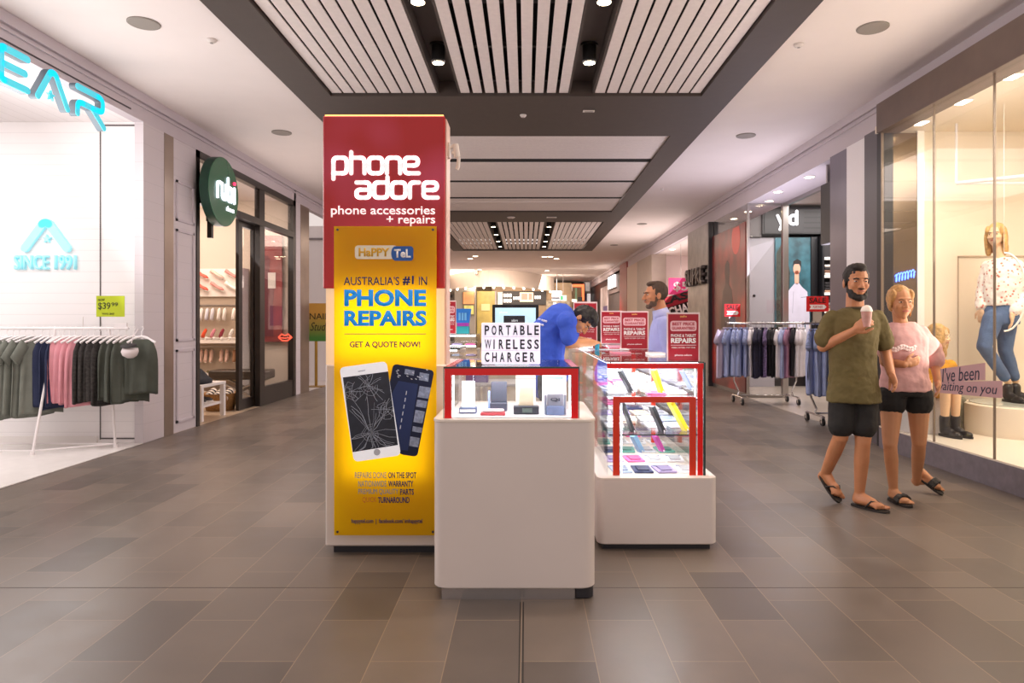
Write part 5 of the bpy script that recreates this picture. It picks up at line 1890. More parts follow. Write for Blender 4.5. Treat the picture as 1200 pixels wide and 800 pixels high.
MB().prism(suit, .001, .003).xf(m_).build('suit', SU, PI_)
MB().prism([(.09 + .075 * math.cos(2 * PI * i / 20), 1.58 + .12 * math.sin(2 * PI * i / 20)) for i in range(20)], .001, .003).strokes([(.09, 1.3), (.09, 1.5)], .045, .001, .003).xf(m_).build('head', M('picture_skin', '#d9a58c', .5, es=.15), PI_)
MB().prism([(.0, 1.62), (.02, 1.74), (.1, 1.79), (.18, 1.74), (.185, 1.6), (.15, 1.68), (.03, 1.68)], .003, .004).xf(m_).build('hair', M('picture_hair', '#1f1a18', .5), PI_)
MB().strokes([(.0, .65), (.02, 1.1)], .003, .003, .004).strokes([(.18, .98), (.28, .99)], .006, .003, .004).xf(m_).build('suit_seam', M('picture_seam', '#8f8ca0', .5), PI_)
t = thing('black_column', 'black upright column between the suit picture and the menswear shelves', 'column', (6.05, 14.35, 0))
MB().box(-.07, .07, -.05, .05, 0, 3.15, bev=.005).build('panel', BLACKP, t)
MB().box(-.05, .05, -.055, -.05, .3, .33).build('label_print', WHITEP, t)
MS = thing('shelf_unit', 'dark menswear shelf unit with white lit shelf edges', 'shelf', (6.75, 14.3, 0))
MB().box(-.6, .6, .1, .14, 0, 3.15).build('back_panel', M('shelf_back', '#2f2a2c', .5), MS)
MB().box(-.62, -.58, -.2, .12, 0, 3.15).box(.58, .62, -.2, .12, 0, 3.15).box(-.2, -.18, -.2, .1, 1.9, 2.4).build('side_panel', BLACKP, MS)
SEDGE = M('shelf_edge_white', '#fff8ee', .4, es=.4)
SZ = (2.70, 2.33, 1.97, 1.6, 1.24, .85)
for z in SZ:
    sh_ = MB().box(-.58, .58, -.2, .1, z - .02, z).build('shelf', BLACKP, MS)
    MB().box(-.58, -.21, -.21, -.2, z - .05, z + .005).box(-.17, .58, -.21, -.2, z - .05, z + .005).build('shelf_edge', SEDGE, sh_)
rnd = random.Random(8)
for zi, z in enumerate(SZ[1:]):
    for i, xx in enumerate((-.45, -.1, .3)):
        for k_ in range(4):
            cn, ch = rnd.choice([('tan', '#b58f76'), ('cream', '#e6d9ce'), ('brown', '#7b5a4a'), ('black', '#2a2728'), ('grey', '#8d868a')])
            me_k = 'fold' + cn
            if me_k not in SH:
                mb = MB().box(-.12, .12, -.14, .12, 0, .055, bev=.02, seg=3)
                mb.box(-.1, .1, -.146, -.12, .008, .026, bev=.006)
                bmesh.ops.recalc_face_normals(mb.bm, faces=mb.bm.faces)
                me = bpy.data.meshes.new('folded_shirt')
                mb.bm.to_mesh(me)
                mb.bm.free()
                me.materials.append(M('fold_' + cn, ch, .8))
                SH[me_k] = me
            o = bpy.data.objects.new('folded_shirt', SH[me_k])
            COL.objects.link(o)
            o.location = (6.75 + xx, 14.27, z + .001 + k_ * .056)
            o.scale = (1 if xx > -.4 else .9, 1, 1)
            tag(o, '%s folded shirt on the %s menswear shelf from the top, %s stack, %s from bottom' % (cn, ORD[zi + 1], ('left', 'middle', 'right')[i], ORD[k_]), 'shirt', 'folded shirts on the menswear shelves')
t = thing('picture_card', 'black and white shirt picture standing on the top menswear shelf', 'picture', (6.42, 14.2, 2.7))
MB().box(-.22, .26, -.01, .02, 0, .44).build('board', M('card_white', '#e8e4e4', .5), t)
MB().box(-.22, -.06, -.014, -.01, 0, .44).prism([(.0, 0), (.1, 0), (.1, .1), (.0, .1)], 0, .01).build('dark_half', M('card_dark', '#2d2a2c', .5), t)
MB().tube([(.08, -.016, .32), (.02, -.016, .22), (.05, -.016, .1), (.14, -.016, .1), (.17, -.016, .22), (.12, -.016, .32)], .01).build('shirt_outline', M('card_dark', '#2d2a2c', .5), t)
BL = thing('blade_sign', 'narrow black hanging sign beside the steel pier of the menswear shop', 'sign', (4.12, 9.3, 2.42))
MB().box(-.05, .05, -.3, .12, 0, .82, bev=.004).build('panel', M('sign_black', '#232022', .4), BL)
MB().box(-.02, .02, -.02, .02, .82, 1.08).build('hanger', STEEL, BL)
MB().strokes([(-.02, .5), (.0, .56), (.03, .5), (.0, .45)], .01, 0, .006).xf(basis((0, -.302, 0))).build('mark', WYD, BL)


# ---- chrome racks
CHROME = M('chrome', '#d2cdca', .18, .95)
RUB = M('castor_black', '#1c1b1b', .5)


def chrome_rack(label, x0, x1, Y, dep=.26, zr=1.34):
    t = thing('clothes_rack', label, 'clothes rack', ((x0 + x1) / 2, Y, 0))
    w = (x1 - x0) / 2
    MB().cyl((-w, 0, zr), (w, 0, zr), .016).build('rail', CHROME, t)
    for s in (-1, 1):
        MB().tube([(s * w * .84, 0, zr), (s * w * .84, 0, .38), (s * (w * .84 - .08), 0, .2), (s * (w * .74), 0, .14)], .014).sphere((s * w, 0, zr), .022).build('upright', CHROME, t)
        MB().tube([(s * w * .74, -dep, .125), (s * w * .74, dep, .125)], .013).build('foot_bar', CHROME, t)
        for d in (-1, 1):
            c_ = MB().cyl((s * w * .74 - .016, d * dep * .95, .055), (s * w * .74 + .016, d * dep * .95, .055), .052, n=18).build('castor', RUB, t)
            MB().box(s * w * .74 - .024, s * w * .74 + .024, d * dep * .95 - .02, d * dep * .95 + .02, .075, .125, bev=.004).cyl((s * w * .74 - .02, d * dep * .95, .055), (s * w * .74 + .02, d * dep * .95, .055), .02).build('fork', CHROME, c_)
    MB().cyl((-w * .74, 0, .135), (w * .74, 0, .135), .013).build('base_bar', CHROME, t)
    return t


chrome_rack('chrome clothes rack on castors with shirts in front of the menswear shop window', 3.38, 4.62, 11.4)
chrome_rack('second chrome clothes rack on castors, half hidden behind the man in the green t-shirt', 3.72, 4.9, 9.15)


def sale_sign(px0, px1, py0, py1, Y, label):
    a_, b_ = W(px0, py1, Y), W(px1, py0, Y)
    t = thing('sale_sign', label, 'sign', ((a_.x + b_.x) / 2, Y, 1.357))
    w = (b_.x - a_.x) / 2
    z0, z1 = a_.z - 1.357, b_.z - 1.357
    MB().box(-w, w, -.004, .006, z0, z1, bev=.001).build('card', M('sale_red', '#e01a22', .35), t)
    MB().box(-w * .4, w * .4, .006, .012, 0, z0 + .05).build('holder', CHROME, t)
    m_ = basis((0, -.005, 0))
    text('SALE', -w * .75, w * .75, z0 + (z1 - z0) * .56, z0 + (z1 - z0) * .92, m_, M('sale_text', '#3a1010', .5), t, bold=.02, depth=.001)
    mb = MB().prism([(-w * .75, z0 + (z1 - z0) * .15), (w * .6, z0 + (z1 - z0) * .15), (w * .8, z0 + (z1 - z0) * .3), (w * .6, z0 + (z1 - z0) * .45), (-w * .75, z0 + (z1 - z0) * .45), (-w * .6, z0 + (z1 - z0) * .3)], 0, .001)
    mb.xf(m_).build('arrow', WHITET, t)
    text('FURTHER', -w * .4, w * .45, z0 + (z1 - z0) * .22, z0 + (z1 - z0) * .38, m_, M('sale_text2', '#c01a22', .5), t, depth=.002)


sale_sign(849, 867.5, 356, 371, 11.38, 'small red sale sign above the left end of the first chrome rack')
sale_sign(945, 971, 347, 365, 11.36, 'larger red sale sign at the right end of the first chrome rack')
LAV = M('shirt_lavender', '#b9aec6', .85, var=.06)
BLU = board_mat('shirt_blue_stripe', '#a4b1dc', .03, 'X', .72, .35, .85)
WHS = M('shirt_white', '#ece8ee', .85, var=.04)
NVF = M('shirt_navy_dark', '#25243c', .85, var=.4, vs=30)
PUF = M('shirt_purple_floral', '#6f5f86', .85, var=.6, vs=36)
BKS = M('shirt_black', '#191820', .85, var=.2)
MAU = M('shirt_mauve', '#a57894', .85, var=.12)
SKY = M('shirt_sky', '#a9b6df', .85, var=.08)
seq = [(850, LAV, 'lavender'), (856, BLU, 'blue striped'), (862, BLU, 'blue striped'), (868, BLU, 'blue striped'), (874, BLU, 'blue striped'), (880, WHS, 'white'), (886, NVF, 'dark navy patterned'),
       (893, NVF, 'dark navy patterned'), (897, PUF, 'purple floral'), (904, BKS, 'black'), (909, BKS, 'black'), (915, WHS, 'white'), (920, SKY, 'pale blue'), (925, MAU, 'mauve'), (930, BKS, 'black'), (937, WHS, 'white'), (941, WHS, 'white')]
CHH = M('hanger_wood', '#5a4a44', .5)
for i, (px, m_, nm_) in enumerate(seq):
    garment('shirt', '%s short-sleeved shirt on the first chrome rack, %s from left' % (nm_, ORD[i]), 'shirt', ((px - CX) / F * 11.4, 11.4, 1.356), 1.02 + r0.uniform(-.2, .2) if i else .7, 'shirt', .78 * r0.uniform(.96, 1.03), .22, [m_], 200 + i, 'shirts on the first chrome rack', CHH)
for i, px in enumerate((951, 956, 961, 967, 974, 981, 988)):
    garment('shirt', 'pale blue shirt on the second chrome rack behind the man, %s from left' % ORD[i], 'shirt', ((px - CX) / F * 9.15, 9.15, 1.356), 1.1 + r0.uniform(-.1, .1), 'shirt', .84 * r0.uniform(.97, 1.03), .22, [SKY if i % 2 else BLU], 300 + i, 'shirts on the second chrome rack', CHH)

# ------------------------------------------------------------------ column letters and the corner shop
CL = thing('shop_sign', 'dark raised letters on the grey marble column', 'sign', (3.92, 15.6, 2.2))
a_ = basis((-.0, 0, 0), 'right')
text('SUPRE', -.80, .86, 0, .40, basis((0, 0, 0), 'right'), M('letter_bronze_dark', '#4a4240', .3, .6), CL, name='letters', bold=.03, depth=.1)
PK = thing('price_poster', 'hot pink $5 poster in the corner shop behind the marble column', 'poster', (4.13, 18.6, 2.0))
a_, b_ = W(783.5, 345, 18.6), W(812, 325.5, 18.6)
MB().box(a_.x - 4.13, b_.x - 4.13, -.01, .01, a_.z - 2.0, b_.z - 2.0).build('board', M('poster_pink', '#e0427c', .45, es=.2), PK)
a_, b_ = W(789, 342, 18.6), W(806, 330, 18.6)
text('$5', a_.x - 4.13, b_.x - 4.13, a_.z - 2.0, b_.z - 2.0, basis((0, -.011, 0)), WHITET, PK, bold=.015)
MB().cyl((.1, .012, .2), (.1, .012, 1.55), .006).build('wire', STEEL, PK)
for (c1, x0, x1, y0, y1, word, mt, nm_, tc_) in (('last', 778, 815, 344, 363, 'LAST', M('banner_red', '#b01f34', .45), 'red', M('banner_ink', '#20161a', .5)), ('chance', 786, 818, 353, 371, 'CHANCE', M('banner_black', '#1d191c', .45), 'black', WHITET)):
    t = thing('sale_banner', '%s slanted banner reading %s in the corner shop below the pink poster' % (nm_, word), 'banner', (4.2, 18.5 - (.32 if c1 == 'last' else 0), 1.4))
    Yb = t.location.y
    P_ = lambda x, y: (lambda p: (p.x - 4.2, p.z - 1.4))(W(x, y, Yb))
    mb = MB().prism([P_(x0 - 4, y1), P_(x1, y1 - 13), P_(x1, y0 - 6), P_(x0 - 4, y0 + 6)] if c1 == 'last' else [P_(x0 - 4, y1 + 3), P_(x1, y1 - 6), P_(x1, y0 - 6), P_(x0 - 4, y0 + 6)], 0, .012)
    mb.xf(basis((0, 0, 0))).build('board', mt, t)
    a_, b_ = P_(x0 - 1, y1 - 5 if c1 == 'last' else y1), P_(x1 + 6, y0 + 3)
    m2 = basis((0, -.013, 0)) @ Matrix.Translation((a_[0], a_[1], 0)) @ Matrix.Rotation(.28, 4, 'Z')
    text(word, 0, (b_[0] - a_[0]) * (1.0 if c1 == 'last' else 1.15), 0, .2 if c1 == 'last' else .24, m2, tc_, t, bold=.04, depth=.004)
    MB().cyl((.05, .02, -1.4), (.05, .02, -.1), .015).box(-.1, .2, -.1, .14, -1.4, -1.38).build('stand', STEEL, t)

# ------------------------------------------------------------------ far shops and food court
RDP = struct(MB().box(3.95, 4.4, 26.7, 28.7, 0, 3.75).build('wall_right', M('pillar_red', '#8e1420', .35)))
t = thing('shop_sign', 'white lit sign on the dark shop front beyond the red pillar', 'sign', (3.93, 31.2, 3.2))
MB().box(-.03, .03, -1.2, 1.2, -.28, .28).build('box', M('lit_sign_white', '#fff6f2', .4, es=1.6), t)
MB().box(-.02, .06, -1.24, 1.24, -.31, -.28).build('tray', DKFRAME, t)
t = thing('poster', 'pale shop poster panel on the far right wall beyond the dark front', 'poster', (4.075, 35.4, 1.0))
MB().box(-.02, .02, -1.6, 1.6, 0, 2.2).build('board', M('poster_pale', '#cfc4c6', .5, var=.4, vs=1.2), t)
MB().box(-.03, -.02, -1.5, .2, .2, 1.2).build('purple_print', M('poster_purple', '#6a5a8c', .5), t)
bx = lambda x0, x1, y0, y1, Y: (lambda a, b: (a.x, b.x, a.z, b.z))(W(x0, y1, Y), W(x1, y0, Y))


def panel(name, label, cat, x0, x1, y0, y1, Y, mat, parts=(), dep=.08):
    a0, a1, c0, c1 = bx(x0, x1, y0, y1, Y)
    t = thing(name, label, cat, ((a0 + a1) / 2, Y, c0))
    ox, oz = -(a0 + a1) / 2, -c0
    MB().box(a0 + ox, a1 + ox, 0, dep, 0, c1 + oz, bev=.01).build('board', mat, t)
    for pn, px0, px1, py0, py1, pm in parts:
        e0, e1, f0, f1 = bx(px0, px1, py0, py1, Y)
        MB().box(e0 + ox, e1 + ox, -.04, 0, f0 + oz, f1 + oz, bev=.005).build(pn, pm, t)
    return t


GP = M('lit_poster_orange', '#e07a4a', .4, es=.6, var=.4, vs=1.5)
panel('lit_poster', 'orange lit poster on the far grey pillar left of the golden wall', 'poster', 542, 556, 341, 370, 35.9, M('poster_frame_green', '#6f6a50', .5), (('picture', 543, 555.5, 342.5, 356, GP), ('lower_picture', 544, 555, 358, 368, M('lit_poster_green', '#b5b060', .4, es=.4, var=.5, vs=3))))
panel('golden_wall', 'tall golden wall panel at the food court behind the brochure stand', 'panel', 559, 581, 341, 402, 38.0, M('gold_panel', '#a3904a', .4, es=.15, var=.25, vs=2), (('trim_strip', 580, 582, 341, 402, M('grey_strip', '#8f8a86', .5)), ('printed_text', 564, 574, 356, 364, M('gold_pale', '#c9bd8a', .4))))
panel('food_pillar', 'pale square pillar right of the golden wall at the food court', 'pillar', 583, 589, 342, 402, 38.0, M('pillar_pale', '#c9c2ba', .5), (('base_trim', 583, 589, 396, 402, M('grey_strip', '#8f8a86', .5)),), .3)
mats_w = M('menu_white', '#fff4e4', .4, es=1.2)
panel('menu_board', 'black food court menu board with rows of small white pictures above the monitor', 'menu board', 589, 640, 341, 357, 38.4, M('menu_black', '#1c1816', .5),
      [('menu_picture', 590 + i * 3.4, 592.6 + i * 3.4, 344 + 6.2 * j, 348 + 6.2 * j, mats_w) for i in range(3) for j in range(2)] + [('menu_picture', 601.5 + i * 2.6, 603.4 + i * 2.6, 347.5, 351, mats_w) for i in range(3)] + [('menu_picture', 626.5 + i * 2.6, 628.4 + i * 2.6, 346.5, 350, mats_w) for i in range(3)])
panel('menu_sign', 'square peach lit sign in the middle of the black menu board', 'sign', 609, 625, 342.5, 353.5, 38.33, M('menu_peach', '#f2c9a4', .4, es=.8), (('red_print', 611, 618, 344, 351, M('menu_red', '#e07a6a', .4, es=.5)), ('red_print', 619.5, 623.5, 344, 351, M('menu_red', '#e07a6a', .4, es=.5))))
panel('food_counter', 'food court servery counter with bright display below the black menu board', 'counter', 585, 668, 376, 407.5, 37.0, M('servery_brown', '#7a6650', .5, var=.3, vs=3), (('glass_front', 588, 665, 378, 386, M('servery_lit', '#e8d8b8', .4, es=.5, var=.4, vs=2)),), .6)
panel('shop_screen', 'pale blue lit screen hanging at the food court left of the exit sign', 'screen', 647, 658, 341, 352, 36.0, M('screen_white', '#f0f2ff', .4, es=1.4), (('dark_band', 647, 656, 348, 350, M('menu_black', '#1c1816', .5)),))
t = panel('exit_sign', 'small green and white exit sign hanging at the food court', 'sign', 656, 664, 346, 352, 35.0, M('exit_white', '#d8f2e0', .4, es=1.0), (('running_figure', 657, 659.5, 346.6, 351.4, M('exit_green', '#1f9a5a', .4, es=.7)),))
e0, e1, f0, f1 = bx(660, 663.6, 347.3, 350.8, 35.0)
text('EXIT', e0 - t.location.x, e1 - t.location.x, f0 - t.location.z, f1 - t.location.z, basis((0, -.03, 0)), M('exit_green', '#1f9a5a', .4, es=.7), t, depth=.02)
MB().cyl((0, .04, .2), (0, .04, ZC - t.location.z), .012, n=8).build('drop_rod', STEEL, t)
t = bpy.data.objects['shop_screen']
MB().cyl((0, .04, .3), (0, .04, ZC - t.location.z), .012, n=8).build('drop_rod', STEEL, t)
panel('far_shop', 'orange lit shop frame at the far end of the mall', 'shop front', 660, 685, 334, 405, 41.0, M('far_shop_beige', '#a8906e', .5, var=.4, vs=1.5),
      (('orange_header', 671, 684.5, 333, 336, M('neon_orange', '#ff6a3a', .4, es=1.6)), ('orange_post', 682, 684.5, 336, 352, M('neon_orange', '#ff6a3a', .4, es=1.6)), ('green_strip', 674, 676, 337, 352, M('far_green', '#8fb08a', .5, es=.3)),
       ('black_sign', 667, 670, 349.5, 353, BLACKP), ('white_sign', 670, 676, 350.5, 353.5, mats_w), ('black_sign', 677, 682.5, 348, 352.5, BLACKP)))
panel('ceiling_header', 'long pale lit header over the far right food shops', 'header', 634, 671, 333, 341, 40.5, M('far_header', '#d9c4b4', .5, es=.5, var=.3, vs=3), (('lamp_row', 636, 668, 338, 340, M('lamp_row', '#ffe9c9', .4, es=2.5)),))
panel('far_shelf', 'pale shop shelf of goods behind the bent worker at the far end', 'shelf', 640, 668, 352, 412, 38.3, M('far_goods', '#8b8270', .5, var=.6, vs=5), (('white_goods', 648, 652, 354, 364, M('far_white', '#cfd4dc', .5)), ('lime_goods', 641, 646, 362, 372, M('far_lime', '#a8b04a', .5)), ('white_goods', 655, 659, 360, 368, M('far_white', '#cfd4dc', .5))))
panel('wall_panel', 'dark recess with shelves beside the far left grey pillar', 'shelf', 524, 533, 341, 400, 37.0, M('far_dark', '#5a5048', .5, var=.4, vs=2), (('sign_plate', 524, 530.5, 345, 348.5, M('menu_black', '#1c1816', .5)),))
panel('far_partition', 'tan shop partition between the golden wall and the far left pillar', 'partition', 533, 560, 338, 404, 41.0, M('far_tan', '#8d8064', .5, var=.3, vs=1.5), (('lit_strip', 540, 541.5, 348, 362, mats_w),))
panel('far_shop', 'bright shop front of mixed goods at the far right end of the mall', 'shop front', 684, 692.5, 330, 404, 42.4, M('far_shop_grey', '#a49a98', .5, var=.5, vs=1.6),
      (('poster', 686, 691, 331, 341, M('far_poster', '#d4c6c0', .5, es=.3, var=.4, vs=2)), ('purple_poster', 685, 687.5, 344, 352, M('poster_purple', '#6a5a8c', .5)), ('white_poster', 688, 692, 344, 366, M('far_white_lit', '#e6dede', .5, es=.5))))
# bulbs along the curved bulkhead
BM = None
for i in range(1, 24, 2):
    xa, ya = BULB_PTS[i]
    if BM is None:
        BM = thing('bulb', '', 'lamp', (xa, ya - .08, 3.1))
        MB().sphere((0, 0, -.05), .055, n=10, m=6).build('globe', M('bulb_glow', '#fff2d8', .4, es=8), BM, True)
        MB().cyl((0, 0, 0), (0, 0, -.03), .03).build('socket', WHITEP, BM)
        o = BM
    else:
        o = dup(BM, (xa, ya - .08, 3.1))
    o['label'] = 'small glowing bulb along the curved far bulkhead, %s from left' % ORD[i // 2]
    o['group'] = 'bulbs along the curved bulkhead'
t = thing('skylight', 'bright rectangular light coffer in the far left ceiling', 'skylight', (-3.2, 36.0, ZC - .012))
MB().box(-.95, .75, -3.2, 3.2, -.02, -.005).build('panel', M('coffer_glow', '#fff0dc', .4, es=2.2, ecol='#ffe9cf'), t)
MB().box(-1.05, -.95, -3.3, 3.3, -.2, 0).box(.75, .85, -3.3, 3.3, -.2, 0).box(-1.05, .85, 3.2, 3.3, -.2, 0).build('coffer_edge', CEIL, t)
# ------------------------------------------------------------------ people and mannequins
SKIN = M('skin_warm', '#bd7f58', .5, sub=.08, var=.05, vs=14)
SKINF = M('skin_fair', '#c68b62', .5, sub=.08, var=.05, vs=14)
SKINW = M('skin_worker', '#d79a68', .5, sub=.08, var=.05, vs=14)
MANN = M('mannequin_skin', '#e8c19a', .4, var=.02)
EYEW = M('eye_white', '#cfc6bd', .3)
EYED = M('eye_dark', '#2a1d16', .2)
LIPS = M('lips', '#a8604f', .45)
LIPF = M('lips_pink', '#b9685f', .45)


def frame(F_, U_=(0, 0, 1)):
    f = V(F_).normalized()
    u = V(U_)
    r = f.cross(u).normalized()
    u = r.cross(f).normalized()
    return r, f, u


def head(mb, c, F_, U_=(0, 0, 1), s=1.0, ears=True, fem=False):
    """adds a head with a face to mb; c = middle of the head"""
    r, f, u = frame(F_, U_)
    B = Matrix((r, f, u)).transposed()
    P = lambda x, y, z: V(c) + (r * x + f * y + u * z) * s
    e = lambda x, y, z, a, b, d: mb.sphere(P(x, y, z), (a * s, b * s, d * s), B, 16, 12)
    e(0, -.012, .03, .073, .094, .088)
    e(0, .03, -.02, .060, .060, .085)
    jw = .84 if fem else 1.0
    e(0, .033, -.066, .047 * jw, .05, .044)
    e(0, .064, -.097, .022 * jw, .019, .017)
    e(0, .074 if fem else .078, .030, .046, .014 if fem else .016, .011)
    for sx in (-1, 1):
        e(sx * .034, .064, -.022, .024, .024, .022)
        if ears:
            e(sx * .074, -.008, -.008, .010, .02, .032)
        e(sx * .012, .098, -.03, .010, .010, .008)
    mb.rcone(P(0, .09, .012), P(0, .108 if fem else .112, -.026), (.007 if fem else .009) * s, (.0105 if fem else .013) * s)
    e(0, .086, -.052, .022, .011, .006)
    e(0, .083, -.063, .019, .011, .007)
    return P, B, (r, f, u)


def face(P, B, s, parent, lips=LIPS, brow=None, bw=.0042):
    for sx in (-1, 1):
        e_ = MB().sphere(P(sx * .031, .0785, .008), (.0115 * s, .011 * s, .0048 * s), B, 12, 8).build('eye', EYEW, parent, True)
        MB().sphere(P(sx * .031, .0875, .008), (.0058 * s, .003 * s, .005 * s), B, 10, 6).build('iris', EYED, e_, True)
        if brow:
            MB().tube([P(sx * .016, .096, .023), P(sx * .032, .094, .028), P(sx * .048, .082, .022)], bw * s, 6).build('eyebrow', brow, parent)
    MB().tube([P(-.021, .089, -.056), P(-.008, .098, -.0535), P(0, .0985, -.055), P(.008, .098, -.0535), P(.021, .089, -.056)], .0048 * s, 6).build('mouth', lips, parent)


def hand(mb, w, d, n, side, s=1.0, curl=.35, spread=.0, thumb=.5, fl=(.066, .076, .071, .056)):
    """palm + four fingers + thumb. w wrist, d direction of fingers, n palm normal, side = +-1 thumb side"""
    d = V(d).normalized()
    n = (V(n) - d * V(n).dot(d)).normalized()
    t = d.cross(n) * side
    B = Matrix((t, d, n)).transposed()
    w = V(w)
    mb.sphere(w + d * .05 * s, (.040 * s, .052 * s, .017 * s), B, 14, 10)
    mb.rcone(w, w + d * .03 * s, .024 * s, .026 * s)
    for i, o in enumerate((.028, .0095, -.0095, -.028)):
        p = w + d * (.088 - abs(o) * .25) * s + t * o * s
        L = fl[i] * s
        a = curl * .6
        pts, rad = [w + d * .05 * s + t * o * .8 * s, p], [.0105 * s, .0098 * s]
        dd = d
        for k_, (fr, c_) in enumerate(((.45, curl), (.32, curl * 1.2), (.23, curl * .8))):
            ax = n.cross(d).normalized() if True else t
            dd = (Matrix.Rotation(-c_ if False else c_, 3, d.cross(n).normalized()) @ dd).normalized()
            p = p + dd * L * fr
            pts.append(p)
            rad.append((.0092, .0085, .0075)[k_] * s)
        mb.limb(pts, rad, 10)
    p0 = w + d * .022 * s + t * .026 * s
    d1 = (d * .75 + t * .65 + n * .25).normalized()
    p1 = p0 + d1 * .04 * s
    d2 = (d * .9 + t * .25 * (1 - thumb) + n * .55 * thumb).normalized()
    p2 = p1 + d2 * .03 * s
    p3 = p2 + (d2 * .8 + n * .4 * thumb).normalized() * .024 * s
    mb.limb([w + d * .02 * s, p0, p1, p2, p3], [.018 * s, .015 * s, .0115 * s, .010 * s, .008 * s], 10)


def foot(mb, ankle, heel, toe, s=1.0):
    """bare foot with five toes: ankle joint, heel on ground, toe tip on ground"""
    ankle, heel, toe = V(ankle), V(heel), V(toe)
    d = (toe - heel)
    L = d.length
    d.normalize()
    up = (V((0, 0, 1)) - d * d.z).normalized()
    sd = d.cross(up)
    mb.rcone(ankle, heel + d * .035 * s + up * .035 * s, .036 * s, .034 * s)
    mb.rcone(heel + d * .035 * s + up * .034 * s, heel + d * L * .68 + up * .024 * s, .034 * s, .024 * s)
    mb.rcone(ankle - up * .01 * s, heel + d * L * .6 + up * .036 * s, .034 * s, .026 * s)
    mb.sphere(heel + d * L * .68 + up * .024 * s, (.043 * s, .05 * s, .022 * s), Matrix((sd, d, up)).transposed())
    for i in range(5):
        o = (-.034 + .017 * i) * s
        ln = L * (.99 - .05 * i)
        r_ = (.0125 if i == 0 else .0088) * s
        mb.rcone(heel + d * L * .72 + sd * o + up * .016 * s, heel + d * (ln - r_) + sd * o * 1.05 + up * r_, r_ * 1.1, r_, 8)


def sandal(parent, heel, toe, name, mat, kind='thong', w=.046):
    heel, toe = V(heel), V(toe)
    d = (toe - heel)
    L = d.length
    d.normalize()
    up = (V((0, 0, 1)) - d * d.z).normalized()
    sd = d.cross(up)
    rings = []
    for z in (-.016, -.001):
        ring = []
        for i in range(24):
            a = 2 * PI * i / 24
            f = .5 + .54 * math.cos(a)
            ww = w * (.82 + .25 * f) * math.copysign(abs(math.sin(a)) ** .7, math.sin(a))
            ring.append(heel + d * L * f + sd * ww + up * z)
        rings.append(ring)
    o = MB().loft(rings).build(name, mat, parent)
    mb = MB()
    q = lambda f, s_, z: heel + d * L * f + sd * s_ + up * z
    if kind == 'thong':
        mb.tube([q(.84, -.012, .002), q(.76, -.005, .042), q(.60, .03, .05), q(.46, .048, .0)], .0055, 8)
        mb.tube([q(.76, -.005, .042), q(.60, -.036, .048), q(.46, -.05, .0)], .0055, 8)
    else:
        for f in (.56, .61, .66, .71):
            mb.tube([q(f, -.052, -.004), q(f, -.047, .034), q(f, -.02, .054), q(f, .02, .052), q(f, .047, .03), q(f, .052, -.004)], .0095, 8)
    mb.build('strap', mat, o, True)
    return o


def hairshell(P, B, s, name, mat, parent, blobs, voxel=.006, disp=.008, dscale=.02):
    mb = MB()
    for x, y, z, a, b, c in blobs:
        mb.sphere(P(x, y, z), (a * s, b * s, c * s), B, 16, 12)
    return fuse(mb, name, mat, parent, voxel, 3, .5, disp, dscale)


# ---------------------------------------------------------------- man in the green t-shirt
Y0 = 5.0


def mk(Y):
    return lambda x, y, d=0.0: W(x, y, Y + d)


J = mk(Y0)
MAN = thing('person', 'man with dark beard in olive t-shirt and black shorts walking with a drink', 'person', (J(1003, 590).x, Y0, 0))
inv = Matrix.Translation(-MAN.location)
mb = MB()
hc = J(1003.5, 331, -.02)
hs = 1.1
P, B, fr_ = head(mb, hc, (-.12, -1, -.06), (.02, 0, 1), hs)
mb.rcone(P(0, -.025, -.07), J(1002, 364, .02), .056, .066)
# chest and pelvis core
mb.ell_loft([(J(1001, 366, .02), V((.16, 0, 0)), V((0, .085, 0))), (J(1000, 395, .0), V((.165, 0, 0)), V((0, .11, 0))), (J(1000, 440, .0), V((.15, 0, 0)), V((0, .10, 0))), (J(1001, 466, .0), V((.165, 0, 0)), V((0, .11, 0)))])
# right arm (viewer left) lifted to the cup
sh = J(972, 374, .02)
el = J(964.5, 406, .03)
wr = J(1001, 387.5, -.17)
mb.limb([sh, el, wr], [.050, .042, .029])
HD = (J(1014, 377, -.24) - wr).normalized()
hand(mb, wr, HD, (.75, .1, .25), -1, 1.05, .62, thumb=.9)
# left arm hanging
sh2 = J(1030, 374, .02)
el2 = J(1037.5, 412, .06)
wr2 = J(1044, 437, -.09)
mb.limb([sh2, el2, wr2], [.050, .042, .029])
hand(mb, wr2, J(1051, 453, -.16) - wr2, (-.8, .2, .1), 1, 1.0, .3)
# legs
hipR, hipL = J(987, 462, .0), J(1014, 462, .0)
knR = J(985, 512, .0)
anR = J(965, 560, .27)
knL = J(1011, 518, -.04)
anL = J(1007, 579, .02)
mb.limb([hipR, knR], [.09, .054])
mb.limb([knR, knR.lerp(anR, .35), anR], [.052, .052, .034])
mb.limb([hipL, knL], [.09, .054])
mb.limb([knL, knL.lerp(anL, .35), anL], [.052, .052, .034])
heelL = V((anL.x - .035, anL.y + .03, .017))
toeL = V((anL.x + .11, anL.y - .19, .017))
foot(mb, anL, heelL, toeL, 1.08)
toeR = V((anR.x + .055, anR.y - .155, .017))
heelR = V((anR.x - .015, anR.y + .0, .185))
foot(mb, anR + V((0, -.0, .02)), heelR, toeR, 1.08)
mb.xf(inv)
fuse(mb, 'body', SKIN, MAN, .0052, 4)
Pl = lambda x, y, z: inv @ P(x, y, z)
HAIRD = M('hair_dark_brown', '#1f1611', .7, var=.3, vs=60)
face(Pl, B, hs, MAN, LIPS, HAIRD)
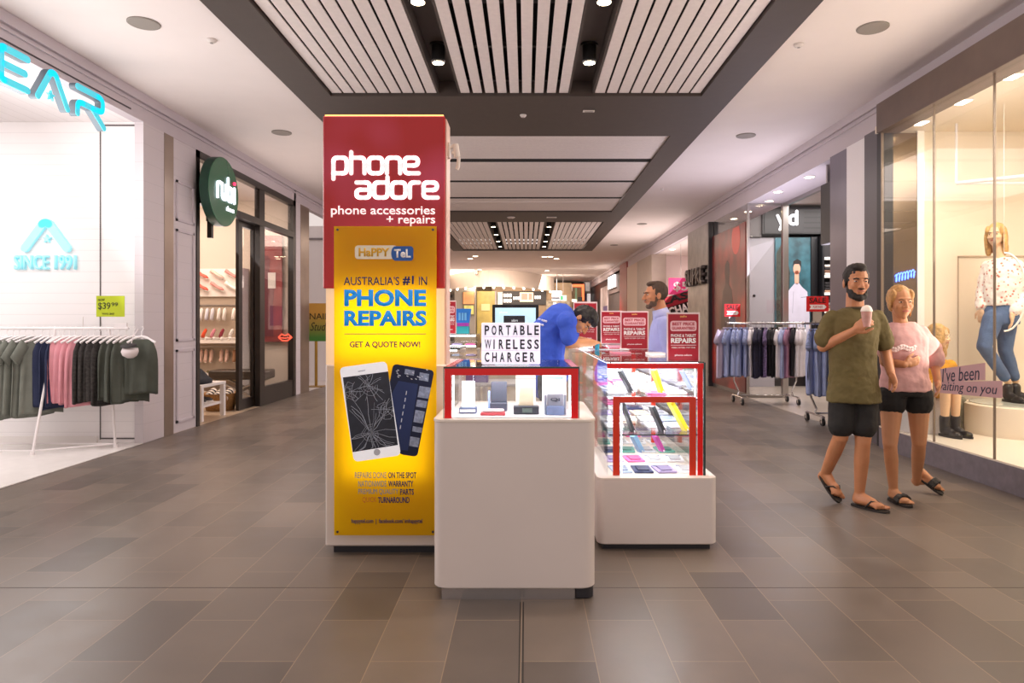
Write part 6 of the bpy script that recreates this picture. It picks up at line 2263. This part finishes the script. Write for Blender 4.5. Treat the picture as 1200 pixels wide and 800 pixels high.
hairshell(Pl, B, hs, 'hair', HAIRD, MAN, [(0, -.021, .036, .078, .097, .094), (0, .018, .104, .05, .062, .026), (0, .05, .098, .045, .035, .022), (-.071, .0, .02, .008, .028, .05), (.071, .0, .02, .008, .028, .05)])
hairshell(Pl, B, hs, 'beard', HAIRD, MAN, [(0, .062, -.098, .036, .034, .027), (-.042, .034, -.068, .018, .036, .038), (.042, .034, -.068, .018, .036, .038), (-.03, .058, -.088, .022, .026, .024), (.03, .058, -.088, .022, .026, .024), (0, .094, -.041, .026, .008, .006), (-.058, .012, -.04, .009, .018, .03), (.058, .012, -.04, .009, .018, .03)], .005, .004)
# t-shirt
TEE = M('tee_olive', '#62552f', .85, var=.08, vs=10, bump=.3, bs=30)
mb = MB()
mb.ell_loft([(J(1002, 361, .02), V((.092, 0, 0)), V((0, .075, 0))), (J(1001, 366, .02), V((.165, 0, 0)), V((0, .092, 0))), (J(1000.5, 375, .01), V((.19, 0, 0)), V((0, .115, 0))), (J(1000, 395, .0), V((.176, 0, 0)), V((0, .128, 0))),
             (J(999, 425, .0), V((.166, 0, 0)), V((0, .124, 0))), (J(1000, 450, .0), V((.178, 0, 0)), V((0, .134, 0))), (J(1000.5, 471, .0), V((.2, 0, 0)), V((0, .15, 0)))], 26)
mb.limb([sh + V((.02, 0, .0)), sh.lerp(el, .72)], [.070, .076])
mb.limb([sh2 - V((.02, 0, .0)), sh2.lerp(el2, .68)], [.070, .076])
mb.xf(inv)
fuse(mb, 't_shirt', TEE, MAN, .008, 4, .5, .018, .06)
mb = MB()
mb.ell_loft([(J(1003, 362, .005), V((.078, 0, .0)), V((0, .07, .0))), (J(1003, 359.5, .008), V((.07, 0, 0)), V((0, .064, 0)))], 22).xf(inv)
mb.build('collar', M('tee_collar', '#4d432d', .85), MAN, True)
SHORT = M('shorts_black', '#1c1816', .8, var=.15, bump=.3, bs=25)
mb = MB()
mb.ell_loft([(J(1000, 452, .0), V((.165, 0, 0)), V((0, .115, 0))), (J(1000, 470, .0), V((.172, 0, 0)), V((0, .12, 0)))])
mb.limb([hipR, hipR.lerp(knR, .42), hipR.lerp(knR, .74)], [.094, .093, .092])
mb.limb([hipL, hipL.lerp(knL, .42), hipL.lerp(knL, .68)], [.094, .093, .092])
mb.xf(inv)
fuse(mb, 'shorts', SHORT, MAN, .008, 4, .5, .012, .09)
THG = M('thong_black', '#2a2420', .6)
sandal(MAN, inv @ heelL, inv @ toeL, 'flip_flop', THG)
sandal(MAN, inv @ heelR, inv @ toeR, 'flip_flop', THG)
# drink
CUPX = J(1015.5, 371, -.235)
DR = thing('drink_cup', 'small pink iced drink cup with white cream dome held by the bearded man', 'drink', CUPX - V((0, 0, .07)))
MB().lathe([(.026, 0), (.036, .105), (.038, .108)], n=22).build('cup', M('cup_pink', '#c9958a', .3, var=.15, vs=20), DR, True, ang=50)
MB().lathe([(.039, .106), (.039, .112), (.034, .128), (.026, .142), (.012, .15), (.001, .152)], n=22).build('dome_lid', M('cup_cream', '#f2e6d8', .3), DR, True)

# ---------------------------------------------------------------- woman in pink
Y0 = 5.16
J = mk(Y0)
WO = thing('person', 'blonde woman in loose pale pink top and black shorts walking beside the bearded man', 'person', (J(1060, 590).x, Y0, 0))
inv = Matrix.Translation(-WO.location)
mb = MB()
hs = 1.06
hc = J(1055, 355, -.02)
P, B, fr_ = head(mb, hc, (-.1, -1, -.04), (.0, 0, 1), hs, fem=True)
mb.rcone(P(0, -.022, -.07), J(1057, 386, .02), .046, .054)
mb.ell_loft([(J(1058, 387, .02), V((.13, 0, 0)), V((0, .075, 0))), (J(1058, 410, .0), V((.135, 0, 0)), V((0, .10, 0))), (J(1059, 436, .0), V((.12, 0, 0)), V((0, .09, 0))), (J(1060, 460, .0), V((.16, 0, 0)), V((0, .11, 0)))])
sh = J(1035.5, 394, .02)
el = J(1037, 424, -.03)
wr = J(1060, 427, -.17)
mb.limb([sh, el, wr], [.046, .038, .026])
hand(mb, wr, J(1075, 423, -.17) - wr, (0, .9, .2), 1, .92, .3)
sh2 = J(1081, 394, .02)
el2 = J(1093, 417, .12)
wr2 = J(1099, 447, .02)
mb.limb([sh2, el2, wr2], [.046, .038, .026])
hand(mb, wr2, J(1100, 460, -.03) - wr2, (-.9, .2, 0), -1, .92, .3)
hipR, hipL = J(1045, 464, .0), J(1076, 464, .0)
knR = J(1043, 520, -.06)
anR = J(1047, 574, .0)
knL = J(1077, 518, -.0)
anL = J(1074, 565, .30)
mb.limb([hipR, knR], [.088, .051])
mb.limb([knR, knR.lerp(anR, .35), anR], [.048, .048, .030])
mb.limb([hipL, knL], [.088, .051])
mb.limb([knL, knL.lerp(anL, .35), anL], [.048, .048, .030])
heelR = V((anR.x - .005, anR.y + .045, .019))
toeR = V((anR.x + .02, anR.y - .185, .019))
foot(mb, anR, heelR, toeR, .98)
heelL = V((anL.x + .0, anL.y + .02, .15))
toeL = V((anL.x + .13, anL.y - .13, .019))
foot(mb, anL + V((.0, -.0, .02)), heelL, toeL, .98)
mb.xf(inv)
fuse(mb, 'body', SKINF, WO, .0052, 4)
Pl = lambda x, y, z: inv @ P(x, y, z)
BLOND = M('hair_blond', '#b98a52', .6, var=.25, vs=50)
face(Pl, B, hs, WO, LIPF, M('brow_brown', '#6a4a30', .7), .0024)
hairshell(Pl, B, hs, 'hair', BLOND, WO, [(0, -.026, .037, .080, .098, .095), (-.06, .015, .055, .022, .045, .045), (.06, .015, .055, .022, .045, .045), (-.074, .005, .0, .010, .026, .06), (.074, .005, .0, .010, .026, .06), (0, -.085, -.01, .055, .04, .06), (-.074, -.015, -.05, .008, .016, .05), (0, -.10, .07, .04, .04, .04)])
PINKT = M('top_pale_pink', '#dcaaa6', .85, var=.13, vs=7, bump=.3, bs=26)
mb = MB()
mb.ell_loft([(J(1057.5, 378, .02), V((.085, 0, 0)), V((0, .068, 0))), (J(1058, 383, .02), V((.145, 0, 0)), V((0, .085, 0))), (J(1058.5, 393, .01), V((.178, 0, 0)), V((0, .11, 0))), (J(1059, 412, .0), V((.176, 0, 0)), V((0, .132, 0))),
             (J(1059.5, 435, .0), V((.165, 0, 0)), V((0, .13, 0))), (J(1060.5, 450, .0), V((.178, 0, 0)), V((0, .14, 0))), (J(1061, 458, .0), V((.17, 0, 0)), V((0, .138, 0)))], 26)
mb.limb([J(1039, 391, .02), J(1038, 410, .0)], [.062, .07])
mb.limb([J(1078, 391, .02), J(1090, 409, .09), J(1094, 420, .10)], [.066, .085, .08])
mb.xf(inv)
fuse(mb, 'top', PINKT, WO, .008, 4, .5, .026, .10)
mb = MB()
rr_ = [(J(1044 + i * 3.2, 407 + 1.6 * math.sin(i * 1.1) - i * .1, -.139 + .0009 * (i - 5) ** 2)) for i in range(10)]
mb.tube(rr_, .011, 8)
mb.tube([q_ + V((.004 * (-1) ** i_, .004, -.018)) for i_, q_ in enumerate(rr_)], .010, 8)
mb.xf(inv)
mb.build('frill', M('top_frill', '#efd6d2', .8), WO, True)
mb = MB()
mb.ell_loft([(J(1060.5, 450, .0), V((.165, 0, 0)), V((0, .118, 0))), (J(1060.5, 463, .0), V((.178, 0, 0)), V((0, .125, 0)))])
mb.limb([hipR, hipR.lerp(knR, .16)], [.104, .102])
mb.limb([hipL, hipL.lerp(knL, .16)], [.104, .102])
mb.xf(inv)
fuse(mb, 'shorts', SHORT, WO, .007, 4, .5, .008, .06)
sandal(WO, inv @ heelR, inv @ toeR, 'slide_sandal', THG, 'slide')
sandal(WO, inv @ heelL, inv @ toeL, 'slide_sandal', THG, 'slide')

# ---------------------------------------------------------------- worker bending over the counter
Y0 = 6.0
J = mk(Y0)
WK = thing('person', 'young man with black hair in blue polo shirt bending over the glass counter', 'person', (.2, Y0, 0))
inv = Matrix.Translation(-WK.location)
mb = MB()
hs = 1.04
FW = (.42, -.3, -.85)
UW = (.88, 0, .45)
hc = J(681, 375, .0)
P, B, fr_ = head(mb, hc, FW, UW, hs)
mb.rcone(P(0, -.03, -.06), J(662, 372, .02), .052, .06)
hip = V((.17, Y0 + .0, .90))
mid = J(641, 392, .0)
chest = J(656, 375, .0)
ax = (chest - hip).normalized()
mb.limb([hip, mid, chest], [.13, .125, .125])
shN, shF = J(664, 377, -.17), J(664, 375, .17)
mb.rcone(shN, shF, .075, .075)
elN = J(668.5, 402.5, -.2)
wrN = V((.575, 5.84, ZT + .062))
elF = J(672, 398, .22)
wrF = V((.58, 6.16, ZT + .062))
mb.limb([shN, elN, wrN], [.056, .046, .029])
mb.limb([shF, elF, wrF], [.056, .046, .029])
hand(mb, wrN, (.06, .115, -.0), (.2, .3, -.7), 1, .98, .45, thumb=.7)
hand(mb, wrF, (.06, -.115, -.0), (.2, -.3, -.7), -1, .98, .45, thumb=.7)
for s in (-1, 1):
    h_ = V((.18, Y0 + s * .095, .88))
    k_ = V((.24, Y0 + s * .11, .48))
    a_ = V((.2, Y0 + s * .12, .09))
    mb.limb([h_, k_, k_.lerp(a_, .4), a_], [.088, .058, .055, .036])
mb.xf(inv)
fuse(mb, 'body', SKINW, WK, .0052, 4)
Pl = lambda x, y, z: inv @ P(x, y, z)
HB = M('hair_black', '#120e0d', .55, var=.3, vs=60)
face(Pl, B, hs, WK, LIPS, HB)
hairshell(Pl, B, hs, 'hair', HB, WK, [(0, -.022, .04, .083, .100, .096), (0, .035, .095, .066, .065, .04), (0, .075, .085, .05, .035, .03), (-.074, .005, .04, .012, .035, .04), (.074, .005, .04, .012, .035, .04), (0, .0, .115, .06, .075, .035)], .006, .016, .03)
POLO = M('polo_blue', '#3458c8', .8, var=.08, vs=9, bump=.3, bs=24)
mb = MB()
mb.limb([hip + V((.0, 0, -.06)), hip.lerp(mid, .5), mid, chest], [.165, .165, .162, .15])
mb.sphere(hip + V((.06, 0, .0)), (.15, .17, .16))
mb.rcone(shN, shF, .088, .088)
mb.rcone(chest, J(663, 373, .0), .13, .09)
mb.limb([shN, shN.lerp(elN, .75)], [.072, .076])
mb.limb([shF, shF.lerp(elF, .75)], [.072, .076])
mb.xf(inv)
fuse(mb, 'polo_shirt', POLO, WK, .008, 4, .5, .02, .09)
mb = MB()
cdir = (P(0, -.03, -.06) - J(658, 374, .02)).normalized()
c0 = J(662, 371.5, .02)
a_ = cdir.orthogonal().normalized()
b_ = cdir.cross(a_)
mb.ell_loft([(c0 - cdir * .01, a_ * .085, b_ * .08), (c0 + cdir * .03, a_ * .07, b_ * .068)], 20).xf(inv)
mb.build('collar', M('polo_collar', '#2445aa', .8), WK, True)
# white print on the back of the shirt, following the bent back
bdir = (chest - hip).normalized()
nb = V((-bdir.z, 0, bdir.x))
pc = inv @ (J(644.5, 373.5, -.09) + nb * .0)
mb = MB()
for i in range(2):
    c_ = J(643, 372 + i * 4.2, 0)
    mb.box(-.045, .045, -.002, .002, -.011, .011)
    break
mb.bm.clear()
mb2 = MB()
for r_ in range(2):
    for s_ in range(6):
        th = -.95 + s_ * .14
        cc = J(648.5 - r_ * 1.5, 371 + r_ * 5, 0)
        cc = V((cc.x, Y0, cc.z)) - nb * .0
        o_ = mid.lerp(chest, .72 - r_ * .26)
        pp = o_ + (nb * math.cos(th) + V((0, 1, 0)) * math.sin(th)) * .166
        nn = (nb * math.cos(th) + V((0, 1, 0)) * math.sin(th))
        BB_ = Matrix((nn.cross(bdir), bdir, nn)).transposed()
        mb2.sphere(pp, (.0125, .011, .006), BB_, 8, 6)
mb2.xf(inv).build('shirt_print', M('print_pale', '#c9cdea', .6), WK)
TRS = M('trousers_dark', '#23242c', .8)
mb = MB()
mb.sphere(hip + V((.01, 0, -.04)), (.13, .165, .13))
for s in (-1, 1):
    h_ = V((.18, Y0 + s * .095, .86))
    k_ = V((.24, Y0 + s * .11, .48))
    a_ = V((.2, Y0 + s * .12, .07))
    mb.limb([h_, k_, a_], [.10, .075, .06])
mb.xf(inv)
fuse(mb, 'trousers', TRS, WK, .009, 3)
for s in (-1, 1):
    mb = MB()
    c_ = V((.24, Y0 + s * .12, .045))
    mb.sphere(c_ - V((.02, 0, 0)), (.11, .05, .045)).sphere(c_ + V((.08, 0, -.01)), (.08, .048, .035)).box(c_.x - .12, c_.x + .15, c_.y - .046, c_.y + .046, 0, .022, bev=.01)
    mb.xf(inv)
    fuse(mb, 'shoe', M('shoe_worker', '#2b2b30', .5), WK, .008, 2)

# ---------------------------------------------------------------- bearded customer in a pale blue shirt
Y0 = 6.35
J = mk(Y0)
CU = thing('person', 'bearded man in pale blue collared shirt standing in profile right of the counter', 'person', (J(781, 600).x, Y0, 0))
inv = Matrix.Translation(-CU.location)
mb = MB()
hs = 1.06
hc = J(768, 346, 0)
P, B, fr_ = head(mb, hc, (-1, -.12, -.04), (0, 0, 1), hs)
mb.rcone(P(0, -.03, -.07), J(777, 372, 0), .055, .066)
mb.ell_loft([(J(778, 374, 0), V((.08, 0, 0)), V((0, .16, 0))), (J(779, 400, 0), V((.115, 0, 0)), V((0, .165, 0))), (J(780, 440, 0), V((.11, 0, 0)), V((0, .15, 0))), (J(780, 462, 0), V((.11, 0, 0)), V((0, .165, 0)))])
for s in (-1, 1):
    s0 = J(779, 381, s * .19)
    e0 = J(788, 424, s * .23)
    w0 = J(781, 452, s * .22)
    mb.limb([s0, e0, w0], [.055, .045, .03])
    hand(mb, w0, V((-.05, 0, -1)), (0, -s, 0), -s, 1.0, .3)
    h_ = J(780, 460, s * .09)
    k_ = V((h_.x - .01, h_.y + s * .01, .5))
    a_ = V((h_.x + .02, h_.y + s * .02, .09))
    mb.limb([h_, k_, k_.lerp(a_, .4), a_], [.092, .06, .056, .036])
mb.xf(inv)
fuse(mb, 'body', SKIN, CU, .0055, 4)
Pl = lambda x, y, z: inv @ P(x, y, z)
HBR = M('hair_brown', '#3f2c1e', .7, var=.3, vs=60)
face(Pl, B, hs, CU, LIPS, HBR)
hairshell(Pl, B, hs, 'hair', HBR, CU, [(0, -.022, .035, .077, .096, .093), (0, .02, .1, .048, .058, .026), (-.071, -.005, .02, .007, .024, .04), (.071, -.005, .02, .007, .024, .04)], .006, .006)
hairshell(Pl, B, hs, 'beard', M('beard_brown', '#5a4536', .8, var=.3, vs=60), CU, [(0, .062, -.096, .033, .03, .024), (-.042, .034, -.07, .014, .034, .034), (.042, .034, -.07, .014, .034, .034), (-.03, .055, -.088, .019, .024, .02), (.03, .055, -.088, .019, .024, .02), (0, .092, -.041, .024, .007, .005), (-.058, .008, -.035, .007, .014, .028), (.058, .008, -.035, .007, .014, .028)], .005, .003)
SHB = M('shirt_pale_blue', '#a8aee2', .8, var=.05, vs=8, bump=.25, bs=22)
mb = MB()
mb.ell_loft([(J(777, 371, 0), V((.078, 0, 0)), V((0, .09, 0))), (J(778, 376, 0), V((.105, 0, 0)), V((0, .17, 0))), (J(779, 386, 0), V((.135, 0, 0)), V((0, .205, 0))), (J(779, 405, 0), V((.15, 0, 0)), V((0, .2, 0))), (J(780, 440, 0), V((.145, 0, 0)), V((0, .185, 0))), (J(780, 466, 0), V((.145, 0, 0)), V((0, .2, 0)))], 26)
for s in (-1, 1):
    mb.limb([J(779, 379, s * .18), J(788, 424, s * .23), J(782, 448, s * .225)], [.074, .066, .05])
mb.xf(inv)
fuse(mb, 'shirt', SHB, CU, .008, 4, .5, .016, .09)
mb = MB()
mb.ell_loft([(J(776, 372, 0), V((.085, 0, .02)), V((0, .088, 0))), (J(773, 362, 0), V((.068, 0, .02)), V((0, .07, 0)))], 20).xf(inv)
mb.build('collar', M('shirt_collar', '#b9bde6', .8), CU, True)
mb = MB()
mb.ell_loft([(J(780, 457, 0), V((.13, 0, 0)), V((0, .185, 0))), (J(780, 474, 0), V((.13, 0, 0)), V((0, .18, 0)))])
for s in (-1, 1):
    h_ = J(780, 466, s * .09)
    k_ = V((h_.x - .01, h_.y + s * .01, .5))
    a_ = V((h_.x + .02, h_.y + s * .02, .06))
    mb.limb([h_, k_, a_], [.105, .08, .065])
mb.xf(inv)
fuse(mb, 'trousers', TRS, CU, .009, 3)
for s in (-1, 1):
    h_ = J(780, 466, s * .09)
    c_ = V((h_.x - .03, h_.y + s * .02, .045))
    mb = MB()
    mb.sphere(c_ + V((.02, 0, 0)), (.11, .05, .045)).sphere(c_ - V((.08, 0, .01)), (.09, .048, .034)).box(c_.x - .16, c_.x + .13, c_.y - .046, c_.y + .046, 0, .022, bev=.01)
    mb.xf(inv)
    fuse(mb, 'shoe', M('shoe_brown', '#4a3426', .5), CU, .008, 2)

# ---------------------------------------------------------------- standing mannequin
Y0 = 6.9
J = mk(Y0)
MQ = thing('mannequin', 'blonde standing mannequin in floral blouse, blue jeans and black ankle boots', 'mannequin', (J(1180, 470).x, Y0, .547))
inv = Matrix.Translation(-MQ.location)
mb = MB()
hs = 1.02
hc = J(1167, 276, 0)
FD = (-.75, -.65, 0)
P, B, fr_ = head(mb, hc, FD, (0, 0, 1), hs, fem=True)
mb.rcone(P(0, -.022, -.07), J(1172, 305, 0), .045, .052)
rd = V((.75, -.55, 0)).normalized()
fd = V((-.55, -.75, 0)).normalized()
mb.ell_loft([(J(1175, 306, 0), rd * .13, fd * .07), (J(1175, 330, 0), rd * .14, fd * .10), (J(1172, 352, 0), rd * .11, fd * .08), (J(1172, 372, 0), rd * .155, fd * .10)])
sL, eL, wL = J(1192, 312, -.08), J(1204, 345, -.06), J(1186, 368, -.14)
mb.limb([sL, eL, wL], [.042, .034, .024])
hand(mb, wL, V((-.01, -.02, -1)), (-.6, .6, 0), 1, .95, .25)
sR, eR, wR = J(1158, 312, .1), J(1152, 345, .12), J(1150, 362, .06)
mb.limb([sR, eR, wR], [.042, .034, .024])
hand(mb, wR, V((-.02, -.02, -1)), (.6, .6, 0), -1, .95, .25)
kA, aA = J(1153, 406, -.06), J(1181, 447, .04)
kB, aB = J(1178, 410, .06), J(1190, 446, .1)
hA, hB = J(1164, 374, -.02), J(1180, 374, .06)
mb.limb([hA, kA, kA.lerp(aA, .4), aA], [.085, .052, .048, .034])
mb.limb([hB, kB, kB.lerp(aB, .4), aB], [.085, .052, .048, .034])
mb.xf(inv)
fuse(mb, 'body', MANN, MQ, .0058, 4)
Pl = lambda x, y, z: inv @ P(x, y, z)
face(Pl, B, hs, MQ, LIPF, M('brow_brown', '#6a4a30', .7), .0024)
BL2 = M('wig_blond', '#c9a064', .5, var=.25, vs=40)
hairshell(Pl, B, hs, 'hair', BL2, MQ, [(0, -.026, .038, .083, .10, .096), (-.062, .02, .05, .022, .05, .05), (.062, .02, .05, .022, .05, .05), (-.078, -.005, -.04, .022, .045, .12), (.078, -.005, -.04, .022, .045, .12), (0, -.08, -.06, .075, .05, .14), (-.07, -.03, -.13, .03, .045, .07), (.07, -.03, -.13, .03, .045, .07)])
FLO = M('blouse_floral', '#f0e2d6', .7, var=.0)


def floral():
    m = FLO
    nt = m.node_tree
    b = nt.nodes['Principled BSDF']
    tc = nt.nodes.new('ShaderNodeTexCoord')
    v = nt.nodes.new('ShaderNodeTexVoronoi')
    v.inputs['Scale'].default_value = 26
    nt.links.new(tc.outputs['Object'], v.inputs['Vector'])
    r = nt.nodes.new('ShaderNodeValToRGB')
    r.color_ramp.interpolation = 'LINEAR'
    e = r.color_ramp.elements
    e[0].position = .18
    e[0].color = (*lin('#c9705a'), 1)
    e[1].position = .36
    e[1].color = (*lin('#f2e7de'), 1)
    nt.links.new(v.outputs['Distance'], r.inputs[0])
    nt.links.new(r.outputs[0], b.inputs['Base Color'])


floral()
mb = MB()
mb.ell_loft([(J(1174, 302, 0), rd * .075, fd * .065), (J(1175, 307, 0), rd * .145, fd * .085), (J(1175, 318, 0), rd * .165, fd * .115), (J(1174, 336, 0), rd * .165, fd * .13), (J(1173, 352, 0), rd * .165, fd * .12), (J(1172, 358, 0), rd * .15, fd * .11)], 24)
mb.limb([sL, eL, eL.lerp(wL, .8)], [.068, .078, .06])
mb.limb([sR, eR, eR.lerp(wR, .8)], [.066, .07, .056])
mb.xf(inv)
fuse(mb, 'blouse', FLO, MQ, .008, 4, .5, .022, .07)
DEN = M('denim_blue', '#4d6488', .8, var=.18, vs=9, bump=.2, bs=60)
mb = MB()
mb.ell_loft([(J(1172, 356, 0), rd * .135, fd * .095), (J(1172, 372, 0), rd * .168, fd * .115), (J(1172, 380, 0), rd * .165, fd * .115)])
mb.limb([hA, kA, kA.lerp(aA, .4), kA.lerp(aA, .86)], [.098, .066, .062, .052])
mb.limb([hB, kB, kB.lerp(aB, .4), kB.lerp(aB, .86)], [.098, .066, .062, .052])
mb.xf(inv)
fuse(mb, 'jeans', DEN, MQ, .007, 4, .5, .008, .06)
BOOT = M('boot_black', '#1d1a1a', .35)


def boot(an, fdir, zf, parent, inv, hb=.14):
    fdir = V(fdir).normalized()
    mb = MB()
    base = V((an.x, an.y, zf))
    sd = fdir.cross(V((0, 0, 1)))
    B3 = Matrix((sd, fdir, V((0, 0, 1)))).transposed()
    mb.rcone(base + V((0, 0, .06)), base + V((0, 0, hb)), .046, .048)
    mb.sphere(base + fdir * .03 + V((0, 0, .05)), (.042, .085, .045), B3)
    mb.sphere(base + fdir * .12 + V((0, 0, .035)), (.04, .075, .032), B3)
    mb.xf(inv)
    o = fuse(mb, 'boot', BOOT, parent, .006, 2)
    rings = []
    for z in (.0, .022):
        rings.append([base + fdir * (.065 + .135 * math.cos(2 * PI * i / 20)) + sd * .04 * math.sin(2 * PI * i / 20) + V((0, 0, z)) for i in range(20)])
    MB().loft(rings).xf(inv).build('sole', M('boot_sole', '#120f0f', .5), o)


boot(aA - V((0, 0, .0)), (.1, -1, 0), .548, MQ, inv)
boot(aB, (.9, -.4, 0), .548, MQ, inv)

# ---------------------------------------------------------------- seated mannequin
Y0 = 6.95
J = mk(Y0)
MS2 = thing('mannequin', 'seated long-haired blonde mannequin in mustard yellow dress and black ankle boots', 'mannequin', (J(1103, 480).x, Y0, .235))
inv = Matrix.Translation(-MS2.location)
mb = MB()
hs = 1.0
hc = J(1100, 394, .02)
P, B, fr_ = head(mb, hc, (.55, -.8, -.1), (0, 0, 1), hs, fem=True)
mb.rcone(P(0, -.022, -.07), J(1099, 422, .03), .044, .05)
mb.ell_loft([(J(1099, 424, .03), V((.13, 0, 0)), V((0, .07, 0))), (J(1099, 445, .04), V((.13, 0, 0)), V((0, .1, 0))), (J(1098, 456, .05), V((.155, 0, 0)), V((0, .11, 0)))])
for (hx, kx, ax_, kd) in ((1093, 1108, 1107, -.30), (1104, 1120, 1119.5, -.28)):
    h_, k_, a_ = J(hx, 455, .02), J(kx, 456, kd + .02), J(ax_, 496, kd + .05)
    mb.limb([h_, k_, k_.lerp(a_, .4), a_], [.08, .05, .046, .032])
for s, (sx, ex, wx) in ((-1, (1085, 1080, 1092)), (1, (1113, 1122, 1118))):
    s0, e0, w0 = J(sx, 428, .03), J(ex, 444, .06), J(wx, 452, -.16)
    mb.limb([s0, e0, w0], [.042, .034, .024])
    hand(mb, w0, V((.1, -1, -.1)), (0, 0, -1), s, .92, .25)
mb.xf(inv)
fuse(mb, 'body', MANN, MS2, .0058, 4)
Pl = lambda x, y, z: inv @ P(x, y, z)
face(Pl, B, hs, MS2, LIPF, M('brow_brown', '#6a4a30', .7), .0024)
hairshell(Pl, B, hs, 'hair', BL2, MS2, [(0, -.024, .038, .085, .10, .096), (-.06, .025, .05, .026, .05, .05), (.06, .025, .05, .026, .05, .05), (-.075, .02, -.06, .03, .05, .13), (.078, .02, -.06, .03, .05, .13), (0, -.08, -.08, .08, .05, .16), (-.06, .02, -.17, .035, .05, .08), (.07, .02, -.17, .035, .05, .08), (.05, .055, .0, .03, .03, .07)])
MUS = M('dress_mustard', '#d99a1c', .8, var=.25, vs=14, bump=.2, bs=30)
mb = MB()
mb.ell_loft([(J(1099, 421, .03), V((.08, 0, 0)), V((0, .06, 0))), (J(1099, 427, .03), V((.15, 0, 0)), V((0, .095, 0))), (J(1099, 445, .04), V((.155, 0, 0)), V((0, .13, 0))), (J(1098, 462, .03), V((.19, 0, 0)), V((0, .15, 0)))], 22)
for (hx, kx, kd) in ((1093, 1108, -.30), (1104, 1120, -.28)):
    mb.limb([J(hx, 455, .02), J(hx, 455, .02).lerp(J(kx, 456, kd + .02), .75)], [.1, .09])
mb.limb([J(1085, 428, .03), J(1080, 444, .06)], [.06, .06])
mb.limb([J(1113, 428, .03), J(1122, 444, .06)], [.06, .06])
mb.xf(inv)
fuse(mb, 'dress', MUS, MS2, .008, 4, .5, .014, .06)
for (ax_, kd) in ((1107, -.28), (1119.5, -.26)):
    boot(J(ax_, 496, kd + .03), (.25, -1, 0), .236, MS2, inv, .18)
BG = thing('handbag', 'grey green fabric bag beside the seated mannequin in the fashion window', 'bag', (J(1131, 480).x, 7.15, .235))
MB().box(-.11, .11, -.07, .07, 0, .34, bev=.03, seg=3).build('body', M('bag_olive', '#7d7864', .8, var=.4, vs=20), BG, True)
MB().tube([(-.07, 0, .33), (-.05, 0, .48), (0, 0, .53), (.05, 0, .48), (.07, 0, .33)], .009).build('handle', M('bag_handle', '#4a4638', .7), BG, True)
